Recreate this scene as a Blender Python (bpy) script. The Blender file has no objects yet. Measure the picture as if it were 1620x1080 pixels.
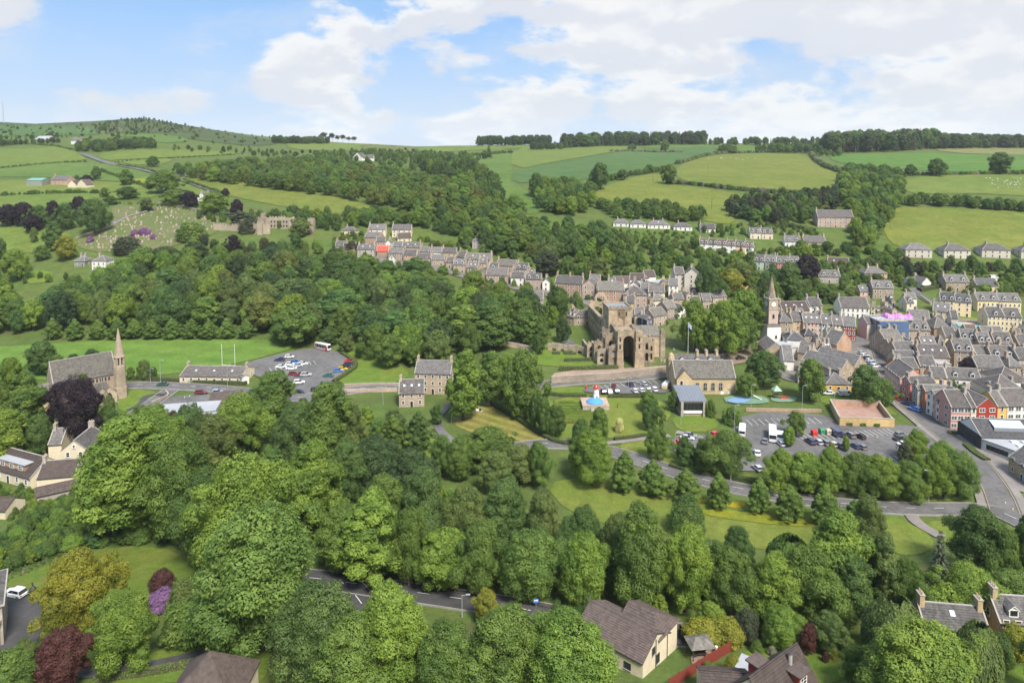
import bpy, bmesh, math, random
import numpy as np
from mathutils import Vector, Matrix
from mathutils.geometry import delaunay_2d_cdt
SC = bpy.context.scene
COL = SC.collection
R = math.radians
# ------------------------------------------------------------------ camera
F = 1080.0            # focal length in photograph pixels (24 mm on 36 mm, 1620 wide)
CX, HOR = 810.0, 250.0
CAMZ, PITCH = 88.0, R(4.0)
PY0 = HOR + F * math.tan(PITCH)
cam = bpy.data.cameras.new("camera")
cam.lens, cam.sensor_width = 24.0, 36.0
cam.shift_y = -(540.0 - PY0) / 1620.0
cam.clip_start, cam.clip_end = 0.5, 30000.0
camo = bpy.data.objects.new("camera", cam)
camo.location = (0, 0, CAMZ)
camo.rotation_euler = (math.pi / 2 - PITCH, 0, 0)
COL.objects.link(camo)
SC.camera = camo
# ------------------------------------------------------------------ light
SUN_EL, SUN_AZ = R(52), R(155)        # azimuth measured from +Y clockwise: behind the camera, to the right
SUN_STRENGTH, SUN_ANGLE = 3.1, R(16)
EXPOSURE = 1.1
CLOUD_OFFSET = (4.3, 1.2, 7.7)
sd = Vector((math.sin(SUN_AZ) * math.cos(SUN_EL), math.cos(SUN_AZ) * math.cos(SUN_EL), math.sin(SUN_EL)))
sun = bpy.data.lights.new("sun", "SUN")
sun.energy, sun.angle, sun.color = SUN_STRENGTH, SUN_ANGLE, (1.0, 0.955, 0.88)
suno = bpy.data.objects.new("sun", sun)
suno.rotation_euler = sd.to_track_quat('Z', 'Y').to_euler()
suno.location = (0, 0, 400)
COL.objects.link(suno)
W = bpy.data.worlds.new("World")
SC.world = W
W.use_nodes = True
SC.view_settings.view_transform = 'Standard'
SC.view_settings.look = 'None'
SC.view_settings.exposure = EXPOSURE
SC.view_settings.gamma = 1.0
SC.view_settings.use_curve_mapping = False
SC.cycles.use_denoising = True
SC.cycles.max_bounces = 6
SC.cycles.diffuse_bounces = 3
SC.cycles.glossy_bounces = 2
SC.cycles.transmission_bounces = 3
SC.cycles.transparent_max_bounces = 4
SC.cycles.volume_bounces = 1
SC.cycles.caustics_reflective = False
SC.cycles.caustics_refractive = False
def build_sky():
 nt = W.node_tree
 N, L = nt.nodes, nt.links
 N.clear()
 def nd(t, **kw):
  n = N.new(t)
  for k, v in kw.items():
   setattr(n, k, v)
  return n
 def mth(op, a, b=None, c=None, clamp=False):
  n = nd('ShaderNodeMath', operation=op, use_clamp=clamp)
  for i, v in enumerate((a, b, c)):
   if v is None:
    continue
   if isinstance(v, (int, float)):
    n.inputs[i].default_value = v
   else:
    L.new(v, n.inputs[i])
  return n.outputs[0]
 def mixc(f, a, b, mode='MIX'):
  n = nd('ShaderNodeMix', data_type='RGBA', blend_type=mode)
  for key, v in ((0, f), (6, a), (7, b)):
   if isinstance(v, (int, float)):
    n.inputs[key].default_value = v
   elif isinstance(v, tuple):
    n.inputs[key].default_value = v
   else:
    L.new(v, n.inputs[key])
  return n.outputs[2]
 out = nd('ShaderNodeOutputWorld')
 bg = nd('ShaderNodeBackground')
 bg.inputs[1].default_value = 0.08
 sky = nd('ShaderNodeTexSky', sky_type='NISHITA', sun_disc=False)
 sky.sun_elevation, sky.sun_rotation = SUN_EL, SUN_AZ
 sky.air_density, sky.dust_density, sky.ozone_density = 1.0, 0.6, 1.6
 tc = nd('ShaderNodeTexCoord')
 sep = nd('ShaderNodeSeparateXYZ')
 L.new(tc.outputs['Generated'], sep.inputs[0])
 x, y, z = sep.outputs
 zc = mth('MAXIMUM', z, 0.0)
 cu = nd('ShaderNodeCombineXYZ')
 L.new(x, cu.inputs[0]); L.new(y, cu.inputs[1])
 L.new(mth('MULTIPLY', mth('POWER', zc, 0.85), 1.9), cu.inputs[2])
 def noise(scale, detail, rough, off, dist=0.0):
  mp = nd('ShaderNodeMapping')
  mp.inputs['Location'].default_value = off
  L.new(cu.outputs[0], mp.inputs['Vector'])
  n = nd('ShaderNodeTexNoise')
  n.inputs['Scale'].default_value = scale
  n.inputs['Detail'].default_value = detail
  n.inputs['Roughness'].default_value = rough
  n.inputs['Distortion'].default_value = dist
  L.new(mp.outputs[0], n.inputs['Vector'])
  return n.outputs['Fac']
 def rng(v, a, b, lo=0.0, hi=1.0):
  r = nd('ShaderNodeMapRange', interpolation_type='SMOOTHSTEP')
  L.new(v, r.inputs['Value'])
  r.inputs['From Min'].default_value, r.inputs['From Max'].default_value = a, b
  r.inputs['To Min'].default_value, r.inputs['To Max'].default_value = lo, hi
  return r.outputs[0]
 O = CLOUD_OFFSET
 big = noise(4.6, 12, 0.57, O, 0.15)
 low = noise(4.6, 12, 0.57, (O[0], O[1], O[2] - 0.055), 0.15)      # the same cloud a little lower down: tells tops from bases
 wisp = noise(6.5, 8, 0.62, (O[0] + 9, O[1] + 2, O[2] + 5), 0.3)
 bias = mth('MULTIPLY', x, 0.12)                                   # cloudier towards one side of the sky
 dens = mth('ADD', mth('ADD', big, bias), mth('MULTIPLY', mth('SUBTRACT', wisp, 0.5), 0.24))
 cov = rng(dens, 0.450, 0.540)
 thin = mth('MULTIPLY', rng(wisp, 0.44, 0.70), 0.30)
 core = rng(dens, 0.53, 0.68)
 top = rng(mth('SUBTRACT', low, big), -0.06, 0.05)
 lit = mixc(top, (4.45, 4.58, 4.98, 1), (5.6, 5.57, 5.55, 1))
 cloud = mixc(mth('MULTIPLY', core, 0.45), lit, (4.75, 4.82, 5.1, 1))
 hz = mth('POWER', mth('SUBTRACT', 1.0, mth('MULTIPLY', zc, 3.6), clamp=True), 1.6)
 blue = mixc(0.75, sky.outputs[0], (1.3, 2.95, 5.7, 1))
 pale = mixc(mth('ADD', mth('MULTIPLY', hz, 0.78), thin, clamp=True), blue, (4.25, 4.6, 5.2, 1))
 col = mixc(mth('MULTIPLY', cov, 0.95), pale, cloud)
 L.new(col, bg.inputs[0])
 L.new(bg.outputs[0], out.inputs[0])
build_sky()
# ------------------------------------------------------------------ terrain
_YZ = np.array([(20, 29), (40, 24), (60, 19), (80, 14), (95, 10.8), (105, 9), (118, 7), (130, 5), (150, 2.3), (172, .6), (211, 0), (270, .3),
    (300, 1.6), (335, 4.2), (372, 8.8), (400, 13.9), (428, 20.2), (448, 25.5), (470, 31.2), (495, 37.4), (530, 43.8), (575, 50.7), (635, 58.6), (700, 65.3),
    (790, 73.4), (870, 80), (970, 88), (1100, 98.2), (1270, 111.5), (1500, 129.7)], float)
_CREST = np.array([(-2500, 230), (-600, 214), (-100, 197), (0, 194), (60, 197), (150, 193), (230, 188), (300, 200), (400, 214), (480, 222),
     (560, 227), (650, 232), (760, 231), (900, 229), (1000, 228), (1150, 227), (1300, 227), (1450, 224), (1620, 228),
     (1900, 226), (2400, 220), (4200, 232)], float)
_LY = np.log(_YZ[:, 0])
_ZY = _YZ[:, 1]
# smooth the profile a little by resampling
_lg = np.linspace(math.log(20), math.log(1500), 400)
_zz = np.interp(_lg, _LY, _ZY)
_k = np.exp(-np.linspace(-2, 2, 9) ** 2); _k /= _k.sum()
_zz = np.convolve(np.pad(_zz, 4, mode='reflect', reflect_type='odd'), _k, 'valid')
CREST_Y = 1500.0
def smooth01(t):
 t = np.clip(t, 0, 1)
 return t * t * (3 - 2 * t)
def vlevel(U, Y):
 """row of the ground in a level picture, for column U and distance Y"""
 U = np.asarray(U, float); Y = np.asarray(Y, float)
 zb = np.interp(np.log(np.minimum(Y, CREST_Y)), _lg, _zz)
 v = HOR + F * (CAMZ - zb) / np.minimum(Y, CREST_Y)
 off = np.interp(U, _CREST[:, 0], _CREST[:, 1]) - 220.0
 w = smooth01((np.log(np.maximum(Y, 1)) - math.log(560)) / (math.log(1500) - math.log(560)))
 v = v + off * w
 far = np.clip((Y - CREST_Y) / 1100.0, 0, None)
 return v + np.where(Y > CREST_Y, 26 * (1 - np.exp(-far * 3)), 0)
def height(X, Y):
 Y = np.maximum(np.asarray(Y, float), 5.0)
 X = np.asarray(X, float)
 Yc = np.maximum(Y, 22.0)
 U = CX + F * X / Yc
 return CAMZ - (vlevel(U, Yc) - HOR) * Yc / F
_cp, _sp = math.cos(PITCH), math.sin(PITCH)
def level_uv(px, py):
 px = np.asarray(px, float); py = np.asarray(py, float)
 dx = px - CX
 up = -(py - PY0)
 dy = F * _cp + up * _sp
 dz = -F * _sp + up * _cp
 return CX + F * dx / dy, HOR - F * dz / dy
def gpn(px, py, h=0.0):
 """ground points (X,Y,Z arrays) whose point h metres up shows at the photo pixel"""
 U, V = level_uv(px, py)
 lo = np.full(np.shape(U), math.log(22.0)); hi = np.full(np.shape(U), math.log(CREST_Y * 0.999))
 for _ in range(46):
  mid = (lo + hi) / 2
  Ym = np.exp(mid)
  vv = vlevel(U, Ym) - F * h / Ym
  up = vv > V
  lo = np.where(up, mid, lo); hi = np.where(up, hi, mid)
 Y = np.exp((lo + hi) / 2)
 X = (U - CX) / F * Y
 return X, Y, height(X, Y)
def gp(px, py, h=0.0):
 X, Y, Z = gpn(np.array([px]), np.array([py]), h)
 return Vector((float(X[0]), float(Y[0]), float(Z[0])))
def project(p):
 """world point -> photo pixel"""
 d = (p[0], p[1], p[2] - CAMZ)
 zc = d[1] * _cp - d[2] * _sp
 yc = d[1] * _sp + d[2] * _cp
 return CX + F * d[0] / zc, PY0 - F * yc / zc
# ------------------------------------------------------------------ object helpers
ROOTS = []
def tag(o, label=None, cat=None, group=None, kind=None):
 if label: o['label'] = label
 if cat: o['category'] = cat
 if group: o['group'] = group
 if kind: o['kind'] = kind
 return o
def mobj(name, me, parent=None, loc=None, rz=None):
 o = bpy.data.objects.new(name, me)
 COL.objects.link(o)
 if parent is not None:
  o.parent = parent
 if loc is not None:
  o.location = loc
 if rz is not None:
  o.rotation_euler = (0, 0, rz)
 return o
def empty(name, loc, rz=0.0, label=None, cat=None, group=None):
 o = bpy.data.objects.new(name, None)
 o.empty_display_size = 0.5
 COL.objects.link(o)
 o.location = loc
 o.rotation_euler = (0, 0, rz)
 return tag(o, label, cat, group)
class MB:
 """collects polygons with material slots, builds one mesh"""
 def __init__(s):
  s.v, s.f, s.m = [], [], []
  s.mats = []
 def slot(s, mat):
  if mat not in s.mats:
   s.mats.append(mat)
  return s.mats.index(mat)
 def poly(s, pts, mat):
  n = len(s.v)
  s.v.extend([tuple(p) for p in pts])
  s.f.append(tuple(range(n, n + len(pts))))
  s.m.append(s.slot(mat))
 def box(s, x0, x1, y0, y1, z0, z1, mat, M=None):
  n = len(s.v)
  c = [(x0, y0, z0), (x1, y0, z0), (x1, y1, z0), (x0, y1, z0), (x0, y0, z1), (x1, y0, z1), (x1, y1, z1), (x0, y1, z1)]
  if M is not None:
   c = [tuple(M @ Vector(p)) for p in c]
  s.v.extend(c)
  k = s.slot(mat)
  for q in ((0, 3, 2, 1), (4, 5, 6, 7), (0, 1, 5, 4), (1, 2, 6, 5), (2, 3, 7, 6), (3, 0, 4, 7)):
   s.f.append(tuple(n + i for i in q)); s.m.append(k)
 def prism(s, outline, z0, z1, mat, top=None):
  """vertical prism over a CCW outline of (x,y)"""
  n = len(s.v); k = s.slot(mat); m = len(outline)
  s.v.extend([(x, y, z0) for x, y in outline]); s.v.extend([(x, y, z1) for x, y in outline])
  for i in range(m):
   j = (i + 1) % m
   s.f.append((n + i, n + j, n + m + j, n + m + i)); s.m.append(k)
  s.f.append(tuple(n + m + i for i in range(m))); s.m.append(s.slot(top) if top else k)
  s.f.append(tuple(n + i for i in reversed(range(m)))); s.m.append(k)
 def extrude_xz(s, outline, y0, y1, mat):
  """outline of (x,z), extruded along y"""
  n = len(s.v); k = s.slot(mat); m = len(outline)
  s.v.extend([(x, y0, z) for x, z in outline]); s.v.extend([(x, y1, z) for x, z in outline])
  for i in range(m):
   j = (i + 1) % m
   s.f.append((n + i, n + j, n + m + j, n + m + i)); s.m.append(k)
  s.f.append(tuple(n + m + i for i in reversed(range(m)))); s.m.append(k)
  s.f.append(tuple(n + i for i in range(m))); s.m.append(k)
 def frustum(s, p0, p1, r0, r1, mat, n=8, caps=True, rot=0.0):
  p0, p1 = Vector(p0), Vector(p1)
  d = (p1 - p0).normalized()
  a = d.orthogonal().normalized() if abs(d.z) < 0.99 else Vector((1, 0, 0))
  b = d.cross(a)
  base = len(s.v); k = s.slot(mat)
  for p, r in ((p0, r0), (p1, r1)):
   for i in range(n):
    t = 2 * math.pi * i / n + rot
    s.v.append(tuple(p + a * (r * math.cos(t)) + b * (r * math.sin(t))))
  for i in range(n):
   j = (i + 1) % n
   s.f.append((base + i, base + j, base + n + j, base + n + i)); s.m.append(k)
  if caps:
   s.f.append(tuple(base + n + i for i in range(n))); s.m.append(k)
   s.f.append(tuple(base + i for i in reversed(range(n)))); s.m.append(k)
 def lathe(s, prof, mat, n=16, center=(0, 0)):
  base = len(s.v); k = s.slot(mat)
  for r, z in prof:
   for i in range(n):
    t = 2 * math.pi * i / n
    s.v.append((center[0] + r * math.cos(t), center[1] + r * math.sin(t), z))
  for a in range(len(prof) - 1):
   for i in range(n):
    j = (i + 1) % n
    s.f.append((base + a * n + i, base + a * n + j, base + (a + 1) * n + j, base + (a + 1) * n + i)); s.m.append(k)
  s.f.append(tuple(base + i for i in reversed(range(n)))); s.m.append(k)
  s.f.append(tuple(base + (len(prof) - 1) * n + i for i in range(n))); s.m.append(k)
 def mesh(s, name, smooth=False):
  me = bpy.data.meshes.new(name)
  me.from_pydata(s.v, [], s.f)
  for m in s.mats:
   me.materials.append(m)
  me.polygons.foreach_set('material_index', s.m)
  if smooth:
   me.polygons.foreach_set('use_smooth', [True] * len(s.f))
  me.update()
  return me
 def build(s, name, parent=None, loc=None, rz=None, smooth=False):
  return mobj(name, s.mesh(name, smooth), parent, loc, rz)
# ------------------------------------------------------------------ materials
MATS = {}
def _mat(name):
 m = bpy.data.materials.new(name)
 m.use_nodes = True
 nt = m.node_tree
 return m, nt, nt.nodes, nt.links, nt.nodes['Principled BSDF']
def plain(name, col, rough=0.6, metal=0.0, spec=0.3, var=0.0, scale=2.0, bump=0.0, coord='Object', dark=None, emit=None, rnd=0.0, coat=0.0):
 """principled colour with two-scale noise mottling, per-object brightness and fine relief"""
 if name in MATS:
  return MATS[name]
 m, nt, N, L, b = _mat(name)
 b.inputs['Roughness'].default_value = rough
 b.inputs['Metallic'].default_value = metal
 b.inputs['Specular IOR Level'].default_value = spec
 if coat:
  b.inputs['Coat Weight'].default_value = coat
 c4 = (*col, 1)
 b.inputs['Base Color'].default_value = c4
 if var or bump or rnd:
  tc = N.new('ShaderNodeTexCoord')
  src = tc.outputs[coord] if coord in ('Object', 'Generated') else N.new('ShaderNodeNewGeometry').outputs['Position']
  n1 = N.new('ShaderNodeTexNoise'); n1.inputs['Scale'].default_value = scale; n1.inputs['Detail'].default_value = 6
  n1.inputs['Roughness'].default_value = 0.65
  n2 = N.new('ShaderNodeTexNoise'); n2.inputs['Scale'].default_value = scale * 0.13; n2.inputs['Detail'].default_value = 4
  L.new(src, n1.inputs['Vector']); L.new(src, n2.inputs['Vector'])
  ad = N.new('ShaderNodeMath'); ad.operation = 'ADD'
  L.new(n1.outputs['Fac'], ad.inputs[0]); L.new(n2.outputs['Fac'], ad.inputs[1])
  mr = N.new('ShaderNodeMapRange')
  mr.inputs['From Min'].default_value = 0.72; mr.inputs['From Max'].default_value = 1.28
  L.new(ad.outputs[0], mr.inputs['Value'])
  mx = N.new('ShaderNodeMix'); mx.data_type = 'RGBA'
  d = dark if dark else tuple(c * (1 - var) for c in col)
  e = tuple(min(1, c * (1 + var * 0.8)) for c in col)
  mx.inputs[6].default_value = (*d, 1); mx.inputs[7].default_value = (*e, 1)
  L.new(mr.outputs[0], mx.inputs[0])
  last = mx.outputs[2]
  if rnd:
   oi = N.new('ShaderNodeObjectInfo')
   r2 = N.new('ShaderNodeMapRange'); r2.inputs['To Min'].default_value = 1 - rnd; r2.inputs['To Max'].default_value = 1 + rnd
   L.new(oi.outputs['Random'], r2.inputs['Value'])
   hs = N.new('ShaderNodeHueSaturation')
   L.new(r2.outputs[0], hs.inputs['Value']); L.new(last, hs.inputs['Color'])
   last = hs.outputs[0]
  L.new(last, b.inputs['Base Color'])
  if bump:
   bp = N.new('ShaderNodeBump'); bp.inputs['Strength'].default_value = bump; bp.inputs['Distance'].default_value = 0.1
   L.new(n1.outputs['Fac'], bp.inputs['Height']); L.new(bp.outputs[0], b.inputs['Normal'])
 if emit:
  b.inputs['Emission Color'].default_value = c4
  b.inputs['Emission Strength'].default_value = emit
 MATS[name] = m
 return m
def slate(name, col, course=0.30, var=0.3, lichen=None):
 """roof: horizontal courses by height, per-slate tone, large lichen patches"""
 if name in MATS:
  return MATS[name]
 m, nt, N, L, b = _mat(name)
 b.inputs['Roughness'].default_value = 0.75
 b.inputs['Specular IOR Level'].default_value = 0.2
 tc = N.new('ShaderNodeTexCoord')
 mp = N.new('ShaderNodeMapping'); mp.inputs['Scale'].default_value = (2.2, 2.2, 1 / course * 0.5)
 L.new(tc.outputs['Object'], mp.inputs[0])
 vo = N.new('ShaderNodeTexVoronoi'); vo.inputs['Scale'].default_value = 1.0; vo.inputs['Randomness'].default_value = 0.7
 L.new(mp.outputs[0], vo.inputs['Vector'])
 n2 = N.new('ShaderNodeTexNoise'); n2.inputs['Scale'].default_value = 0.5; n2.inputs['Detail'].default_value = 6; n2.inputs['Roughness'].default_value = 0.7
 L.new(tc.outputs['Object'], n2.inputs['Vector'])
 sx = N.new('ShaderNodeSeparateColor'); L.new(vo.outputs['Color'], sx.inputs[0])
 mx = N.new('ShaderNodeMix'); mx.data_type = 'RGBA'
 mx.inputs[6].default_value = (*[c * (1 - var) for c in col], 1); mx.inputs[7].default_value = (*[min(1, c * (1 + var)) for c in col], 1)
 L.new(sx.outputs[0], mx.inputs[0])
 m2 = N.new('ShaderNodeMix'); m2.data_type = 'RGBA'
 mr = N.new('ShaderNodeMapRange'); mr.inputs['From Min'].default_value = 0.48; mr.inputs['From Max'].default_value = 0.72
 mr.inputs['To Max'].default_value = 0.55
 L.new(n2.outputs['Fac'], mr.inputs['Value']); L.new(mr.outputs[0], m2.inputs[0])
 L.new(mx.outputs[2], m2.inputs[6]); m2.inputs[7].default_value = (*(lichen or tuple(c * 1.55 for c in col)), 1)
 oi = N.new('ShaderNodeObjectInfo')
 r2 = N.new('ShaderNodeMapRange'); r2.inputs['To Min'].default_value = 0.72; r2.inputs['To Max'].default_value = 1.25
 L.new(oi.outputs['Random'], r2.inputs['Value'])
 hs = N.new('ShaderNodeHueSaturation'); L.new(r2.outputs[0], hs.inputs['Value']); L.new(m2.outputs[2], hs.inputs['Color'])
 L.new(hs.outputs[0], b.inputs['Base Color'])
 sp = N.new('ShaderNodeSeparateXYZ'); L.new(tc.outputs['Object'], sp.inputs[0])
 sw = N.new('ShaderNodeMath'); sw.operation = 'FRACT'
 dv = N.new('ShaderNodeMath'); dv.operation = 'DIVIDE'; dv.inputs[1].default_value = course * 0.6
 L.new(sp.outputs[2], dv.inputs[0]); L.new(dv.outputs[0], sw.inputs[0])
 bp = N.new('ShaderNodeBump'); bp.inputs['Strength'].default_value = 0.5; bp.inputs['Distance'].default_value = 0.04
 L.new(sw.outputs[0], bp.inputs['Height']); L.new(bp.outputs[0], b.inputs['Normal'])
 MATS[name] = m
 return m
def grass(name, c1, c2, patch=0.05, fine=1.6, stripes=0.0, sdir=(1, 0), swidth=2.0, third=None, rough=0.9):
 """turf: fine blade grain, patches, optional mowing stripes and wild-flower patches"""
 if name in MATS:
  return MATS[name]
 m, nt, N, L, b = _mat(name)
 b.inputs['Roughness'].default_value = rough
 b.inputs['Specular IOR Level'].default_value = 0.12
 g = N.new('ShaderNodeNewGeometry')
 def noise(s, d, r=0.6):
  n = N.new('ShaderNodeTexNoise'); n.inputs['Scale'].default_value = s; n.inputs['Detail'].default_value = d; n.inputs['Roughness'].default_value = r
  L.new(g.outputs['Position'], n.inputs['Vector']); return n.outputs['Fac']
 def rng(v, a, c, lo=0.0, hi=1.0):
  r = N.new('ShaderNodeMapRange'); r.inputs['From Min'].default_value = a; r.inputs['From Max'].default_value = c
  r.inputs['To Min'].default_value = lo; r.inputs['To Max'].default_value = hi
  L.new(v, r.inputs['Value']); return r.outputs[0]
 def mix(f, a, c, mode='MIX'):
  x = N.new('ShaderNodeMix'); x.data_type = 'RGBA'; x.blend_type = mode
  if isinstance(f, float): x.inputs[0].default_value = f
  else: L.new(f, x.inputs[0])
  for k, v in ((6, a), (7, c)):
   if isinstance(v, tuple): x.inputs[k].default_value = (*v, 1)
   else: L.new(v, x.inputs[k])
  return x.outputs[2]
 col = mix(rng(noise(patch, 5, 0.62), 0.36, 0.64), c1, c2)
 f = noise(fine, 5, 0.75)
 hs = N.new('ShaderNodeHueSaturation')
 L.new(rng(f, 0.25, 0.75, 0.72, 1.28), hs.inputs['Value']); L.new(col, hs.inputs['Color'])
 col = hs.outputs[0]
 if stripes:
  sp = N.new('ShaderNodeVectorMath'); sp.operation = 'DOT_PRODUCT'
  l = math.hypot(*sdir)
  sp.inputs[1].default_value = (sdir[0] / l / swidth, sdir[1] / l / swidth, 0)
  L.new(g.outputs['Position'], sp.inputs[0])
  sn = N.new('ShaderNodeMath'); sn.operation = 'SINE'
  mu = N.new('ShaderNodeMath'); mu.operation = 'MULTIPLY'; mu.inputs[1].default_value = math.pi
  L.new(sp.outputs['Value'], mu.inputs[0]); L.new(mu.outputs[0], sn.inputs[0])
  h2 = N.new('ShaderNodeHueSaturation')
  L.new(rng(sn.outputs[0], -0.5, 0.5, 1 - stripes, 1 + stripes), h2.inputs['Value']); L.new(col, h2.inputs['Color'])
  col = h2.outputs[0]
 h3 = N.new('ShaderNodeHueSaturation')
 L.new(rng(noise(patch * 6.0, 7, 0.7), 0.3, 0.7, 0.80, 1.20), h3.inputs['Value']); L.new(rng(noise(patch * 2.2, 5, 0.65), 0.3, 0.7, 0.488, 0.512), h3.inputs['Hue'])
 L.new(col, h3.inputs['Color']); col = h3.outputs[0]
 if third:
  col = mix(rng(noise(patch * 3.1, 6, 0.7), 0.54, 0.68), col, third)
 L.new(col, b.inputs['Base Color'])
 bp = N.new('ShaderNodeBump'); bp.inputs['Strength'].default_value = 0.6; bp.inputs['Distance'].default_value = 0.15
 L.new(f, bp.inputs['Height']); L.new(bp.outputs[0], b.inputs['Normal'])
 MATS[name] = m
 return m
def leafmat(name, trans=0.3):
 """foliage: colour from the tree's own 'tint', varied leaf by leaf"""
 if name in MATS:
  return MATS[name]
 m, nt, N, L, b = _mat(name)
 at = N.new('ShaderNodeAttribute'); at.attribute_type = 'INSTANCER'; at.attribute_name = 'tint'
 av = N.new('ShaderNodeAttribute'); av.attribute_type = 'GEOMETRY'; av.attribute_name = 'v'
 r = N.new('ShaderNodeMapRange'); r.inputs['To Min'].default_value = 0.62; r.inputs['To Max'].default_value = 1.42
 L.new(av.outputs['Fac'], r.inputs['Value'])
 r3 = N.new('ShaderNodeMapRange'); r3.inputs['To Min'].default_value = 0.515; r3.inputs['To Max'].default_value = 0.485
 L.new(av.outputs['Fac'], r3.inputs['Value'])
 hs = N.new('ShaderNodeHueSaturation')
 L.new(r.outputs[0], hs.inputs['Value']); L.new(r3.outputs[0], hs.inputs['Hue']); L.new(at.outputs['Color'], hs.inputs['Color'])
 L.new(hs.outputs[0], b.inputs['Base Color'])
 b.inputs['Roughness'].default_value = 0.55
 b.inputs['Specular IOR Level'].default_value = 0.25
 tr = N.new('ShaderNodeBsdfTranslucent')
 h2 = N.new('ShaderNodeHueSaturation'); h2.inputs['Value'].default_value = 1.5; h2.inputs['Hue'].default_value = 0.485
 L.new(hs.outputs[0], h2.inputs['Color']); L.new(h2.outputs[0], tr.inputs[0])
 ms = N.new('ShaderNodeMixShader'); ms.inputs[0].default_value = trans
 L.new(b.outputs[0], ms.inputs[1]); L.new(tr.outputs[0], ms.inputs[2])
 L.new(ms.outputs[0], nt.nodes['Material Output'].inputs[0])
 MATS[name] = m
 return m
# ------------------------------------------------------------------ ground sheets
def build_terrain():
 us = np.concatenate([np.linspace(-2400, -140, 24), np.linspace(-100, 1720, 131), np.linspace(1760, 4000, 24)])
 ys = np.concatenate([np.exp(np.linspace(math.log(24), math.log(1500), 320)), 1500 * np.exp(np.linspace(0.02, 1.3, 22))])
 U, Yg = np.meshgrid(us, ys)
 X = (U - CX) / F * Yg
 Z = height(X, Yg)
 n, m = Yg.shape
 v = np.stack([X.ravel(), Yg.ravel(), Z.ravel()], 1)
 i = np.arange(n - 1)[:, None] * m + np.arange(m - 1)[None, :]
 q = np.stack([i, i + 1, i + m + 1, i + m], -1).reshape(-1, 4)
 me = bpy.data.meshes.new('ground')
 me.from_pydata(v.tolist(), [], q.tolist())
 me.polygons.foreach_set('use_smooth', [True] * len(q))
 me.materials.append(grass('rough_ground', (0.078, 0.120, 0.028), (0.100, 0.130, 0.034), 0.03, 1.1, third=(0.088, 0.092, 0.036)))
 o = mobj('ground', me)
 tag(o, kind='structure')
build_terrain()
def _inpoly(px, py, poly):
 x, y = np.asarray(px), np.asarray(py)
 ins = np.zeros(x.shape, bool)
 n = len(poly)
 for i in range(n):
  x0, y0 = poly[i]; x1, y1 = poly[(i + 1) % n]
  c = ((y0 > y) != (y1 > y)) & (x < (x1 - x0) * (y - y0) / (y1 - y0 + 1e-12) + x0)
  ins ^= c
 return ins
def rounded(poly, it=2):
 for _ in range(it):
  q = []
  for i in range(len(poly)):
   a, b = poly[i], poly[(i + 1) % len(poly)]
   q.append((a[0] * .75 + b[0] * .25, a[1] * .75 + b[1] * .25)); q.append((a[0] * .25 + b[0] * .75, a[1] * .25 + b[1] * .75))
  poly = q
 return poly
def sheet(name, poly, mat, layer=1, parent=None, soft=0, kind='structure', label=None, lift=0.0):
 """a ground sheet over the area the photo shows inside poly, laid on the terrain"""
 if soft:
  poly = rounded(poly, soft)
 xs = [p[0] for p in poly]; ys = [p[1] for p in poly]
 w, h = max(xs) - min(xs), max(ys) - min(ys)
 sx, sy = max(6.0, w / 26), max(2.2, h / 18)
 pts = []
 for i in range(len(poly)):
  a, b = poly[i], poly[(i + 1) % len(poly)]
  k = max(1, int(max(abs(b[0] - a[0]) / sx, abs(b[1] - a[1]) / sy)))
  for t in range(k):
   pts.append((a[0] + (b[0] - a[0]) * t / k, a[1] + (b[1] - a[1]) * t / k))
 nb = len(pts)
 gx, gy = np.meshgrid(np.arange(min(xs) + sx / 2, max(xs), sx), np.arange(min(ys) + sy / 2, max(ys), sy))
 gx = gx + (np.arange(gx.shape[0]) % 2)[:, None] * sx * 0.5
 ok = _inpoly(gx.ravel(), gy.ravel(), poly)
 pts += list(zip(gx.ravel()[ok].tolist(), gy.ravel()[ok].tolist()))
 vs, es, fs, *_ = delaunay_2d_cdt([Vector(p) for p in pts], [], [list(range(nb))], 1, 1e-4)
 a = np.array([(p[0], p[1]) for p in vs])
 X, Y, Z = gpn(a[:, 0], a[:, 1])
 Z = Z + layer * (0.03 + 0.0006 * Y) + lift
 me = bpy.data.meshes.new(name)
 ff = []
 for f in fs:
  f = list(f)
  p = [(X[i], Y[i]) for i in f]
  ar = sum(p[i][0] * p[(i + 1) % len(p)][1] - p[(i + 1) % len(p)][0] * p[i][1] for i in range(len(p)))
  ff.append(f if ar > 0 else f[::-1])
 me.from_pydata(np.stack([X, Y, Z], 1).tolist(), [], ff)
 me.polygons.foreach_set('use_smooth', [True] * len(ff))
 me.materials.append(mat)
 o = mobj(name, me, parent)
 if parent is None:
  tag(o, label, kind=kind)
 return o
def resample(pts, step):
 out = [Vector(pts[0])]
 for a, b in zip(pts[:-1], pts[1:]):
  a, b = Vector(a), Vector(b)
  k = max(1, int((b - a).length / step))
  for i in range(1, k + 1):
   out.append(a.lerp(b, i / k))
 return out
def smooth_path(pts, it=3):
 for _ in range(it):
  q = [pts[0]]
  for a, b in zip(pts[:-1], pts[1:]):
   q.append(a.lerp(b, .25)); q.append(a.lerp(b, .75))
  q.append(pts[-1]); pts = q
 return pts
def wpath(pix, step=3.0, it=2, h=0.0):
 p = [gp(x, y, h) for x, y in pix]
 p = [Vector((a.x, a.y, 0)) for a in p]
 return resample(smooth_path(p, it), step)
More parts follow.
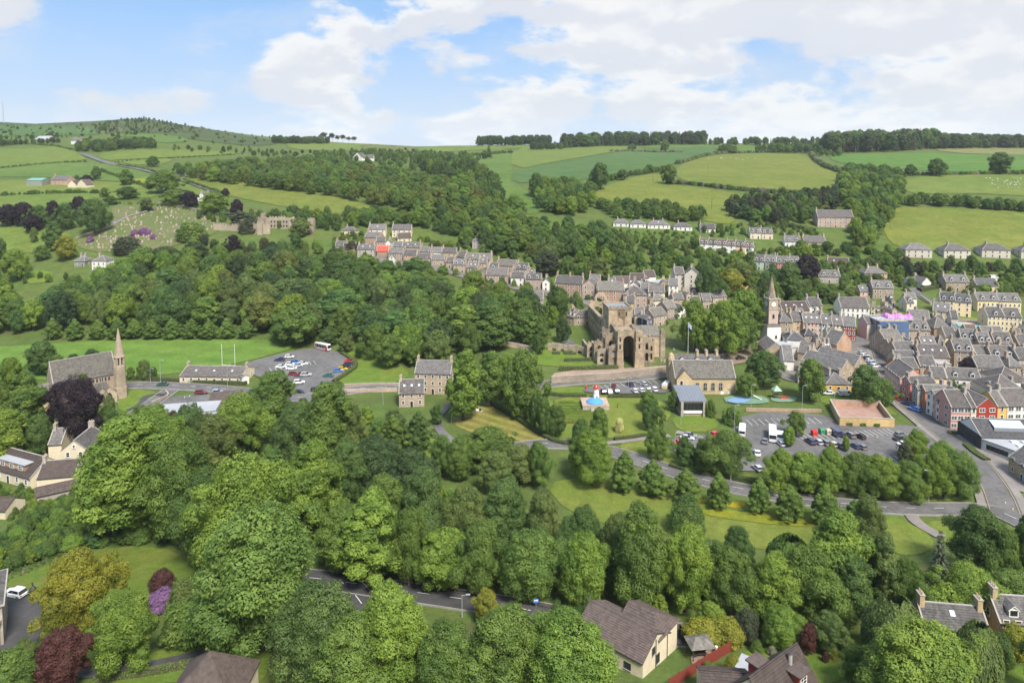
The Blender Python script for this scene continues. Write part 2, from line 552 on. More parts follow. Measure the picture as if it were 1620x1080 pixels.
def ribbon(name, path, width, mat, layer=2, off=0.0, parent=None, thick=0.0, kind='structure'):
 """strip of given width along a world path, lying on the terrain (thick: raised with sides)"""
 V, Fc = [], []
 n = len(path)
 for i, p in enumerate(path):
  d = (path[min(i + 1, n - 1)] - path[max(i - 1, 0)]).normalized()
  nrm = Vector((-d.y, d.x, 0))
  for s in (-1, 1):
   q = p + nrm * (off + s * width / 2)
   z = float(height(q.x, q.y)) + layer * (0.03 + 0.0006 * q.y)
   V.append((q.x, q.y, z + thick))
 for i in range(n - 1):
  Fc.append((2 * i + 1, 2 * i, 2 * i + 2, 2 * i + 3))
 if thick:
  k = len(V)
  V += [(x, y, z - thick - 0.25) for x, y, z in V[:k]]
  for i in range(n - 1):
   Fc.append((2 * i, k + 2 * i, k + 2 * i + 2, 2 * i + 2))
   Fc.append((2 * i + 3, k + 2 * i + 3, k + 2 * i + 1, 2 * i + 1))
  Fc.append((0, 1, k + 1, k)); Fc.append((2 * n - 1, 2 * n - 2, k + 2 * n - 2, k + 2 * n - 1))
 me = bpy.data.meshes.new(name)
 me.from_pydata(V, [], Fc)
 me.materials.append(mat)
 o = mobj(name, me, parent)
 if parent is None:
  tag(o, kind=kind)
 return o
# ================================================================== fields, lawns, roads
G = {
 'pasture_yellow': grass('pasture_yellow', (0.118, 0.146, 0.027), (0.146, 0.162, 0.034), 0.012, 0.35, third=(0.10, 0.14, 0.026)),
 'pasture_light': grass('pasture_light', (0.100, 0.148, 0.028), (0.128, 0.164, 0.036), 0.012, 0.35, third=(0.128, 0.145, 0.036)),
 'pasture_green': grass('pasture_green', (0.078, 0.134, 0.028), (0.098, 0.148, 0.034), 0.010, 0.3),
 'crop_green': grass('crop_green', (0.060, 0.114, 0.034), (0.076, 0.126, 0.038), 0.008, 0.3, stripes=0.05, sdir=(1, 0.6), swidth=6),
 'vivid_green': grass('vivid_green', (0.070, 0.146, 0.026), (0.084, 0.154, 0.030), 0.008, 0.3, stripes=0.04, sdir=(0.2, 1), swidth=9),
 'moor': grass('moor', (0.085, 0.095, 0.034), (0.12, 0.105, 0.052), 0.012, 0.2, third=(0.10, 0.14, 0.035)),
 'hill_dark': grass('hill_dark', (0.052, 0.078, 0.030), (0.072, 0.098, 0.034), 0.01, 0.2, third=(0.085, 0.075, 0.040)),
 'stubble': grass('stubble', (0.17, 0.16, 0.065), (0.14, 0.165, 0.05), 0.012, 0.3, third=(0.19, 0.15, 0.085)),
 'playing_turf': grass('playing_turf', (0.096, 0.172, 0.029), (0.114, 0.186, 0.034), 0.02, 0.9, stripes=0.05, sdir=(0.25, 1), swidth=7),
 'lawn': grass('lawn', (0.100, 0.165, 0.024), (0.130, 0.170, 0.030), 0.06, 1.6, third=(0.155, 0.160, 0.040)),
 'lawn_dry': grass('lawn_dry', (0.124, 0.168, 0.028), (0.156, 0.176, 0.037), 0.07, 1.6, stripes=0.035, sdir=(1, -0.35), swidth=2.6, third=(0.12, 0.165, 0.028)),
 'lawn_striped': grass('lawn_striped', (0.175, 0.170, 0.040), (0.195, 0.175, 0.050), 0.06, 1.6, stripes=0.14, sdir=(0.75, 1.0), swidth=2.2),
 'garden_lawn': grass('garden_lawn', (0.095, 0.150, 0.022), (0.135, 0.160, 0.030), 0.09, 2.2, third=(0.15, 0.15, 0.04)),
 'grave_turf': grass('grave_turf', (0.095, 0.125, 0.036), (0.130, 0.140, 0.056), 0.05, 0.8, third=(0.15, 0.135, 0.075)),
 'asphalt': plain('asphalt', (0.135, 0.128, 0.125), 0.85, var=0.36, scale=0.9, coord='World', bump=0.15, spec=0.2),
 'asphalt_dark': plain('asphalt_dark', (0.075, 0.072, 0.072), 0.85, var=0.28, scale=1.1, coord='World', bump=0.15, spec=0.2),
 'asphalt_park': plain('asphalt_park', (0.140, 0.134, 0.131), 0.85, var=0.34, scale=0.6, coord='World', bump=0.1, spec=0.2),
 'pavement': plain('pavement', (0.23, 0.205, 0.185), 0.85, var=0.2, scale=1.2, coord='World', spec=0.2),
 'redpath': plain('redpath', (0.30, 0.215, 0.165), 0.9, var=0.22, scale=0.9, coord='World', spec=0.15),
 'dirt': plain('dirt', (0.20, 0.155, 0.11), 0.95, var=0.35, scale=0.8, coord='World', spec=0.1),
 'paint': plain('road_paint', (0.72, 0.71, 0.67), 0.6, var=0.2, scale=3.0, coord='World'),
 'paint_y': plain('road_paint_yellow', (0.42, 0.34, 0.16), 0.6, var=0.2, scale=3.0, coord='World'),
 'kerb': plain('kerbstone', (0.30, 0.28, 0.26), 0.85, var=0.2, scale=2.0, coord='World'),
}
def zz(pts, x0, y0, s):
 return [(x0 + x / s, y0 + y / s) for x, y in pts]
FIELDS = [
 ('hill_pasture', zz([(-600, 95), (-200, 80), (0, 75), (300, 78), (520, 82), (640, 100), (640, 138), (300, 140), (0, 145), (-600, 160)], 0, 180, 4), 'crop_green'),
 ('hill_moor', zz([(-600, 60), (0, 52), (300, 56), (560, 50), (640, 30), (920, 22), (1200, 78), (1560, 140), (1640, 168), (1200, 120), (960, 128), (700, 120), (640, 100), (520, 84), (300, 80), (0, 76), (-600, 84)], 0, 180, 4), 'hill_dark'),
 ('hill_pasture', zz([(700, 130), (900, 125), (1100, 135), (1230, 175), (1000, 190), (960, 150), (760, 150)], 0, 180, 4), 'pasture_green'),
 ('hill_moor', zz([(960, 125), (1200, 105), (1620, 150), (1780, 180), (1700, 205), (1500, 200), (1250, 170), (1080, 140)], 0, 180, 4), 'hill_dark'),
 ('hill_pasture', zz([(-600, 235), (0, 225), (250, 225), (400, 195), (500, 252), (560, 300), (300, 310), (30, 345), (-600, 360)], 0, 180, 4), 'pasture_light'),
 ('hill_pasture', zz([(-600, 370), (20, 352), (300, 316), (640, 312), (720, 330), (950, 372), (930, 440), (640, 425), (300, 400), (-600, 410)], 0, 180, 4), 'pasture_green'),
 ('hill_pasture', zz([(-600, 420), (300, 425), (640, 430), (935, 448), (1010, 520), (880, 545), (640, 545), (300, 600), (-600, 610)], 0, 180, 4), 'pasture_light'),
 ('hill_pasture', zz([(590, 262), (860, 222), (1530, 240), (1500, 262), (1080, 276), (770, 292), (680, 300)], 0, 180, 4), 'pasture_light'),
 ('hill_pasture', zz([(760, 298), (1080, 282), (1090, 300), (1000, 330), (800, 322)], 0, 180, 4), 'pasture_light'),
 ('hill_pasture', zz([(1130, 395), (1300, 395), (1620, 425), (1800, 460), (2430, 600), (2400, 645), (2120, 640), (1620, 560), (1380, 500)], 0, 180, 4), 'pasture_yellow'),
 ('hill_pasture', zz([(1110, 420), (1330, 500), (1300, 530), (1150, 490)], 0, 180, 4), 'pasture_light'),
 ('cemetery_lawn', zz([(700, 560), (990, 570), (1440, 650), (1420, 740), (1080, 850), (640, 885), (490, 850), (480, 790), (720, 715)], 0, 180, 4), 'grave_turf'),
 ('hill_pasture', zz([(-600, 720), (160, 720), (300, 730), (480, 770), (470, 880), (-600, 880)], 0, 180, 4), 'pasture_light'),
 ('hill_pasture', zz([(100, 1010), (330, 985), (330, 1065), (150, 1080)], 0, 180, 4), 'lawn'),
 ('hill_pasture', zz([(560, 1010), (690, 1000), (690, 1060), (560, 1070)], 0, 180, 4), 'lawn'),
 ('hill_moor', zz([(180, 178), (420, 182), (640, 190), (1000, 206), (1000, 250), (520, 235), (220, 230)], 405, 180, 4), 'pasture_light'),
 ('hill_moor', zz([(640, 192), (900, 196), (1010, 208), (1000, 246), (700, 240)], 405, 180, 4), 'moor'),
 ('hill_pasture', zz([(1010, 212), (1620, 186), (1900, 190), (1900, 210), (1400, 232), (1050, 250)], 405, 180, 4), 'pasture_light'),
 ('hill_pasture', zz([(1050, 262), (1400, 238), (1620, 212), (1620, 440), (1560, 440), (1400, 350), (1150, 350), (1060, 330)], 405, 180, 4), 'pasture_green'),
 ('hill_pasture', zz([(1380, 470), (1560, 410), (1640, 450), (1860, 570), (1760, 650), (1600, 590), (1480, 520)], 405, 180, 4), 'pasture_green'),
 ('hill_crop', zz([(0, 215), (300, 208), (640, 206), (800, 215), (640, 245), (300, 300), (0, 360)], 810, 180, 4), 'pasture_light'),
 ('hill_crop', zz([(0, 362), (300, 302), (640, 247), (900, 225), (1300, 205), (1290, 240), (1220, 262), (1030, 318), (860, 368), (720, 380), (530, 410), (200, 440), (0, 440)], 810, 180, 4), 'crop_green'),
 ('hill_crop', zz([(800, 214), (940, 195), (1280, 195), (1620, 205), (1620, 240), (1440, 250), (1290, 240), (1300, 206), (900, 224)], 810, 180, 4), 'pasture_green'),
 ('hill_pasture', zz([(1040, 332), (1250, 262), (1620, 252), (1880, 260), (1920, 320), (2050, 370), (2060, 410), (2150, 470), (2120, 500), (1620, 478), (1300, 452), (1050, 425)], 810, 180, 4), 'pasture_yellow'),
 ('hill_pasture', zz([(520, 490), (700, 422), (930, 370), (960, 445), (1200, 475), (1510, 515), (1360, 620), (1430, 700), (1240, 690), (1000, 600), (520, 555)], 810, 180, 4), 'pasture_yellow'),
 ('hill_pasture', zz([(-60, 470), (90, 492), (235, 560), (140, 645), (-60, 600)], 810, 180, 4), 'pasture_green'),
 ('hill_pasture', zz([(130, 700), (295, 740), (280, 785), (140, 775)], 810, 180, 4), 'lawn'),
 ('hill_crop', zz([(390, 256), (1100, 250), (1620, 270), (2000, 275), (2000, 350), (1620, 362), (1130, 372), (870, 352), (550, 322), (400, 302)], 1215, 180, 4), 'vivid_green'),
 ('hill_stubble', zz([(1030, 205), (1620, 215), (2000, 220), (2000, 270), (1620, 266), (1100, 248)], 1215, 180, 4), 'stubble'),
 ('hill_pasture', zz([(860, 402), (1340, 382), (1620, 390), (2000, 400), (2000, 535), (1620, 522), (1280, 502), (840, 512)], 1215, 180, 4), 'pasture_light'),
 ('hill_pasture', zz([(750, 590), (1200, 602), (1620, 622), (2000, 640), (2000, 870), (1620, 865), (1300, 880), (1050, 872), (870, 852), (770, 822), (715, 690)], 1215, 180, 4), 'pasture_yellow'),
 ('playing_field', [(-160, 553), (0, 549), (60, 545), (180, 538), (430, 537), (478, 547), (395, 571), (300, 590), (150, 600), (-160, 604)], 'playing_turf'),
 ('river_lawn', [(540, 553), (572, 560), (610, 570), (646, 584), (645, 600), (600, 612), (528, 610), (562, 580)], 'lawn'),
 ('church_lawn', [(196, 618), (232, 616), (258, 626), (240, 640), (205, 652), (188, 650), (186, 632)], 'lawn'),
 ('mown_lawn', [(712, 655), (760, 630), (815, 660), (872, 700), (840, 700), (760, 690), (715, 672)], 'lawn_striped'),
 ('mown_lawn', [(775, 640), (830, 662), (890, 700), (940, 690), (940, 640), (880, 632)], 'lawn'),
 ('mown_lawn', [(870, 612), (930, 612), (932, 622), (870, 622)], 'lawn'),
 ('park_lawn', [(872, 626), (1015, 626), (1060, 640), (1062, 662), (1020, 690), (962, 694), (900, 690), (880, 660)], 'lawn_dry'),
 ('park_lawn', [(975, 698), (1020, 690), (1060, 715), (1100, 740), (1060, 752), (1000, 735)], 'lawn_dry'),
 ('park_lawn', [(1060, 660), (1100, 656), (1140, 664), (1130, 682), (1075, 684)], 'lawn'),
 ('river_meadow', [(860, 766), (930, 752), (1010, 764), (1100, 782), (1210, 800), (1310, 812), (1350, 836), (1300, 875), (1200, 870), (1100, 850), (1000, 840), (900, 812)], 'lawn_dry'),
 ('river_meadow', [(1405, 816), (1428, 822), (1480, 850), (1470, 875), (1420, 880), (1380, 850)], 'lawn_dry'),
 ('roadside_verge', [(1462, 826), (1500, 822), (1560, 840), (1600, 870), (1540, 880), (1480, 850)], 'lawn_dry'),
 ('roadside_verge', [(1330, 768), (1400, 780), (1470, 784), (1530, 780), (1535, 788), (1470, 795), (1390, 793), (1320, 784), (1110, 748), (1060, 726), (1070, 722), (1160, 748)], 'lawn'),
 ('roadside_verge', [(1588, 775), (1640, 785), (1650, 800), (1600, 790)], 'lawn'),
 ('town_green', [(1296, 626), (1340, 622), (1400, 640), (1425, 660), (1390, 650), (1300, 640)], 'lawn'),
 ('roadside_verge', [(1460, 655), (1468, 652), (1485, 665), (1490, 672), (1475, 672)], 'lawn'),
 ('garden_lawn', [(0, 925), (60, 900), (130, 870), (250, 862), (310, 890), (320, 960), (230, 960), (120, 940), (40, 938)], 'garden_lawn'),
 ('garden_lawn', [(140, 1050), (250, 1030), (340, 1010), (430, 1020), (420, 1080), (360, 1100), (300, 1075), (190, 1090)], 'lawn'),
 ('garden_lawn', [(1130, 1010), (1180, 990), (1200, 1000), (1170, 1025), (1140, 1030)], 'lawn_dry'),
 ('garden_lawn', [(1165, 1040), (1195, 1022), (1260, 1028), (1320, 1040), (1340, 1085), (1180, 1085)], 'lawn'),
 ('garden_lawn', [(1540, 1060), (1640, 1050), (1660, 1100), (1530, 1100)], 'lawn'),
 ('cloister_lawn', [(830, 575), (860, 543), (905, 543), (938, 552), (940, 585), (880, 580)], 'lawn'),
 ('churchyard', [(1040, 530), (1055, 505), (1080, 500), (1120, 520), (1170, 530), (1160, 548), (1100, 565), (1045, 578), (1020, 582)], 'grave_turf'),
 ('riverbank_grass', [(640, 700), (690, 690), (720, 720), (700, 760), (650, 735)], 'lawn'),
 ('terrace_garden', [(1500, 500), (1555, 503), (1560, 512), (1505, 510)], 'lawn'),
 ('hill_pasture', [(1160, 450), (1215, 438), (1225, 450), (1180, 462)], 'lawn'),
 ('garden_lawn', [(1300, 410), (1340, 405), (1345, 420), (1310, 428)], 'lawn'),
]
for nm, poly, mt in FIELDS:
 sheet(nm, poly, G[mt], layer=1, soft=1)
PAVED = [
 ('car_park', [(384, 577), (425, 565), (500, 549), (545, 560), (566, 577), (535, 600), (528, 614), (505, 640), (470, 640), (440, 628), (452, 606), (398, 596)], 'asphalt_park'),
 ('car_park', [(918, 616), (945, 611), (1064, 600), (1066, 622), (1010, 624), (930, 623)], 'asphalt'),
 ('car_park', [(1176, 652), (1300, 655), (1325, 668), (1420, 672), (1468, 678), (1490, 700), (1480, 745), (1400, 752), (1250, 748), (1150, 745), (1060, 718), (1064, 690), (1100, 690), (1160, 686)], 'asphalt_park'),
 ('forecourt', [(240, 645), (270, 628), (330, 625), (390, 620), (380, 650), (340, 662), (300, 672), (250, 660)], 'asphalt'),
 ('driveway', [(-30, 945), (38, 938), (66, 950), (66, 1010), (40, 1030), (-30, 1030)], 'asphalt_dark'),
 ('town_square', [(1330, 540), (1355, 528), (1398, 530), (1402, 560), (1395, 575), (1360, 575), (1345, 560)], 'asphalt'),
 ('playground_surface', [(1143, 627), (1200, 626), (1216, 632), (1216, 640), (1150, 640)], 'play_green'),
 ('playground_surface', [(1218, 628), (1262, 628), (1258, 637), (1222, 637)], 'play_green'),
 ('abbey_forecourt', [(868, 602), (880, 588), (990, 584), (1062, 578), (1062, 590), (990, 596), (900, 604)], 'redpath'),
 ('street', [(1140, 566), (1160, 556), (1215, 545), (1215, 560), (1190, 572), (1150, 580)], 'dirt'),
 ('patio', [(1090, 1040), (1110, 1020), (1130, 1025), (1125, 1045), (1100, 1062)], 'redpath'),
 ('roundabout_apron', [(1520, 700), (1545, 692), (1600, 735), (1640, 765), (1640, 785), (1590, 772), (1550, 745)], 'pavement'),
]
G['play_green'] = plain('play_green', (0.16, 0.25, 0.17), 0.8, var=0.2, scale=0.8, coord='World')
PAVED += [
 ('town_yards', [(1390, 560), (1400, 540), (1440, 528), (1520, 530), (1640, 535), (1640, 620), (1560, 625), (1500, 630), (1460, 640), (1430, 620), (1402, 590)], 'yard'),
 ('town_yards', [(1215, 548), (1260, 525), (1330, 530), (1360, 545), (1390, 575), (1385, 600), (1340, 622), (1300, 612), (1230, 600), (1200, 575)], 'yard'),
 ('town_yards', [(990, 500), (1000, 480), (1060, 470), (1090, 475), (1085, 500), (1040, 515), (1010, 515)], 'yard'),
 ('town_yards', [(1400, 505), (1470, 500), (1560, 508), (1560, 522), (1440, 528)], 'yard'),
 ('terrace_yards', [(570, 400), (640, 405), (720, 425), (800, 445), (860, 455), (950, 475), (1000, 480), (1000, 490), (940, 490), (850, 465), (760, 450), (690, 428), (600, 420)], 'yard'),
]
G['yard'] = plain('yard', (0.17, 0.155, 0.135), 0.9, var=0.35, scale=0.5, coord='World', spec=0.15)
for nm, poly, mt in PAVED:
 sheet(nm, poly, G[mt], layer=2, soft=1)
sheet('playground_pattern', [(1150, 634), (1165, 630), (1188, 627), (1186, 639), (1153, 639)], plain('play_blue', (0.17, 0.28, 0.42), 0.8, var=0.15, scale=0.8, coord='World'), layer=3, soft=2)
def road(name, pix, w, mat, step=3.0, pave=None, dash=None, edge=None, layer=2, kerb=False):
 path = wpath(pix, step)
 o = ribbon(name, path, w, G[mat], layer)
 if pave:
  for s in ((-1, 1) if pave == 'both' else (1,) if pave == 'left' else (-1,)):
   ribbon('footway', path, 1.9, G['pavement'], layer, off=s * (w / 2 + 0.95), thick=0.11)
 if kerb:
  for s in (-1, 1):
   ribbon('kerb', path, 0.25, G['kerb'], layer, off=s * (w / 2 + 0.12), thick=0.12)
 if dash:
  acc = 0.0; i = 0
  fine = resample(path, 1.0)
  on = []
  for k, p in enumerate(fine):
   if (k % 6) < 3:
    on.append(p)
   elif on:
    if len(on) > 1:
     ribbon('road_marking', on, dash, G['paint'], layer + 1.5, parent=o)
    on = []
 if edge:
  for s in (-1, 1):
   ribbon('road_marking', path, 0.13, G['paint_y'], layer + 1.5, off=s * (w / 2 - 0.45), parent=o)
 return o
road('road', [(380, 905), (450, 912), (530, 920), (600, 931), (680, 942), (790, 958), (900, 980), (1000, 1000), (1090, 1006)], 7.0, 'asphalt_dark', kerb=True, dash=0.16)
road('road', [(540, 922), (560, 940), (580, 968), (600, 1010), (615, 1060), (630, 1120)], 6.0, 'asphalt_dark', kerb=True, dash=0.16)
road('road', [(1700, 870), (1620, 828), (1570, 806), (1500, 806), (1440, 806), (1380, 803), (1300, 795), (1220, 785), (1150, 770), (1080, 752), (1020, 732), (960, 712), (890, 702), (830, 705), (740, 722), (690, 745), (640, 760)], 6.6, 'asphalt', kerb=True, dash=0.14)
road('road', [(1590, 812), (1575, 770), (1530, 715), (1495, 690), (1462, 662), (1430, 637), (1408, 605), (1398, 575), (1392, 555)], 7.0, 'asphalt', pave='both', edge=True)
road('road', [(1480, 690), (1540, 692), (1620, 690), (1680, 690)], 6.0, 'asphalt')
road('road', [(150, 618), (205, 610), (260, 611), (320, 614), (400, 622), (470, 632), (520, 626), (560, 617), (640, 612), (700, 612), (760, 614), (840, 612), (900, 605), (980, 601), (1060, 592), (1110, 580), (1150, 568)], 7.0, 'asphalt', kerb=True, dash=0.16)
road('road', [(270, 618), (240, 640), (205, 662), (178, 690), (160, 730)], 6.0, 'asphalt', kerb=True)
road('path', [(203, 650), (225, 640), (228, 628), (250, 624), (262, 628)], 2.4, 'asphalt_dark')
road('path', [(712, 640), (700, 650), (690, 665), (700, 690), (745, 715)], 3.0, 'asphalt')
road('path', [(960, 702), (1010, 696), (1060, 690)], 2.4, 'pavement')
road('path', [(1440, 806), (1445, 825), (1490, 850)], 3.0, 'pavement')
road('hill_road', zz([(520, 255), (545, 265), (610, 290), (700, 322), (850, 345), (960, 372), (1160, 420), (1300, 475), (1420, 510)], 0, 180, 4), 7.0, 'asphalt', step=12)
road('hill_road', zz([(700, 700), (800, 655), (920, 625), (990, 605)], 0, 180, 4), 3.5, 'asphalt', step=8)
road('lane', [(1437, 452), (1455, 468), (1475, 480)], 5.0, 'asphalt')
road('lane', [(40, 1075), (140, 1062), (230, 1058), (300, 1042), (345, 1030)], 3.6, 'asphalt_dark')
road('path', [(1070, 684), (1110, 692), (1130, 700)], 2.5, 'pavement')
def bay_lines(name, p0, p1, n, length, ang=None):
 """painted parking bays between two pixels"""
 a, b = gp(*p0), gp(*p1)
 d = (b - a); d.z = 0
 nrm = Vector((-d.y, d.x, 0)).normalized()
 mb = MB()
 for i in range(n):
  q = a + (b - a) * (i / (n - 1))
  dd = d.normalized() * 0.06
  e = q + nrm * length
  pts = [q - dd, q + dd, e + dd, e - dd]
  mb.poly([(p.x, p.y, float(height(p.x, p.y)) + 3.4 * (0.03 + 0.0006 * p.y)) for p in pts], G['paint'])
 o = mb.build(name)
 tag(o, kind='structure')
bay_lines('parking_marking', (1190, 675), (1300, 672), 12, 5)
bay_lines('parking_marking', (945, 618), (1040, 609), 12, 4.5)
bay_lines('parking_marking', (1275, 700), (1420, 690), 20, 4.8)
bay_lines('parking_marking', (1275, 738), (1440, 735), 20, 4.8)
bay_lines('parking_marking', (430, 590), (500, 578), 10, 4.8)
# buttercup drifts on the river meadow, and yellow flowers on the hill
BUTTER = grass('buttercups', (0.42, 0.30, 0.012), (0.20, 0.20, 0.02), 0.25, 2.5)
sheet('buttercup_patch', [(1150, 797), (1172, 794), (1182, 800), (1165, 806), (1150, 803)], BUTTER, 2, soft=2)
sheet('buttercup_patch', [(1098, 791), (1116, 790), (1120, 796), (1102, 797)], BUTTER, 2, soft=2)
BUTTER2 = grass('buttercup_haze', (0.22, 0.22, 0.02), (0.15, 0.18, 0.025), 0.12, 2.0)
sheet('buttercup_patch', [(1110, 805), (1200, 812), (1290, 826), (1285, 836), (1180, 826), (1110, 815)], BUTTER2, 2, soft=2)
sheet('buttercup_patch', zz([(830, 420), (930, 412), (935, 445), (850, 440)], 0, 180, 4), BUTTER2, 2, soft=2)
# ================================================================== trees
LEAF = leafmat('leaf')
NEEDLE = leafmat('needle', 0.12)
BARK = plain('bark', (0.085, 0.066, 0.048), 0.9, var=0.35, scale=3.0, bump=0.4)
BARK_PALE = plain('bark_pale', (0.20, 0.17, 0.14), 0.9, var=0.3, scale=3.0, bump=0.3)
PROTO = {}          # kind -> list of (crown mesh, trunk mesh, width at height 1)
def cards_mesh(name, P, Nn, S, v, mat, stretch=1.0, along=None, rng=None):
 """one small folded leaf-spray per point: centre P, facing Nn, size S"""
 k = len(P)
 Nn = Nn / np.linalg.norm(Nn, axis=1, keepdims=True)
 if along is None:
  a = rng.normal(size=(k, 3))
 else:
  a = along
 t = a - Nn * (a * Nn).sum(1, keepdims=True)
 t /= np.linalg.norm(t, axis=1, keepdims=True) + 1e-9
 b = np.cross(Nn, t)
 S = S[:, None]
 fold = Nn * S * 0.35
 c0 = P - t * S * stretch
 c1 = P + b * S * 0.62 - fold
 c2 = P + t * S * stretch
 c3 = P - b * S * 0.62 - fold
 V = np.stack([c0, c1, c2, c3], 1).reshape(-1, 3)
 i = np.arange(k) * 4
 T = np.stack([np.stack([i, i + 1, i + 2], 1), np.stack([i, i + 2, i + 3], 1)], 1).reshape(-1, 3)
 me = bpy.data.meshes.new(name)
 me.vertices.add(len(V)); me.vertices.foreach_set('co', V.astype(np.float32).ravel())
 me.loops.add(T.size); me.loops.foreach_set('vertex_index', T.astype(np.int32).ravel())
 me.polygons.add(len(T)); me.polygons.foreach_set('loop_start', np.arange(0, T.size, 3, dtype=np.int32))
 at = me.attributes.new('v', 'FLOAT', 'POINT')
 at.data.foreach_set('value', np.repeat(v, 4).astype(np.float32))
 me.materials.append(mat)
 me.update(calc_edges=True)
 return me
def puff_crown(name, seed, prof, z0, n_puff, pr, n_card, size, core=0.62, up=0.25, jit=0.5, mat=None, squash=0.85, lob=0.0):
 rng = np.random.default_rng(seed)
 C, Rr = [], []
 ph = rng.random() * 6.28
 for i in range(n_puff):
  t = ((i + 0.5) / n_puff)
  a = i * 2.39996 + rng.random() * 0.7
  lobf = 1 + lob * math.sin(a * 2 + ph) + lob * 0.7 * math.sin(a * 3 + 2 * ph + t * 4)
  r = prof(t) * lobf
  q = pr * (0.5 + 1.0 * rng.random()) * (0.55 + 0.45 * min(1, prof(t) / prof(0.5)))
  rr = max(0.0, r - q * 0.75) * (0.62 + 0.48 * rng.random())
  if rng.random() < 0.16: rr *= 1.18
  C.append((rr * math.cos(a), rr * math.sin(a), z0 + (1 - z0 - q * 0.6) * t)); Rr.append(q)
 for t in (0.18, 0.36, 0.54, 0.72, 0.88):
  C.append((rng.normal() * 0.02, rng.normal() * 0.02, z0 + (1 - z0) * t)); Rr.append(max(0.05, prof(t) * core))
 C = np.array(C); Rr = np.array(Rr)
 w = Rr ** 2; w[-5:] *= 0.45
 cnt = np.maximum(20, (w / w.sum() * n_card * 2.2).astype(int))
 idx = np.repeat(np.arange(len(C)), cnt)
 d = rng.normal(size=(len(idx), 3)); d /= np.linalg.norm(d, axis=1, keepdims=True)
 c, r = C[idx], Rr[idx]
 outw = c.copy(); outw[:, 2] = 0
 nrm = np.linalg.norm(outw, axis=1, keepdims=True) + 1e-6
 outw = outw / nrm * np.minimum(1, nrm / 0.1) * 0.6; outw[:, 2] += 0.7
 keep = (d * outw).sum(1) > -0.45 + 0.25 * rng.random(len(idx))
 idx, d, c, r = idx[keep], d[keep], c[keep], r[keep]
 sq = np.array([1, 1, squash])
 wob = 1 + 0.16 * np.sin(d[:, 0] * 7 + idx) * np.sin(d[:, 1] * 6 + 2 * idx) + 0.10 * np.sin(d[:, 2] * 11 + idx)
 P = c + d * sq * (r * wob * (0.66 + 0.42 * rng.random(len(idx)) ** 0.8))[:, None]
 inside = np.zeros(len(P), bool)
 for j in range(len(C)):
  inside |= (np.linalg.norm((P - C[j]) / sq, axis=1) < Rr[j] * 0.70) & (idx != j)
 keep = ~inside | (rng.random(len(P)) < 0.06)
 idx, d, P = idx[keep], d[keep], P[keep]
 if len(P) > n_card:
  s = rng.choice(len(P), n_card, replace=False); idx, d, P = idx[s], d[s], P[s]
 Nn = d + rng.normal(size=d.shape) * jit * 0.72; Nn[:, 2] += up
 pv = rng.random(len(C))
 v = np.clip(0.62 * pv[idx] + 0.38 * rng.random(len(P)), 0, 1)
 S = size * (0.45 + 1.1 * rng.random(len(P)) ** 1.3)
 me = cards_mesh(name, P, Nn, S, v, mat or LEAF, 1.25, None, rng)
 return me, 2 * np.percentile(np.hypot(P[:, 0], P[:, 1]), 97)
def conifer_crown(name, seed, r0, tiers, per, n_along, size, z0=0.06, droop=0.35, mat=None, power=1.0, ragged=0.3, up=0.8):
 rng = np.random.default_rng(seed)
 P, Nn, A, S, v = [], [], [], [], []
 for i in range(tiers):
  t = (i + rng.random() * 0.5) / tiers
  z = z0 + (1 - z0) * t
  rad = r0 * (1 - t) ** power + 0.012
  k = max(4, int(per * (0.35 + 0.65 * (1 - t))))
  a0 = rng.random() * 6.28
  for j in range(k):
   a = a0 + j * 6.2832 / k + rng.normal() * 0.18
   L = rad * (1 - ragged * rng.random())
   bv = rng.random()
   m = max(4, int(n_along * (L / r0) + 3))
   s = (np.arange(m) + rng.random(m)) / m
   x = np.cos(a) * L * s; y = np.sin(a) * L * s
   zz_ = z - droop * L * s ** 1.5 + 0.02 * rng.normal(size=m) * 0.4
   side = rng.normal(size=m) * L * 0.16 * (1.1 - s)
   x = x - np.sin(a) * side; y = y + np.cos(a) * side
   P.append(np.stack([x, y, zz_], 1))
   dirv = np.array([np.cos(a), np.sin(a), -droop])
   A.append(np.tile(dirv, (m, 1)) + rng.normal(size=(m, 3)) * 0.35)
   nn = np.tile(np.array([np.cos(a) * 0.45, np.sin(a) * 0.45, up]), (m, 1)) + rng.normal(size=(m, 3)) * 0.35
   Nn.append(nn); S.append(size * (0.6 + 0.7 * rng.random(m)) * (0.55 + 0.45 * (1 - t)))
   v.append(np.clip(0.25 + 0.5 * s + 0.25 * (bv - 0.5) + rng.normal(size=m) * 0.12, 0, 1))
 P = np.concatenate(P); me = cards_mesh(name, P, np.concatenate(Nn), np.concatenate(S), np.concatenate(v), mat or NEEDLE, 1.5, np.concatenate(A), rng)
 return me, 2 * r0
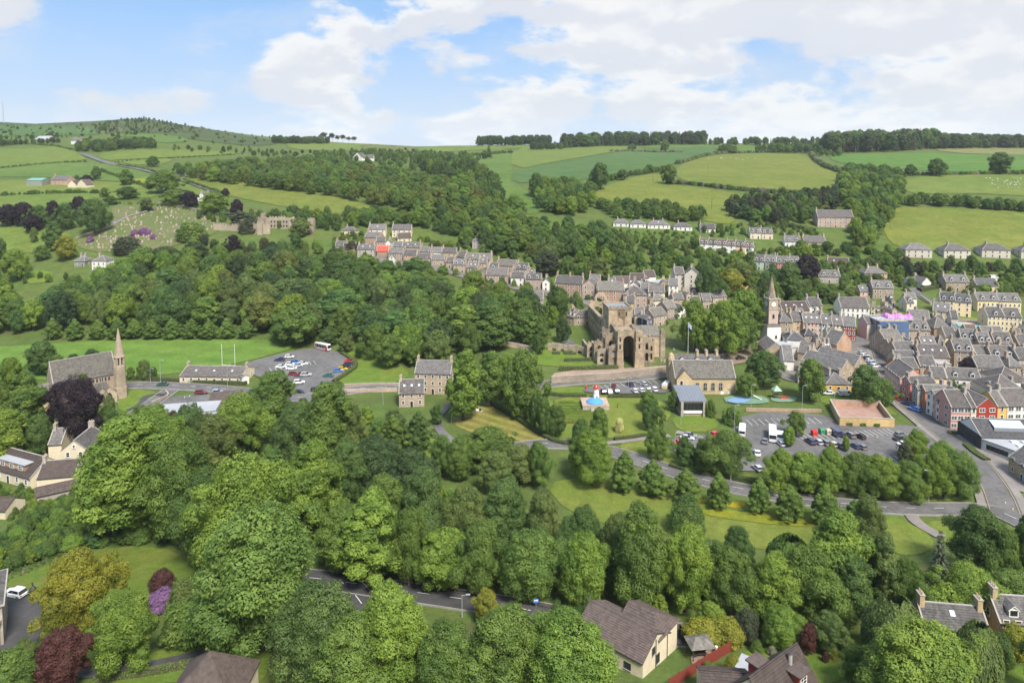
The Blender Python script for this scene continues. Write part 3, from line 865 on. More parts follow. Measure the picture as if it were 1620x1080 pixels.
def willow_crown(name, seed, prof, z0, n, size):
 """hanging sprays from a domed crown"""
 rng = np.random.default_rng(seed)
 P, Nn, A, S, v = [], [], [], [], []
 for i in range(n):
  t = rng.random() ** 0.75
  a = rng.random() * 6.2832
  cl = math.sin(a * 4 + 1.3 * math.sin(t * 5)) * 0.5 + 0.5
  r = prof(t) * (0.72 + 0.2 * cl + 0.12 * rng.random())
  z = z0 + (1 - z0) * t
  m = 6
  s = np.arange(m) / m
  ln = 0.09 * (0.4 + rng.random())
  zz_ = z - ln * s; rr = r + 0.02 * s
  ok = zz_ > 0.03
  x = np.cos(a) * rr; y = np.sin(a) * rr
  P.append(np.stack([x, y, zz_], 1)[ok])
  k = ok.sum()
  Nn.append(np.tile([math.cos(a), math.sin(a), 0.45], (k, 1)) + rng.normal(size=(k, 3)) * 0.4)
  A.append(np.tile([0.1 * math.cos(a), 0.1 * math.sin(a), -1.0], (k, 1)) + rng.normal(size=(k, 3)) * 0.45)
  S.append(size * (0.6 + 0.7 * rng.random(k)))
  v.append(np.clip(0.3 * cl + 0.3 * rng.random() + 0.4 * rng.random(k), 0, 1))
 P = np.concatenate(P)
 me = cards_mesh(name, P, np.concatenate(Nn), np.concatenate(S), np.concatenate(v), LEAF, 1.7, np.concatenate(A), rng)
 return me, 2 * np.percentile(np.hypot(P[:, 0], P[:, 1]), 97)
def trunk_mesh(name, seed, r, top, limbs, spread, lz, mat):
 rnd = random.Random(seed)
 mb = MB()
 pts = [(0, 0, -0.03)]
 x = y = 0
 for i in range(1, 6):
  x += rnd.uniform(-.012, .012); y += rnd.uniform(-.012, .012)
  pts.append((x, y, top * i / 5))
 for i in range(5):
  r0 = r * (1 - i / 5 * 0.8) * (1.35 if i == 0 else 1); r1 = r * (1 - (i + 1) / 5 * 0.8)
  mb.frustum(pts[i], pts[i + 1], r0, r1, mat, 7, caps=False)
 for k in range(limbs):
  t = lz + (top * 0.92 - lz) * k / max(1, limbs - 1)
  a = k * 2.4 + rnd.random()
  j = min(4, int(t / top * 5)); p0 = Vector(pts[j]).lerp(Vector(pts[j + 1]), (t / top * 5) - j)
  L = spread * (1 - 0.5 * k / limbs)
  p1 = p0 + Vector((math.cos(a) * L * .5, math.sin(a) * L * .5, L * 0.35))
  p2 = p1 + Vector((math.cos(a + .3) * L * .45, math.sin(a + .3) * L * .45, L * 0.3))
  mb.frustum(p0, p1, r * 0.45, r * 0.28, mat, 5, caps=False); mb.frustum(p1, p2, r * 0.28, r * 0.1, mat, 5, caps=False)
 return mb.mesh(name)
def dome(w, p=0.55, lo=0.12, hi=0.9):
 return lambda t: w * max(0.02, math.sin(math.pi * (lo + (hi - lo) * t))) ** p
def make_protos():
 tr = trunk_mesh('trunk', 1, 0.022, 0.72, 6, 0.30, 0.22, BARK)
 tr2 = trunk_mesh('trunk', 2, 0.018, 0.80, 6, 0.22, 0.30, BARK)
 trp = trunk_mesh('trunk', 3, 0.016, 0.85, 5, 0.16, 0.55, BARK_PALE)
 trc = trunk_mesh('trunk', 4, 0.014, 0.92, 0, 0, 0.2, BARK)
 trs = trunk_mesh('trunk', 5, 0.03, 0.5, 5, 0.35, 0.12, BARK)
 P = PROTO
 rd = []
 for s in range(3):
  me, w = puff_crown('crown', 10 + s, dome(0.37 + 0.03 * s, 0.62, 0.16, 0.93), 0.16, 46, 0.115, 16000, 0.0140, lob=0.2)
  rd.append((me, tr, w))
 P['round'] = rd
 P['tall'] = [(*puff_crown('crown', 20 + s, dome(0.25 + 0.03 * s, 0.6, 0.14, 0.94), 0.14, 52, 0.09, 15000, 0.0130, lob=0.14), tr2) for s in range(2)]
 P['tall'] = [(a, c, b) for a, b, c in P['tall']]
 P['spread'] = [(a, c, b) for a, b, c in [(*puff_crown('crown', 30 + s, dome(0.50, 0.6, 0.2, 0.9), 0.2, 56, 0.125, 17000, 0.0148, lob=0.24), tr) for s in range(2)]]
 P['cone'] = [(a, c, b) for a, b, c in [(*puff_crown('crown', 40 + s, lambda t: 0.36 * (math.sin(math.pi * min(1, 0.16 + 0.84 * t)) ** 0.8) * (1.12 - 0.45 * t), 0.10, 44, 0.085, 9000, 0.0185, lob=0.05), tr2) for s in range(2)]]
 me, w = willow_crown('crown', 51, dome(0.37, 0.6, 0.24, 0.93), 0.12, 2200, 0.017); P['willow'] = [(me, tr, w)]
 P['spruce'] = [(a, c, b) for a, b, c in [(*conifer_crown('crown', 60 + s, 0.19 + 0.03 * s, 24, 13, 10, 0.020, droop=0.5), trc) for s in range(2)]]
 me, w = puff_crown('crown', 70, dome(0.21, 0.5, 0.15, 0.95), 0.5, 22, 0.075, 6000, 0.015, mat=NEEDLE, squash=0.6, lob=0.25); P['pine'] = [(me, trp, w)]
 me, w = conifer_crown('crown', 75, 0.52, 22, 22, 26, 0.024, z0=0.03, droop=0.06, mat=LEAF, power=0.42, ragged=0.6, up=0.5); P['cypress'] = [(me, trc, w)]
 P['bush'] = [(a, c, b) for a, b, c in [(*puff_crown('crown', 80 + s, dome(0.55, 0.5, 0.3, 0.92), 0.04, 34, 0.20, 6000, 0.030, lob=0.12), trs) for s in range(2)]]
 me, w = puff_crown('crown', 90, dome(0.42, 0.5, 0.32, 0.97), 0.02, 60, 0.14, 11000, 0.014, core=0.95, jit=0.25, up=0.05, squash=1.0); P['clipped'] = [(me, trs, w)]
make_protos()
# the same habits again with finer sprays, for the trees that stand close
NEAR = {}
def make_near_protos():
 tr = PROTO['round'][0][1]; tr2 = PROTO['tall'][0][1]
 NEAR['round'] = [(a, tr, b) for a, b in (puff_crown('crown', 110 + s, dome(0.36 + 0.03 * s, 0.62, 0.16, 0.93), 0.17, 60, 0.105, 40000, 0.0092, lob=0.24) for s in range(3))]
 NEAR['tall'] = [(a, tr2, b) for a, b in (puff_crown('crown', 120 + s, dome(0.25 + 0.03 * s, 0.6, 0.14, 0.94), 0.16, 64, 0.085, 38000, 0.0086, lob=0.28) for s in range(2))]
 NEAR['spread'] = [(a, tr, b) for a, b in (puff_crown('crown', 130 + s, dome(0.50, 0.6, 0.2, 0.9), 0.2, 70, 0.115, 44000, 0.0098, lob=0.28) for s in range(2))]
 NEAR['cone'] = [(a, tr2, b) for a, b in (puff_crown('crown', 140 + s, lambda t: 0.36 * (math.sin(math.pi * min(1, 0.16 + 0.84 * t)) ** 0.8) * (1.12 - 0.45 * t), 0.10, 56, 0.08, 30000, 0.0105, lob=0.08) for s in range(1))]
 NEAR['bush'] = [(a, PROTO['bush'][0][1], b) for a, b in (puff_crown('crown', 180, dome(0.55, 0.5, 0.3, 0.92), 0.04, 44, 0.18, 16000, 0.019, lob=0.16) for _ in range(1))]
make_near_protos()
TINT = {'b': (0.156, 0.238, 0.038), 'm': (0.122, 0.192, 0.039), 'd': (0.088, 0.150, 0.037), 'o': (0.130, 0.172, 0.046),
  'y': (0.24, 0.25, 0.035), 'p': (0.034, 0.022, 0.030), 'u': (0.106, 0.168, 0.046), 'r': (0.10, 0.042, 0.036),
  'g': (0.225, 0.235, 0.030), 's': (0.132, 0.180, 0.046), 'k': (0.062, 0.102, 0.034), 'n': (0.066, 0.078, 0.040), 'l': (0.185, 0.260, 0.040),
  'v': (0.27, 0.14, 0.27), 'c': (0.55, 0.53, 0.22), 'w': (0.24, 0.24, 0.16)}
TONE = {'b': 'bright green', 'm': 'mid green', 'd': 'dark green', 'o': 'olive green', 'y': 'yellow green', 'p': 'dark purple leaved', 'u': 'bluish green',
  'r': 'reddish brown', 'g': 'golden yellow', 's': 'pale grey green', 'k': 'very dark green', 'n': 'brownish green', 'l': 'lime green', 'v': 'lilac flowering',
  'c': 'pale cream leaved', 'w': 'white blossomed'}
TREES = []          # dicts: p, h, w, kind, tone, tint, zone, hero
_tr = random.Random(77)
def jitter_tint(t, amt=0.20):
 f = 1 + _tr.uniform(-amt, amt); g = _tr.uniform(-amt, amt) * 0.5
 return (t[0] * f * (1 + g), t[1] * f, t[2] * f * (1 - g * 1.2))
def T(cx, top, base, w, kind='round', tone='m', zone='', name=None):
 """a tree read off the photo: crown centre column, top row, base row, crown width, all in pixels"""
 p = gp(cx, base)
 U, V = level_uv(cx, top)
 h = (CAMZ - (float(V) - HOR) * p.y / F) - p.z
 h = max(0.6, h)
 TREES.append(dict(p=p, h=h, w=w * p.y / F, kind=kind, tone=tone, tint=jitter_tint(TINT[tone], 0.08), zone=zone, hero=True, name=name))
def far_scale(poly):
 px = np.mean([p[0] for p in poly]); py = np.mean([p[1] for p in poly])
 V = float(level_uv(px, py)[1])
 old = np.interp(V, [220, 235, 250, 265, 290, 320, 360, 400, 440, 480, 520], [2200, 1850, 1550, 1300, 1030, 830, 660, 540, 450, 385, 335])
 return min(1.0, gp(px, py).y / old)
def WOOD(poly, spacing, hs, tones, kinds, zone, seed, wr=(0.62, 0.85), n_max=2000):
 """fill an area seen in the photo with trees at natural spacing"""
 rnd = random.Random(seed)
 X, Y, Z = gpn(np.array([p[0] for p in poly], float), np.array([p[1] for p in poly], float))
 wp = list(zip(X.tolist(), Y.tolist()))
 x0, x1, y0, y1 = min(X), max(X), min(Y), max(Y)
 grid = {}
 k_ = far_scale(poly); spacing *= k_; hs = (hs[0] * k_, hs[1] * k_)
 c = 0
 tries = int((x1 - x0) * (y1 - y0) / spacing ** 2 * 6) + 60
 pts = np.array([(rnd.uniform(x0, x1), rnd.uniform(y0, y1)) for _ in range(min(tries, 60000))])
 ok = _inpoly(pts[:, 0], pts[:, 1], wp)
 for x, y in pts[ok]:
  key = (int(x // spacing), int(y // spacing))
  bad = False
  for i in (-1, 0, 1):
   for j in (-1, 0, 1):
    for q in grid.get((key[0] + i, key[1] + j), ()):
     if (q[0] - x) ** 2 + (q[1] - y) ** 2 < spacing ** 2:
      bad = True
  if bad:
   continue
  grid.setdefault(key, []).append((x, y))
  h = rnd.uniform(*hs)
  tone = rnd.choice(tones); kind = rnd.choice(kinds)
  wid = h * rnd.uniform(*wr)
  if kind in ('spruce',): wid = h * 0.42
  if kind in ('pine',): wid = h * 0.40
  TREES.append(dict(p=Vector((x, y, float(height(x, y)))), h=h, w=wid, kind=kind, tone=tone, tint=jitter_tint(TINT[tone]), zone=zone, hero=False, name=None))
  c += 1
  if c >= n_max:
   break
def LINE(pix, spacing, hs, tones, kinds, zone, seed, wr=(0.7, 1.0), jit=1.0):
 """trees strung along a line: hedgerow trees, avenues, shelter belts"""
 rnd = random.Random(seed)
 k_ = far_scale(pix); spacing *= k_ * (0.55 if zone.startswith('along the') else 1.0); hs = (hs[0] * k_, hs[1] * k_); jit *= k_
 path = wpath(pix, 2.0, 1)
 d = 0.0; nxt = 0.0
 for a, b in zip(path[:-1], path[1:]):
  d += (b - a).length
  while nxt <= d:
   q = b + Vector((rnd.uniform(-jit, jit), rnd.uniform(-jit, jit), 0))
   h = rnd.uniform(*hs); tone = rnd.choice(tones); kind = rnd.choice(kinds)
   wid = h * rnd.uniform(*wr)
   if kind == 'spruce': wid = h * 0.4
   TREES.append(dict(p=Vector((q.x, q.y, float(height(q.x, q.y)))), h=h, w=wid, kind=kind, tone=tone, tint=jitter_tint(TINT[tone]), zone=zone, hero=False, name=None))
   nxt += spacing * rnd.uniform(0.7, 1.3)
def emit_tree(t, name, label, cat, group):
 protos = NEAR[t['kind']] if (t['p'].y < 215 and t['kind'] in NEAR and t['h'] > 3) else PROTO[t['kind']]
 cm, tm, w0 = protos[_tr.randrange(len(protos))]
 s = t['w'] / w0
 root = empty(name, t['p'] - Vector((0, 0, 0.05 * t['h'] * 0)), _tr.uniform(0, 6.28), label, cat, group)
 c = mobj('crown', cm, root); c.scale = (s * _tr.uniform(.9, 1.12), s * _tr.uniform(.9, 1.12), t['h']); c['tint'] = t['tint']
 c.rotation_euler = (_tr.uniform(-.06, .06), _tr.uniform(-.06, .06), 0)
 if t['kind'] not in ('clipped',):
  k = mobj('trunk', tm, root); ks = min(s, t['h']) ; k.scale = (ks, ks, t['h'])
 return root
ORD = ['first', 'second', 'third', 'fourth', 'fifth', 'sixth', 'seventh', 'eighth', 'ninth', 'tenth', 'eleventh', 'twelfth', 'thirteenth', 'fourteenth', 'fifteenth', 'sixteenth',
  'seventeenth', 'eighteenth', 'nineteenth', 'twentieth']
def ordinal(i):
 return ORD[i] if i < 20 else (('twenty-', 'thirty-', 'forty-', 'fifty-', 'sixty-', 'seventy-', 'eighty-', 'ninety-')[min(7, i // 10 - 2)] + (['', ] + ORD)[(i + 1) % 10] if (i + 1) % 10 else str(i + 1) + 'th')
KNAME = {'round': 'broadleaf_tree', 'tall': 'broadleaf_tree', 'spread': 'broadleaf_tree', 'cone': 'broadleaf_tree', 'willow': 'weeping_tree', 'spruce': 'conifer_tree', 'pine': 'pine_tree',
   'cypress': 'cypress_tree', 'bush': 'bush', 'clipped': 'clipped_bush'}
KWORD = {'round': 'round tree', 'tall': 'tall tree', 'spread': 'spreading tree', 'cone': 'small tree', 'willow': 'drooping tree', 'spruce': 'pointed conifer', 'pine': 'bare-trunked pine',
   'cypress': 'cypress', 'bush': 'bush', 'clipped': 'clipped bush'}
def visible_area():
 """how many pixels of each tree show, nearest first, on a half-size picture"""
 Wd, Hd = 810, 540
 buf = np.full((Hd, Wd), False)
 order = sorted(range(len(TREES)), key=lambda i: TREES[i]['p'].y)
 yy, xx = np.mgrid[0:Hd, 0:Wd]
 for i in order:
  t = TREES[i]
  p = t['p']
  bx, by = project((p.x, p.y, p.z)); tx, ty = project((p.x, p.y, p.z + t['h']))
  cx, cy = (bx + tx) / 4, (by * 0.4 + ty * 0.6) / 2
  ry = max(0.6, (by - ty) / 4 * 0.85); rx = max(0.6, t['w'] * F / p.y / 4)
  x0, x1 = int(max(0, cx - rx)), int(min(Wd, cx + rx + 2)); y0, y1 = int(max(0, cy - ry)), int(min(Hd, cy + ry + 2))
  if x0 >= x1 or y0 >= y1:
   t['vis'] = 0; continue
  m = ((xx[y0:y1, x0:x1] - cx) / rx) ** 2 + ((yy[y0:y1, x0:x1] - cy) / ry) ** 2 < 1
  sub = buf[y0:y1, x0:x1]
  t['vis'] = int((m & ~sub).sum())
  sub |= m
  t['px'] = tx
def plant_all(limit=300):
 visible_area()
 fam = {}
 for t in TREES:
  t.setdefault('px', -999)
  fam.setdefault(KNAME[t['kind']], []).append(t)
 indiv, rest = [], []
 for k, lst in fam.items():
  lst.sort(key=lambda t: (-int(t['hero'] and t['vis'] > 0), -t['vis']))
  n = 0
  for t in lst:
   if t['vis'] >= 6 and n < limit:
    indiv.append(t); n += 1
   else:
    rest.append(t)
 sets = {}
 for t in indiv:
  sets.setdefault((t['zone'], t['tone'], t['kind']), []).append(t)
 for (zone, tone, kind), lst in sets.items():
  lst.sort(key=lambda t: t['px'])
  for i, t in enumerate(lst):
   base = f"{TONE[tone]} {KWORD[kind]} {zone}"
   lab = base if len(lst) == 1 else f"{base}, {ordinal(i)} from left"
   if t['name'] and len(lst) == 1:
    lab = base
   cat = 'bush' if kind in ('bush', 'clipped') else 'tree'
   emit_tree(t, t['name'] or KNAME[kind], lab, cat, (KWORD[kind] + 's ' + zone)[:70] if len(lst) > 1 else None)
 reg = {}
 for t in rest:
  reg.setdefault(t['zone'], []).append(t)
 for zone, lst in reg.items():
  mass(zone, lst)
KLIST = ['round', 'tall', 'spread', 'cone', 'willow', 'spruce', 'pine', 'cypress', 'bush', 'clipped']
_ng = None
def mass_group():
 """geometry nodes: one of the crowns on every point, turned, scaled and tinted"""
 global _ng
 if _ng:
  return _ng
 ng = bpy.data.node_groups.new('tree_mass', 'GeometryNodeTree')
 ng.interface.new_socket('Geometry', in_out='INPUT', socket_type='NodeSocketGeometry')
 ng.interface.new_socket('Geometry', in_out='OUTPUT', socket_type='NodeSocketGeometry')
 N, L = ng.nodes, ng.links
 gi, go = N.new('NodeGroupInput'), N.new('NodeGroupOutput')
 j = N.new('GeometryNodeJoinGeometry')
 refs = []
 _src = {}
 for o in COL.objects:
  if o.type == 'MESH' and o.name.startswith('crown'):
   _src.setdefault(o.data.name, o)
 for k in KLIST:
  for me, tm, w0 in PROTO[k]:
   refs.append((k, me, w0))
 ids = {}
 for n, (k, me, w0) in enumerate(refs):
  src = _src.get(me.name)
  if src is None:
   continue
  ids.setdefault(k, []).append((n, w0, src))
 order = [x for k in KLIST for x in [(k, *e) for e in ids.get(k, [])]]
 idx = {}
 for i, (k, n, w0, src) in enumerate(order):
  idx.setdefault(k, []).append((i, w0))
 for (k, n, w0, src) in reversed(order):
  oi = N.new('GeometryNodeObjectInfo')
  oi.inputs['Object'].default_value = src
  oi.inputs['As Instance'].default_value = True
  oi.transform_space = 'ORIGINAL'
  L.new(oi.outputs['Geometry'], j.inputs[0])
 ip = N.new('GeometryNodeInstanceOnPoints')
 ip.inputs['Pick Instance'].default_value = True
 L.new(gi.outputs[0], ip.inputs['Points']); L.new(j.outputs[0], ip.inputs['Instance'])
 def attr(name, typ):
  a = N.new('GeometryNodeInputNamedAttribute'); a.data_type = typ; a.inputs['Name'].default_value = name
  return a.outputs['Attribute']
 L.new(attr('pick', 'INT'), ip.inputs['Instance Index'])
 cx = N.new('ShaderNodeCombineXYZ'); L.new(attr('turn', 'FLOAT'), cx.inputs[2])
 er = N.new('FunctionNodeEulerToRotation'); L.new(cx.outputs[0], er.inputs[0])
 L.new(er.outputs[0], ip.inputs['Rotation'])
 L.new(attr('size', 'FLOAT_VECTOR'), ip.inputs['Scale'])
 L.new(ip.outputs[0], go.inputs[0])
 _ng = (ng, idx)
 return _ng
def mass(zone, lst):
 ng, idx = mass_group()
 me = bpy.data.meshes.new('trees')
 pts, pick, size, turn, tint = [], [], [], [], []
 for t in lst:
  k = t['kind'] if t['kind'] in idx else 'round'
  i, w0 = idx[k][_tr.randrange(len(idx[k]))]
  pts.append(tuple(t['p'])); pick.append(i)
  size.append((t['w'] / w0 * _tr.uniform(.85, 1.2), t['w'] / w0 * _tr.uniform(.85, 1.2), t['h'])); turn.append(_tr.uniform(0, 6.28)); tint.append((*t['tint'], 1.0))
 me.from_pydata(pts, [], [])
 me.attributes.new('pick', 'INT', 'POINT').data.foreach_set('value', pick)
 me.attributes.new('turn', 'FLOAT', 'POINT').data.foreach_set('value', turn)
 me.attributes.new('size', 'FLOAT_VECTOR', 'POINT').data.foreach_set('vector', np.array(size, np.float32).ravel())
 me.attributes.new('tint', 'FLOAT_COLOR', 'POINT').data.foreach_set('color', np.array(tint, np.float32).ravel())
 o = mobj('wood_foliage', me)
 md = o.modifiers.new('trees', 'NODES'); md.node_group = ng
 tag(o, ('mass of further trees ' + zone)[:110], 'trees', kind='stuff')
# ================================================================== trees read off the photo
B_ = ['m', 'm', 'b', 'd']
# --- foreground gardens
Z = 'in the foreground garden'
T(412, 806, 1030, 215, 'round', 'm', 'with a broad dome beside the garden lawn')
T(400, 728, 905, 190, 'spread', 'b', 'behind the garden lawn')
T(505, 696, 850, 92, 'tall', 'b', 'rising above the wood left of the road bend')
T(212, 655, 850, 135, 'tall', 'b', 'behind the brown-roofed houses')
T(285, 690, 862, 150, 'round', 'm', 'at the back of the garden lawn')
T(330, 745, 880, 110, 'round', 'd', 'at the back of the garden lawn')
T(125, 880, 1012, 128, 'spread', 'g', 'on the garden lawn', name='golden_cypress')
T(197, 944, 1052, 140, 'spread', 'b', 'beside the golden cypress')
T(95, 998, 1095, 88, 'round', 'r', 'at the bottom edge below the golden cypress')
T(10, 1035, 1120, 110, 'round', 'm', 'in the bottom corner by the stone bay window')
T(50, 1010, 1100, 60, 'round', 's', 'in the bottom corner by the stone bay window')
T(258, 902, 936, 44, 'bush', 'r', 'above the lilac flowers on the lawn')
T(258, 934, 964, 52, 'bush', 'v', 'on the garden lawn', name='rhododendron')
T(290, 920, 990, 60, 'bush', 'o', 'beside the lilac flowers')
T(300, 950, 1015, 90, 'bush', 'm', 'under the broad dome tree')
T(505, 930, 1095, 150, 'round', 'u', 'at the bottom edge beside the side road')
T(622, 930, 1100, 150, 'round', 'b', 'at the bottom edge right of the side road')
T(555, 985, 1120, 150, 'round', 'm', 'at the bottom edge beside the side road')
T(708, 990, 1120, 130, 'round', 'm', 'at the bottom edge before the brown-roofed house')
T(790, 966, 1115, 150, 'round', 'm', 'at the bottom edge before the brown-roofed house')
T(895, 982, 1125, 185, 'round', 'b', 'at the bottom edge before the brown-roofed house')
T(770, 935, 985, 66, 'round', 'y', 'beside the roadside lamp')
T(880, 950, 988, 26, 'clipped', 'd', 'by the road end beside the brown-roofed house')
T(917, 958, 995, 22, 'clipped', 'd', 'touching the brown-roofed house')
T(930, 942, 985, 30, 'bush', 'u', 'behind the brown-roofed house')
T(1043, 942, 985, 26, 'tall', 'l', 'behind the brown-roofed house')
T(1125, 952, 1002, 46, 'round', 'l', 'beside the yellow green hedge')
T(1110, 983, 1018, 60, 'bush', 'y', 'before the garden shelter')
T(1150, 980, 1018, 50, 'bush', 'y', 'before the garden shelter')
T(1180, 966, 1015, 46, 'bush', 'n', 'at the end of the red fence')
T(1237, 960, 1025, 66, 'round', 'b', 'beside the end of the red fence')
T(1279, 985, 1035, 36, 'round', 'r', 'behind the dormer roof')
T(1312, 970, 1035, 56, 'round', 'u', 'behind the dormer roof')
T(1158, 1033, 1066, 30, 'clipped', 'g', 'beside the red fence')
T(1197, 1012, 1032, 20, 'clipped', 'm', 'under the end of the red fence')
T(1120, 1045, 1064, 18, 'clipped', 'm', 'against the near end of the red fence')
T(1122, 1058, 1090, 28, 'clipped', 'r', 'against the near end of the red fence')
T(1318, 1018, 1042, 16, 'clipped', 'y', 'at the back of the dormer house lawn')
T(1222, 1022, 1036, 14, 'bush', 'w', 'at the back of the dormer house lawn')
T(1305, 1030, 1046, 12, 'bush', 'r', 'at the back of the dormer house lawn')
T(1355, 1022, 1085, 70, 'round', 'm', 'beside the dormer house lawn')
T(1410, 944, 1050, 90, 'willow', 'o', 'left of the stone cottage')
T(1455, 990, 1130, 195, 'round', 'l', 'at the bottom edge before the stone cottage')
T(1545, 990, 1090, 70, 'willow', 'o', 'before the stone cottage')
T(1577, 1002, 1052, 52, 'clipped', 'd', 'dome before the stone cottages', name='topiary_dome')
T(1605, 990, 1040, 46, 'bush', 'g', 'beside the clipped dome')
T(1650, 1000, 1100, 60, 'round', 'm', 'at the right edge beside the clipped dome')
# --- right, between road and cottages
T(1485, 838, 975, 84, 'spruce', 'n', 'left of the roundabout road')
T(1545, 806, 912, 120, 'round', 'd', 'beside the road junction')
T(1590, 838, 930, 70, 'round', 'm', 'beside the road junction')
T(1625, 815, 935, 50, 'tall', 'm', 'at the right edge by the road junction')
T(1530, 902, 990, 125, 'spread', 'b', 'behind the stone cottages')
T(1600, 905, 985, 90, 'round', 'm', 'behind the stone cottages')
T(1398, 850, 975, 64, 'tall', 's', 'beside the pointed brown conifer')
T(1432, 880, 985, 60, 'round', 'm', 'beside the pointed brown conifer')
T(1330, 812, 965, 120, 'tall', 'b', 'rising above the riverside wood')
T(1375, 785, 890, 78, 'round', 's', 'between meadow and road')
T(1085, 785, 842, 64, 'clipped', 'd', 'round-headed on the river meadow')
T(1170, 835, 895, 60, 'round', 'd', 'at the near edge of the meadow')
# --- riverside belt behind the foreground road
zb = 'in the riverside wood behind the road'
for cx, top, base, w, k, tn in [(592, 772, 918, 140, 'cone', 'b'), (545, 800, 908, 90, 'round', 'm'), (655, 800, 924, 80, 'round', 'm'), (700, 835, 930, 96, 'round', 'b'), (765, 825, 938, 105, 'round', 'm'),
        (845, 838, 948, 110, 'round', 'm'), (925, 848, 958, 105, 'round', 'b'), (1010, 806, 964, 130, 'round', 'm'), (1085, 838, 968, 110, 'spread', 'b'), (1155, 866, 974, 110, 'round', 'm'),
        (1222, 880, 980, 105, 'round', 'b'), (1285, 868, 985, 120, 'round', 'm'), (1340, 880, 990, 100, 'tall', 'd'), (735, 770, 880, 90, 'round', 's'), (800, 760, 870, 90, 'round', 'd'),
        (860, 775, 880, 90, 'round', 'o'), (670, 745, 860, 110, 'round', 'u'), (920, 800, 900, 80, 'round', 'd'), (975, 815, 915, 70, 'round', 's'), (1120, 850, 930, 70, 'round', 'u'), (1250, 850, 940, 80, 'willow', 'm')]:
 T(cx, top, base, w, k, tn, zb)
WOOD([(505, 895), (560, 840), (620, 800), (700, 790), (790, 800), (850, 850), (880, 905), (1000, 930), (1100, 938), (1200, 948), (1320, 945), (1365, 960), (1350, 988), (1200, 975), (1000, 962), (800, 932), (640, 906)], 6.2, (7, 10.5), ['m', 'b', 'd', 'u', 'o', 'm', 's', 'l', 'b'], ['round', 'tall', 'round', 'spread'], zb, 3)
WOOD([(1395, 900), (1450, 915), (1620, 925), (1640, 960), (1450, 960), (1390, 1000), (1350, 990)], 7, (6, 11), ['m', 'd', 'u', 'b'], ['round', 'tall'], 'between the roundabout road and the cottages', 4)
# --- middle left
zm = 'in the wood below the church'
for cx, top, base, w, k, tn in [(430, 590, 690, 80, 'tall', 'm'), (385, 628, 720, 100, 'spread', 'b'), (340, 655, 740, 90, 'round', 'o'), (300, 640, 720, 60, 'round', 'd'), (470, 640, 735, 80, 'round', 'u'), (525, 605, 745, 78, 'tall', 'm'),
        (560, 640, 740, 60, 'tall', 'o'), (625, 655, 715, 50, 'cone', 'm'), (660, 650, 712, 44, 'cone', 'd'), (655, 712, 800, 90, 'round', 'k'), (590, 690, 780, 90, 'round', 'k'), (550, 700, 800, 80, 'round', 'd'),
        (612, 750, 850, 80, 'round', 'm'), (455, 740, 830, 70, 'round', 'm'), (700, 690, 750, 60, 'round', 'm'), (245, 640, 690, 60, 'round', 'b'), (270, 660, 740, 90, 'round', 'b'), (225, 660, 720, 60, 'tall', 'b')]:
 T(cx, top, base, w, k, tn, zm)
WOOD([(200, 740), (300, 735), (420, 690), (480, 672), (560, 720), (640, 750), (700, 760), (690, 800), (620, 860), (540, 900), (470, 850), (430, 870), (330, 870), (220, 850)], 6.8, (7, 13), ['m', 'b', 'd', 'o', 'u', 'm'], ['round', 'tall', 'round', 'spread'], zm, 5)
WOOD([(300, 700), (400, 668), (470, 660), (560, 665), (640, 690), (620, 720), (540, 720), (430, 700), (330, 735)], 7.5, (8, 14), ['m', 'b', 'o', 'd'], ['round', 'tall'], zm, 6)
# shrubbery behind the garden
WOOD([(-30, 870), (40, 820), (120, 790), (180, 800), (300, 850), (290, 862), (180, 862), (100, 872), (20, 905), (-30, 925)], 4.2, (4, 8), ['d', 'm', 'd', 'b'], ['round', 'bush', 'spread'], 'in the shrubbery behind the garden lawn', 8, wr=(0.9, 1.3))
WOOD([(0, 905), (60, 888), (130, 868), (140, 872), (60, 900), (5, 922)], 2.0, (0.8, 1.6), ['m', 's', 'w'], ['bush'], 'in the border of the garden lawn', 9, wr=(0.9, 1.3))
# --- left edge, church
for cx, top, base, w, k, tn in [(18, 565, 700, 70, 'tall', 'b'), (40, 590, 700, 60, 'tall', 'm'), (8, 650, 740, 70, 'tall', 'l'), (60, 655, 725, 40, 'round', 'd'), (-10, 600, 720, 70, 'round', 'm')]:
 T(cx, top, base, w, k, tn, 'at the left edge beside the church')
T(118, 602, 698, 112, 'spread', 'p', 'before the church', name='copper_beech')
T(170, 645, 690, 40, 'round', 'd', 'beside the copper beech')
T(176, 625, 660, 22, 'round', 'o', 'against the church aisle')
T(133, 590, 640, 24, 'round', 'o', 'against the church roof')
T(66, 540, 592, 54, 'tall', 'd', 'behind the church')
T(86, 562, 592, 34, 'tall', 'm', 'behind the church')
T(118, 560, 592, 26, 'round', 'k', 'behind the church')
T(148, 552, 590, 30, 'round', 'k', 'behind the church')
T(207, 580, 600, 14, 'round', 'm', 'right of the church spire')
T(228, 570, 600, 26, 'round', 's', 'right of the church spire')
T(243, 580, 600, 14, 'round', 'd', 'right of the church spire')
T(197, 655, 690, 40, 'round', 'd', 'beside the church lawn')
T(222, 642, 672, 40, 'round', 'm', 'beside the church lawn')
T(275, 650, 690, 30, 'round', 'r', 'before the garage forecourt')
for i, cx in enumerate((85, 117, 155, 185, 212, 242, 273, 303, 331, 360, 389)):
 T(cx, 503 + (i % 3), 537 - (i > 3) * 1.5, 30, 'cone', 'm', 'in the row along the playing field')
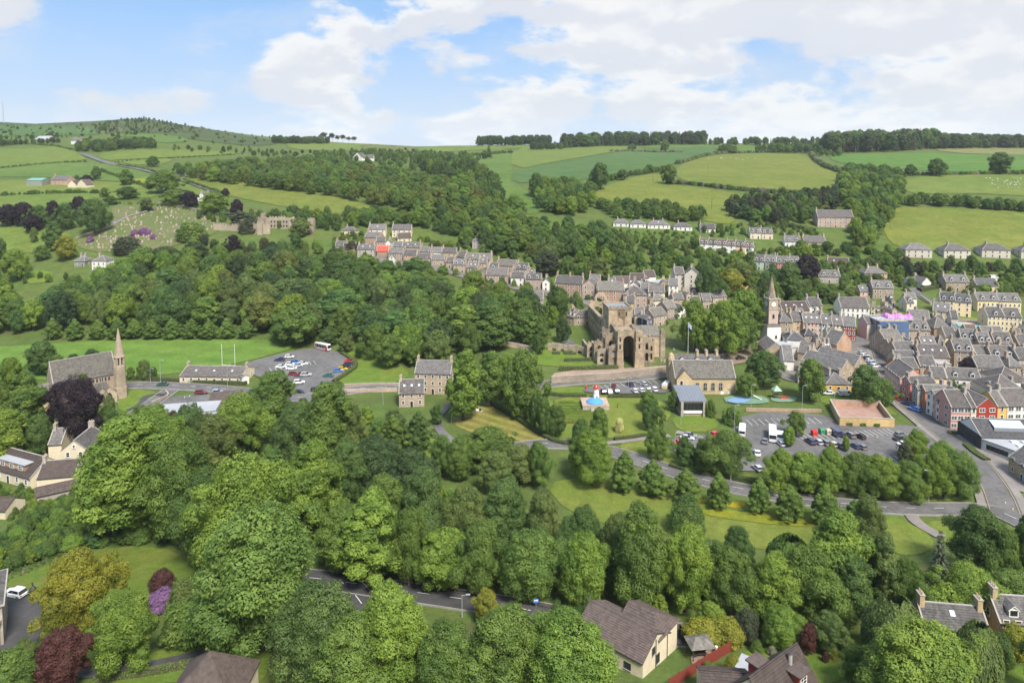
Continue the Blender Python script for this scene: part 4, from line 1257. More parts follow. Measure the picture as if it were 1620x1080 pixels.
for cx, top, base, w, tn in [(470, 484, 543, 84, 'm'), (445, 500, 540, 40, 'm'), (518, 517, 548, 34, 'd'), (548, 526, 558, 26, 'o'), (568, 545, 566, 15, 'm'), (620, 529, 578, 54, 'm'), (690, 522, 580, 56, 's'), (655, 535, 580, 30, 'm')]:
 T(cx, top, base, w, 'round', tn, 'between playing field and mill house')
# --- park in front of the abbey
zp = 'in the park before the abbey'
for cx, top, base, w, k, tn in [(733, 552, 665, 72, 'tall', 'b'), (778, 556, 642, 66, 'tall', 'm'), (832, 555, 662, 90, 'round', 'm'), (800, 560, 640, 50, 'round', 'b'), (823, 610, 665, 34, 'round', 'm'), (846, 622, 680, 36, 'round', 'd'), (862, 628, 690, 36, 'round', 'd'), (879, 640, 690, 36, 'round', 'd'),
        (690, 640, 672, 24, 'round', 'd'), (950, 646, 706, 52, 'round', 'm'), (920, 664, 708, 40, 'round', 'd'), (915, 690, 745, 46, 'round', 'm'), (937, 680, 768, 82, 'round', 'b'), (985, 712, 778, 52, 'cone', 'm'),
        (1031, 634, 682, 42, 'round', 'd'), (1026, 618, 650, 36, 'round', 'm'), (1064, 617, 652, 18, 'tall', 'd'), (1040, 678, 728, 54, 'round', 'm'), (1080, 690, 728, 30, 'round', 'd'), (1124, 632, 660, 18, 'bush', 'm'), (1158, 645, 672, 36, 'bush', 'm'),
        (730, 690, 760, 70, 'round', 'm'), (775, 675, 745, 100, 'round', 'm'), (825, 705, 760, 80, 'round', 'o'), (785, 715, 780, 70, 'round', 's'), (855, 700, 770, 60, 'round', 'm')]:
 T(cx, top, base, w * .88, k, tn, zp)
T(979, 662, 683, 18, 'bush', 'c', 'on the park lawn', name='cream_shrub')
# --- row of young trees along the meadow
for cx, top, base, w in [(1035, 727, 785, 46), (1087, 740, 793, 46), (1137, 747, 803, 46), (1198, 754, 811, 42), (1248, 766, 823, 48), (1303, 768, 828, 52), (1350, 790, 840, 40)]:
 T(cx, top, base, w, 'cone', 'm', 'in the row along the meadow')
# --- car park
zc = 'at the edge of the large car park'
for cx, top, base, w, k, tn in [(1152, 684, 752, 92, 'spread', 'm'), (1110, 694, 748, 40, 'round', 'm'), (1088, 700, 742, 28, 'tall', 'd'), (1232, 703, 778, 60, 'round', 'b'), (1270, 706, 782, 60, 'round', 'b'), (1312, 702, 784, 66, 'round', 'b'), (1355, 706, 786, 62, 'round', 'm'),
        (1395, 712, 788, 60, 'round', 'b'), (1435, 720, 790, 56, 'round', 'm'), (1475, 700, 788, 66, 'round', 'b'), (1515, 706, 786, 66, 'round', 'm'), (1450, 680, 730, 46, 'round', 'b'), (1490, 700, 760, 60, 'round', 'b'), (1432, 700, 735, 26, 'round', 'n'), (1258, 651, 690, 38, 'round', 'm'), (1247, 674, 706, 24, 'round', 'b'), (1338, 690, 715, 14, 'round', 'b'), (1316, 700, 730, 14, 'round', 'y')]:
 T(cx, top + (9 if base > 775 else 0), base, w, k, tn, zc)
# --- abbey and town
for cx, top, base, w, k, tn in [(1100, 474, 556, 64, 'round', 'b'), (1142, 476, 562, 72, 'round', 'b'), (1182, 460, 540, 68, 'round', 'b'), (1170, 495, 560, 54, 'round', 'm'), (1120, 500, 560, 50, 'round', 'b')]:
 T(cx, top, base, w, k, tn, 'in the churchyard beside the abbey')
for cx, top, base, w, k, tn in [(1207, 556, 614, 60, 'round', 'd'), (1182, 590, 628, 40, 'round', 'm'), (1280, 568, 634, 54, 'round', 'm'), (1370, 578, 640, 56, 'round', 'd'), (1396, 600, 642, 40, 'round', 'm'), (1360, 612, 640, 30, 'bush', 'm'), (1533, 566, 596, 32, 'round', 'p'), (1506, 600, 622, 18, 'bush', 'd'), (1522, 608, 630, 22, 'bush', 'd')]:
 T(cx, top, base, w, k, tn, 'between the town houses')
for cx, top, base, w, k, tn in [(882, 453, 512, 42, 'round', 'd'), (875, 485, 520, 24, 'round', 'b'), (847, 465, 515, 18, 'spruce', 'k'), (830, 490, 545, 44, 'tall', 'm'), (890, 505, 542, 28, 'round', 'k'), (945, 472, 512, 26, 'tall', 'm'), (915, 470, 500, 24, 'round', 'm'), (858, 500, 545, 30, 'round', 'm'), (852, 530, 560, 30, 'round', 'd')]:
 T(cx, top, base, w, k, tn, 'on the slope left of the abbey')
for cx, top, base, w, k, tn in [(1276, 404, 445, 50, 'round', 'p'), (1246, 414, 475, 44, 'tall', 'd'), (1280, 435, 462, 16, 'spruce', 'd'), (1225, 445, 480, 30, 'round', 'm'), (1120, 420, 475, 44, 'round', 'd'), (1155, 425, 468, 40, 'round', 'y'), (1170, 415, 455, 50, 'round', 'o'), (866, 397, 437, 42, 'tall', 'n'), (950, 408, 448, 28, 'tall', 'o'), (925, 415, 445, 20, 'spruce', 'k'), (1205, 440, 470, 24, 'round', 'k'), (1300, 450, 470, 30, 'round', 'm'), (1322, 462, 480, 30, 'round', 'o')]:
 T(cx, top, base, w, k, tn, 'above the town roofs')
# --- hillside left
zh = 'on the left hillside'
for cx, top, base, w, k, tn in [(12, 323, 358, 32, 'round', 'p'), (38, 320, 358, 30, 'round', 'p'), (52, 340, 368, 30, 'round', 'p'), (125, 311, 345, 34, 'round', 'p'), (85, 318, 350, 26, 'round', 'p'), (60, 325, 362, 34, 'round', 'd'), (105, 322, 364, 34, 'round', 'd'), (150, 316, 370, 60, 'spread', 'd'), (84, 350, 397, 30, 'tall', 'd'), (54, 360, 384, 14, 'round', 's'), (104, 373, 412, 38, 'round', 'y'), (28, 394, 445, 42, 'round', 'b'), (-6, 375, 412, 30, 'round', 'd'), (66, 388, 412, 28, 'round', 'm'),
        (199, 268, 293, 25, 'round', 'm'), (153, 265, 284, 20, 'round', 'd'), (138, 277, 291, 20, 'round', 'p'), (122, 277, 286, 10, 'round', 'd'), (262, 269, 305, 54, 'round', 'm'), (275, 300, 325, 38, 'round', 'm'), (202, 295, 315, 36, 'round', 'd'), (165, 297, 312, 18, 'round', 'm'), (175, 310, 324, 18, 'round', 'd'), (300, 303, 329, 28, 'round', 'p'), (340, 305, 338, 54, 'round', 'b'), (376, 315, 342, 20, 'round', 'p'), (357, 298, 312, 14, 'round', 'p'), (243, 247, 264, 20, 'round', 'd'), (232, 312, 334, 24, 'tall', 'o'), (200, 375, 400, 44, 'bush', 'n'), (302, 352, 380, 44, 'bush', 'm'), (380, 335, 362, 44, 'pine', 'n'), (395, 345, 368, 30, 'bush', 'n'), (370, 372, 400, 30, 'round', 'p'), (475, 345, 375, 34, 'round', 's'), (470, 370, 400, 26, 'round', 'd')]:
 T(cx, top, base, w, k, tn, zh)
for cx, top, base, w in [(213, 363, 374, 14), (228, 360, 371, 18), (143, 374, 383, 13), (243, 370, 378, 12), (490, 362, 370, 10)]:
 T(cx, top, base, w, 'bush', 'v', 'among the gravestones', name='rhododendron')
# --- fields: single trees
zf = 'standing in the hill fields'
for cx, top, base, w, k, tn in [(1582, 241, 276, 38, 'round', 'd'), (1481, 251, 279, 34, 'round', 'd'), (1440, 260, 278, 20, 'round', 'd'), (1058, 260, 292, 28, 'round', 'm'), (1027, 260, 274, 16, 'round', 'd'), (848, 274, 312, 32, 'round', 'd'), (1051, 222, 241, 16, 'round', 'm'), (773, 226, 250, 18, 'spruce', 'k'), (767, 238, 252, 12, 'round', 'd'), (1150, 228, 242, 34, 'bush', 'd'), (1000, 228, 236, 14, 'bush', 'd'), (950, 258, 300, 36, 'round', 'd'), (985, 268, 285, 20, 'round', 'd')]:
 T(cx, top, base, w, k, tn, zf)
# --- masses ------------------------------------------------------------------------------
zw = 'in the steep wood behind the playing field'
WOOD([(40, 528), (70, 500), (130, 478), (180, 456), (250, 430), (330, 426), (420, 428), (530, 440), (640, 454), (700, 468), (770, 488), (830, 505), (838, 520), (800, 545), (745, 570), (690, 575), (600, 570), (545, 540), (430, 527), (180, 526)], 9.6, (14, 21), ['m', 'd', 'b', 'm', 'd', 'm', 'o', 'd', 'm', 'k'], ['round', 'round', 'tall', 'spread'], zw, 21, wr=(0.75, 1.05))
WOOD([(-60, 540), (-60, 460), (0, 462), (30, 490), (40, 528)], 9, (11, 17), ['m', 'd', 'b'], ['round', 'tall'], zw, 22)
WOOD([(-60, 450), (-60, 425), (60, 438), (120, 445), (60, 452)], 9, (3, 6), ['m', 'd', 'b'], ['round'], zw, 23)
zk = 'around the castle ruin'
WOOD([(180, 424), (300, 405), (300, 385), (345, 392), (440, 395), (530, 384), (560, 398), (530, 420), (420, 420), (300, 418)], 9, (6, 10), ['m', 'd', 'b', 'o', 'n'], ['round', 'spread'], zk, 24, wr=(0.85, 1.2))
WOOD([(425, 345), (520, 348), (600, 345), (690, 362), (760, 372), (740, 380), (660, 362), (570, 358), (520, 366), (430, 352)], 10, (10, 15), ['m', 'd', 'b', 'd'], ['round', 'spread'], 'behind the cream houses', 25, wr=(0.85, 1.2))
WOOD([(380, 338), (425, 350), (520, 362), (600, 358), (560, 366), (440, 362), (330, 352), (300, 342), (330, 338)], 9, (7, 10), ['m', 'd', 'm'], ['round', 'spread'], zk, 26)
zg = 'in the long glen wood'
WOOD([(268, 276), (330, 270), (430, 268), (500, 262), (590, 278), (660, 290), (745, 298), (805, 335), (850, 372), (832, 402), (745, 378), (670, 352), (612, 328), (520, 312), (430, 302), (330, 287)], 14, (16, 24), ['m', 'd', 'b', 'm', 'd', 'm', 'o'], ['round', 'round', 'tall', 'spread'], zg, 27, wr=(0.75, 1.05))
WOOD([(750, 345), (850, 368), (960, 372), (960, 405), (860, 415), (790, 405), (730, 388)], 11, (13, 20), ['m', 'd', 'b', 'o', 'm'], ['round', 'tall', 'spread'], zg, 28, wr=(0.75, 1.05))
WOOD([(500, 245), (600, 240), (700, 246), (760, 250), (745, 285), (660, 275), (590, 268), (500, 256)], 20, (9, 14), ['m', 'd', 'd'], ['round', 'spread'], zg, 29)
WOOD([(660, 262), (740, 262), (760, 280), (800, 320), (745, 296), (680, 285)], 17, (16, 27), ['m', 'd', 'k'], ['round', 'spread'], zg, 30)
WOOD([(845, 300), (880, 300), (935, 298), (945, 330), (900, 345), (850, 330)], 12, (13, 19), ['m', 'd', 'b'], ['round', 'spread'], 'below the crop field', 31, wr=(0.8, 1.1))
LINE([(930, 295), (960, 288), (985, 280), (1020, 276), (1050, 270)], 10, (6, 12), ['d', 'm'], ['round'], 'along the field hedge', 32)
zt = 'between the terrace and the bungalows'
WOOD([(850, 376), (950, 372), (1010, 380), (1100, 392), (1105, 408), (1190, 420), (1185, 434), (1110, 434), (1050, 434), (960, 432), (880, 434), (830, 418), (860, 395)], 9, (7, 11), ['m', 'd', 'b', 'o', 'm', 'd'], ['round', 'spread'], zt, 33, wr=(0.9, 1.25))
WOOD([(940, 362), (1000, 366), (1100, 370), (1105, 380), (1000, 378), (940, 374)], 5, (2, 4), ['m', 'd', 'o', 'b'], ['bush'], zt, 133, wr=(1, 1.4))
WOOD([(1100, 395), (1195, 400), (1240, 395), (1330, 398), (1330, 405), (1190, 412), (1105, 405)], 4.5, (3, 6), ['m', 'd', 'o', 'b'], ['bush', 'round'], 'in the hill gardens', 134, wr=(1, 1.4))
WOOD([(1280, 425), (1370, 420), (1430, 428), (1430, 442), (1410, 450), (1360, 452), (1300, 445)], 5, (3.5, 7), ['m', 'd', 'o', 'b'], ['round', 'spread', 'bush'], 'in the hill gardens', 135, wr=(1, 1.4))
WOOD([(1420, 435), (1500, 440), (1640, 445), (1640, 462), (1540, 470), (1500, 462), (1450, 455)], 6, (3, 6), ['m', 'd', 'o', 'b'], ['bush', 'round'], 'in the hill gardens', 136, wr=(1, 1.4))
WOOD([(1110, 440), (1190, 432), (1235, 442), (1300, 455), (1330, 470), (1300, 480), (1230, 482), (1180, 478), (1120, 472)], 6, (3.5, 7), ['m', 'd', 'o', 'b', 'm'], ['bush', 'round'], 'in the hill gardens', 137, wr=(.9, 1.3))
WOOD([(830, 418), (960, 434), (1050, 434), (1060, 440), (990, 446), (880, 440)], 6, (4, 8), ['m', 'd', 'o', 'b'], ['bush', 'round'], zt, 138, wr=(.9, 1.3))
WOOD([(1150, 360), (1190, 355), (1290, 362), (1295, 375), (1240, 372), (1180, 362)], 6, (3, 6), ['m', 'd', 'o'], ['bush', 'round'], 'in the hill gardens', 139, wr=(.9, 1.3))
WOOD([(950, 330), (1010, 330), (1060, 335), (1115, 345), (1105, 352), (1040, 350), (965, 348)], 10, (10, 15), ['m', 'd', 'm'], ['round', 'spread'], 'behind the white bungalows', 34, wr=(0.9, 1.2))
WOOD([(1115, 430), (1195, 425), (1230, 440), (1225, 465), (1180, 475), (1120, 475)], 9, (7, 11), ['m', 'b', 'o', 'd'], ['round', 'spread'], zt, 35, wr=(0.9, 1.25))
WOOD([(1100, 362), (1150, 360), (1185, 372), (1120, 378)], 7, (5, 9), ['m', 'd', 'b'], ['round', 'bush'], zt, 36)
zr = 'on the right hillside'
WOOD([(1152, 335), (1185, 318), (1230, 316), (1265, 322), (1290, 335), (1290, 350), (1240, 358), (1190, 350), (1155, 348)], 11, (11, 17), ['m', 'd', 'n', 'k'], ['round', 'spread', 'spread'], zr, 37, wr=(0.8, 1.1))
WOOD([(1270, 318), (1325, 308), (1325, 335), (1290, 335)], 8, (14, 19), ['n', 'k', 'n'], ['pine', 'tall', 'spruce'], zr, 38)
WOOD([(1330, 295), (1400, 290), (1425, 300), (1420, 330), (1400, 360), (1395, 385), (1355, 395), (1350, 345), (1330, 325)], 11, (14, 21), ['m', 'd', 'b', 'm'], ['round', 'spread'], zr, 39, wr=(0.8, 1.1))
WOOD([(1325, 285), (1350, 275), (1420, 278), (1425, 290), (1340, 298)], 12, (14, 22), ['m', 'd'], ['round', 'spread'], zr, 40, wr=(0.8, 1.1))
WOOD([(1240, 395), (1300, 395), (1360, 400), (1400, 402), (1430, 405), (1430, 430), (1380, 425), (1330, 400), (1250, 410)], 8, (6, 9.5), ['m', 'd', 'b'], ['round', 'spread'], zr, 41, wr=(0.9, 1.3))
WOOD([(1400, 424), (1430, 428), (1500, 426), (1620, 428), (1660, 440), (1560, 444), (1500, 438), (1440, 442), (1410, 434)], 7.5, (8, 12), ['d', 'm', 'n', 'd', 'm'], ['round', 'spread'], 'below the hipped villas', 42)
LINE([(1425, 324), (1500, 325), (1560, 330), (1640, 335), (1720, 338)], 4.5, (10, 15), ['d', 'm', 'd'], ['round', 'spread'], 'in the shelter strip between fields', 43, wr=(0.9, 1.3), jit=8)
LINE([(1330, 270), (1400, 276), (1460, 278), (1520, 277), (1640, 275)], 11.0, (4, 8), ['d', 'm', 'w'], ['bush', 'round'], 'along the field hedge', 44, wr=(1.0, 1.7))
LINE([(1052, 290), (1100, 293), (1150, 300), (1210, 305), (1290, 310)], 5.0, (4, 7), ['d', 'w', 'm', 'n'], ['bush'], 'along the field hedge', 45, wr=(1.0, 1.7))
LINE([(1070, 260), (1100, 252), (1125, 244), (1180, 242), (1250, 241)], 7.7, (4, 8), ['d', 'w', 'm'], ['bush'], 'along the field hedge', 46, wr=(1.0, 1.7))
LINE([(1283, 245), (1290, 255), (1305, 265), (1325, 272)], 6.6, (6, 10), ['d', 'm', 'w'], ['bush', 'round'], 'along the field hedge', 47, wr=(1.0, 1.7))
LINE([(965, 240), (1000, 240), (1050, 242), (1080, 241)], 12.1, (4, 7), ['d', 'w'], ['bush'], 'along the field hedge', 48, wr=(1.0, 1.7))
LINE([(670, 262), (700, 252), (760, 246), (810, 242)], 12.1, (5, 9), ['d', 'm'], ['bush', 'round'], 'along the field hedge', 49, wr=(1.0, 1.7))
LINE([(0, 266), (75, 258), (140, 256)], 9.9, (2, 4), ['d', 'm'], ['bush'], 'along the field hedge', 50, wr=(1.0, 1.7))
LINE([(180, 258), (260, 252), (370, 245)], 9.9, (2, 4), ['d', 'm'], ['bush'], 'along the field hedge', 51, wr=(1.0, 1.7))
LINE([(290, 285), (330, 300), (355, 308)], 6.6, (3, 5), ['d', 'm'], ['bush'], 'along the field hedge', 52, wr=(1.0, 1.7))
LINE([(180, 323), (250, 325), (330, 338), (370, 345)], 12, (2, 4), ['d', 'm', 'n'], ['bush'], 'along the cemetery wall', 53)
LINE([(185, 262), (230, 268), (245, 274)], 7.7, (3, 5), ['d', 'm'], ['bush'], 'along the field hedge', 66, wr=(1.0, 1.7))
# far shelter belts and the skyline
zs = 'on the skyline'
WOOD([(120, 240), (135, 232), (245, 230), (245, 236), (160, 241)], 17, (20, 28), ['d', 'k', 'm'], ['round', 'tall'], 'in the hillside shelter belts', 54)
LINE([(0, 232), (40, 228), (100, 226)], 14, (13, 19), ['d', 'k'], ['round'], 'in the hillside shelter belts', 55)
LINE([(-80, 222), (0, 221), (60, 220), (110, 217)], 14, (13, 20), ['d', 'k'], ['round', 'spruce'], 'in the hillside shelter belts', 56)
WOOD([(270, 234), (380, 238), (420, 240), (460, 244), (430, 250), (330, 242), (270, 240)], 26, (9, 15), ['d', 'm', 'k'], ['round', 'spread'], 'in the hillside shelter belts', 57)
WOOD([(140, 206), (180, 192), (250, 188), (330, 206), (280, 212), (200, 216), (155, 212)], 24, (6, 13), ['d', 'k', 's', 'w', 'k'], ['bush', 'round'], 'on the craggy hilltop', 58)
LINE([(-100, 200), (0, 197), (60, 199), (140, 196)], 22, (2, 5), ['k', 'd', 'n'], ['bush'], 'on the craggy hilltop', 59)
LINE([(300, 202), (360, 210), (420, 217), (440, 219)], 26, (3, 7), ['k', 'd'], ['bush', 'round'], 'on the craggy hilltop', 60)
for k in range(3): LINE([(432, 225 + k), (515, 226 + k)], 10, (16, 22), ['k', 'd'], ['round', 'tall'], zs, 61 + 100 * k, jit=12)
LINE([(510, 225), (560, 227.5)], 15, (18, 30), ['n', 'k'], ['pine'], zs, 62)
for k in range(3): LINE([(757, 231), (800, 228 + k), (868, 226 + k)], 9, (24, 30), ['k', 'k', 'd'], ['tall', 'spruce', 'round'], zs, 63 + 100 * k, jit=14)
for k in range(4): LINE([(885 + 8 * k, 235 - k), (960, 231 - k), (1040, 230 - k), (1112, 229 - k)], 8, (26, 40), ['k', 'k', 'd', 'n'], ['spruce', 'spruce', 'tall'], zs, 64 + 100 * k, jit=12)
for k in range(2): LINE([(1112, 229 + k), (1200, 229 + k), (1300, 228 + k)], 12, (16, 24), ['k', 'd', 'd'], ['round', 'spread', 'spruce'], zs, 65 + 100 * k, jit=14)
WOOD([(1300, 238), (1320, 232), (1400, 229), (1480, 228), (1485, 236), (1400, 241), (1310, 243)], 15, (28, 50), ['d', 'k', 'm', 'n'], ['tall', 'pine', 'spruce', 'round'], zs, 67)
for k in range(4): LINE([(1480, 233 + k), (1560, 231 + k), (1720, 230 + k)], 9, (24, 38), ['k', 'd', 'k', 'n'], ['spruce', 'tall', 'tall'], zs, 68 + 100 * k, jit=12)
WOOD([(1195, 240), (1280, 236), (1300, 243), (1230, 243)], 15, (14, 24), ['d', 'm', 'k'], ['round'], 'around the hilltop farm', 69)
WOOD([(838, 236), (890, 234), (890, 237), (840, 238)], 13, (14, 20), ['k', 'd'], ['round'], zs, 70)
# town gardens
for poly, sd in [([(1230, 470), (1330, 455), (1360, 470), (1330, 480), (1260, 480)], 80), ([(1330, 430), (1365, 430), (1375, 450), (1340, 455)], 81), ([(1415, 445), (1460, 450), (1460, 460), (1430, 462)], 82), ([(1540, 455), (1640, 458), (1640, 468), (1545, 466)], 83), ([(770, 440), (840, 455), (850, 470), (800, 470), (760, 450)], 84), ([(860, 450), (935, 462), (930, 480), (870, 478)], 85), ([(580, 420), (690, 428), (740, 440), (640, 432)], 86), ([(520, 400), (560, 405), (600, 412), (540, 418)], 87), ([(660, 380), (760, 395), (830, 415), (740, 400), (680, 392)], 88), ([(540, 372), (575, 372), (575, 392), (540, 385)], 89), ([(1560, 420), (1640, 440), (1640, 450), (1580, 440)], 90)]:
 WOOD(poly, 6.0, (3, 7), ['m', 'd', 'b', 'o', 'u'], ['bush', 'round'], 'in the town gardens', sd, wr=(0.8, 1.2))
WOOD([(420, 246), (520, 240), (640, 238), (740, 244), (700, 250), (560, 252), (450, 256)], 36, (6, 12), ['d', 'n', 'k', 'm'], ['bush', 'round', 'spread'], 'on the far central ridge', 140, wr=(0.9, 1.4))
WOOD([(1280, 240), (1330, 240), (1330, 248), (1290, 250)], 18, (10, 16), ['d', 'm'], ['round'], 'around the hilltop farm', 141)
WOOD([(-20, 772), (45, 772), (60, 800), (140, 788), (160, 806), (90, 822), (-20, 822)], 3.2, (1.8, 4), ['m', 'd', 'b', 'o'], ['bush'], 'around the brown-roofed houses', 150, wr=(.9, 1.3))
WOOD([(60, 735), (110, 738), (150, 742), (170, 770), (140, 760), (90, 745)], 3.2, (1.5, 3.5), ['m', 'd', 'b'], ['bush'], 'around the brown-roofed houses', 151, wr=(.9, 1.3))
WOOD([(0, 200), (150, 198), (330, 208), (430, 222), (400, 236), (260, 222), (120, 222), (0, 226)], 64, (6, 13), ['d', 'k', 'm'], ['round', 'bush', 'spread'], 'scattered over the left hilltop', 152, wr=(.9, 1.3))
LINE([(0, 228), (70, 228), (125, 240)], 9, (3, 6), ['d', 'm'], ['bush'], 'along the field hedge', 153, wr=(1, 1.7))
LINE([(0, 310), (90, 306), (160, 306)], 9, (3, 6), ['d', 'm'], ['bush'], 'along the field hedge', 154, wr=(1, 1.7))
LINE([(150, 268), (200, 285), (240, 300)], 14, (3, 7), ['d', 'm'], ['bush', 'round'], 'along the field hedge', 155, wr=(1, 1.7))
# ================================================================== houses
def _stone(n, c, v=0.32, s=1.6):
 return plain(n, c, 0.9, var=v, scale=s, bump=0.35, spec=0.15, rnd=0.12)
WALL = {
 'st': (_stone('stone_brown', (0.385, 0.300, 0.215)), 'brown-stone'),
 'pk': (_stone('stone_pink', (0.445, 0.335, 0.265)), 'pink-stone'),
 'ys': (_stone('stone_yellow', (0.47, 0.355, 0.21)), 'yellow-stone'),
 'sg': (_stone('stone_grey', (0.38, 0.335, 0.285)), 'grey-stone'),
 'br': (_stone('stone_red', (0.40, 0.26, 0.18)), 'red-stone'),
 'cr': (plain('harl_cream', (0.66, 0.57, 0.41), 0.92, var=0.14, scale=1.2, bump=0.2, spec=0.1, rnd=0.05), 'cream'),
 'cy': (plain('harl_yellow', (0.68, 0.55, 0.33), 0.92, var=0.12, scale=1.2, bump=0.2, spec=0.1, rnd=0.05), 'pale-yellow'),
 'wh': (plain('harl_white', (0.72, 0.69, 0.63), 0.92, var=0.12, scale=1.2, bump=0.2, spec=0.1, rnd=0.05), 'white'),
 'gw': (plain('harl_grey', (0.55, 0.50, 0.43), 0.92, var=0.14, scale=1.2, bump=0.2, spec=0.1, rnd=0.05), 'pale-grey'),
 'pp': (plain('harl_pink', (0.55, 0.30, 0.25), 0.92, var=0.12, scale=1.2, bump=0.2, spec=0.1), 'dusky pink painted'),
 'lp': (plain('harl_palepink', (0.66, 0.42, 0.34), 0.92, var=0.12, scale=1.2, bump=0.2, spec=0.1), 'salmon pink painted'),
 'rd': (plain('harl_red', (0.33, 0.050, 0.035), 0.9, var=0.14, scale=1.2, bump=0.2, spec=0.15), 'deep red painted'),
 'co': (plain('harl_coral', (0.56, 0.20, 0.16), 0.9, var=0.14, scale=1.2, bump=0.2, spec=0.15), 'coral red painted'),
 'or': (plain('harl_orange', (0.58, 0.20, 0.075), 0.9, var=0.14, scale=1.2, bump=0.2, spec=0.15), 'orange painted'),
 'yl': (plain('harl_ochre', (0.66, 0.42, 0.13), 0.9, var=0.12, scale=1.2, bump=0.2, spec=0.15), 'ochre yellow painted'),
 'tq': (plain('harl_turquoise', (0.42, 0.60, 0.57), 0.9, var=0.12, scale=1.2, bump=0.2, spec=0.15), 'turquoise painted'),
 'gn': (plain('harl_sage', (0.42, 0.49, 0.43), 0.9, var=0.12, scale=1.2, bump=0.2, spec=0.15), 'sage green painted'),
 'gd': (plain('harl_darksage', (0.24, 0.26, 0.21), 0.9, var=0.12, scale=1.2, bump=0.2, spec=0.15), 'grey green painted'),
 'nv': (plain('harl_navy', (0.05, 0.07, 0.13), 0.9, var=0.12, scale=1.2, bump=0.2, spec=0.15), 'navy blue painted'),
 'bl': (plain('harl_blue', (0.27, 0.33, 0.45), 0.9, var=0.2, scale=0.5, dark=(0.42, 0.31, 0.13), bump=0.2, spec=0.15), 'blue and ochre painted'),
}
ROOF = {
 'sl': (slate('slate', (0.116, 0.108, 0.103)), 'slate'),
 'dk': (slate('slate_dark', (0.078, 0.076, 0.080)), 'dark slate'),
 'pu': (slate('slate_purple', (0.108, 0.096, 0.090)), 'purplish'),
 'gr': (slate('slate_mossy', (0.13, 0.12, 0.104), lichen=(0.19, 0.172, 0.14)), 'mossy'),
 'br': (slate('tile_brown', (0.092, 0.070, 0.062), 0.34, 0.2, lichen=(0.12, 0.098, 0.082)), 'brown tile'),
 'or': (slate('tile_orange', (0.48, 0.20, 0.10), 0.34, 0.15), 'orange'),
 're': (plain('sheet_red', (0.80, 0.075, 0.05), 0.6, var=0.08, scale=0.6), 'bright red sheeted'),
 'bu': (plain('sheet_blue', (0.14, 0.36, 0.42), 0.5, var=0.15, scale=0.5), 'turquoise sheeted'),
 'gm': (plain('sheet_green', (0.16, 0.36, 0.31), 0.5, var=0.15, scale=0.5), 'green metal'),
 'lg': (plain('felt_grey', (0.36, 0.37, 0.39), 0.7, var=0.12, scale=0.7), 'flat pale grey'),
}
SKEW = plain('coping', (0.36, 0.33, 0.29), 0.9, var=0.25, scale=2.0)
RIDGE = plain('ridge_tile', (0.40, 0.37, 0.35), 0.85, var=0.25, scale=2.0)
POT = plain('chimney_pot', (0.50, 0.34, 0.22), 0.8, var=0.2, scale=3)
WHITE = plain('white_paint', (0.78, 0.77, 0.74), 0.5, var=0.05, scale=3)
CREAMP = plain('cream_paint', (0.68, 0.60, 0.46), 0.6, var=0.05, scale=3)
GLASS = plain('window_glass', (0.018, 0.021, 0.026), 0.08, spec=0.6)
LEAD = plain('lead', (0.24, 0.25, 0.27), 0.6, var=0.12, scale=2)
GUTTER = plain('gutter', (0.05, 0.05, 0.05), 0.5)
DOORC = [plain('door_' + n, c, 0.5, var=0.08, scale=2) for n, c in (('green', (0.05, 0.12, 0.08)), ('blue', (0.05, 0.09, 0.2)), ('red', (0.25, 0.04, 0.03)), ('black', (0.03, 0.03, 0.03)), ('brown', (0.14, 0.07, 0.035)))]
_wm = {}
def win_mesh(w, h, fm, whole):
 """sash window: surround, meeting rail and glazing bar, glass set back"""
 key = (round(w, 2), round(h, 2), fm.name, whole)
 if key in _wm:
  return _wm[key]
 b = 0.13
 mb = MB()
 for (x0, x1, z0, z1) in ((-w / 2, w / 2, h - b, h), (-w / 2, w / 2, 0, b), (-w / 2, -w / 2 + b, b, h - b), (w / 2 - b, w / 2, b, h - b)):
  mb.box(x0, x1, -0.07, 0.02, z0, z1, fm)
 mb.box(-w / 2 + b, w / 2 - b, -0.045, 0.015, h * 0.5 - 0.03, h * 0.5 + 0.03, fm)
 if w > 1.25:
  mb.box(-0.05, 0.05, -0.045, 0.012, b, h - b, fm)
 mb.box(-w / 2 - 0.08, w / 2 + 0.08, -0.14, 0.0, -0.10, -0.002, SKEW)
 g = MB()
 (mb if whole else g).poly([(-w / 2 + b, -0.02, b), (w / 2 - b, -0.02, b), (w / 2 - b, -0.02, h - b), (-w / 2 + b, -0.02, h - b)], GLASS)
 _wm[key] = (mb.mesh('window'), None if whole else g.mesh('pane'))
 return _wm[key]
_dm = {}
def door_mesh(i, wide=0.95, h=2.05):
 key = (i, wide)
 if key in _dm:
  return _dm[key]
 mb = MB(); d = DOORC[i % len(DOORC)]
 mb.box(-wide / 2, wide / 2, -0.04, 0.02, 0, h, d)
 mb.box(-wide / 2 - 0.1, -wide / 2, -0.08, 0.02, 0, h + 0.1, WHITE); mb.box(wide / 2, wide / 2 + 0.1, -0.08, 0.02, 0, h + 0.1, WHITE)
 mb.box(-wide / 2, wide / 2, -0.08, 0.02, h, h + 0.1, WHITE)
 mb.box(-wide / 2 + 0.12, wide / 2 - 0.12, -0.055, -0.03, h * 0.6, h * 0.9, GLASS)
 _dm[key] = mb.mesh('door')
 return _dm[key]
_chm = {}
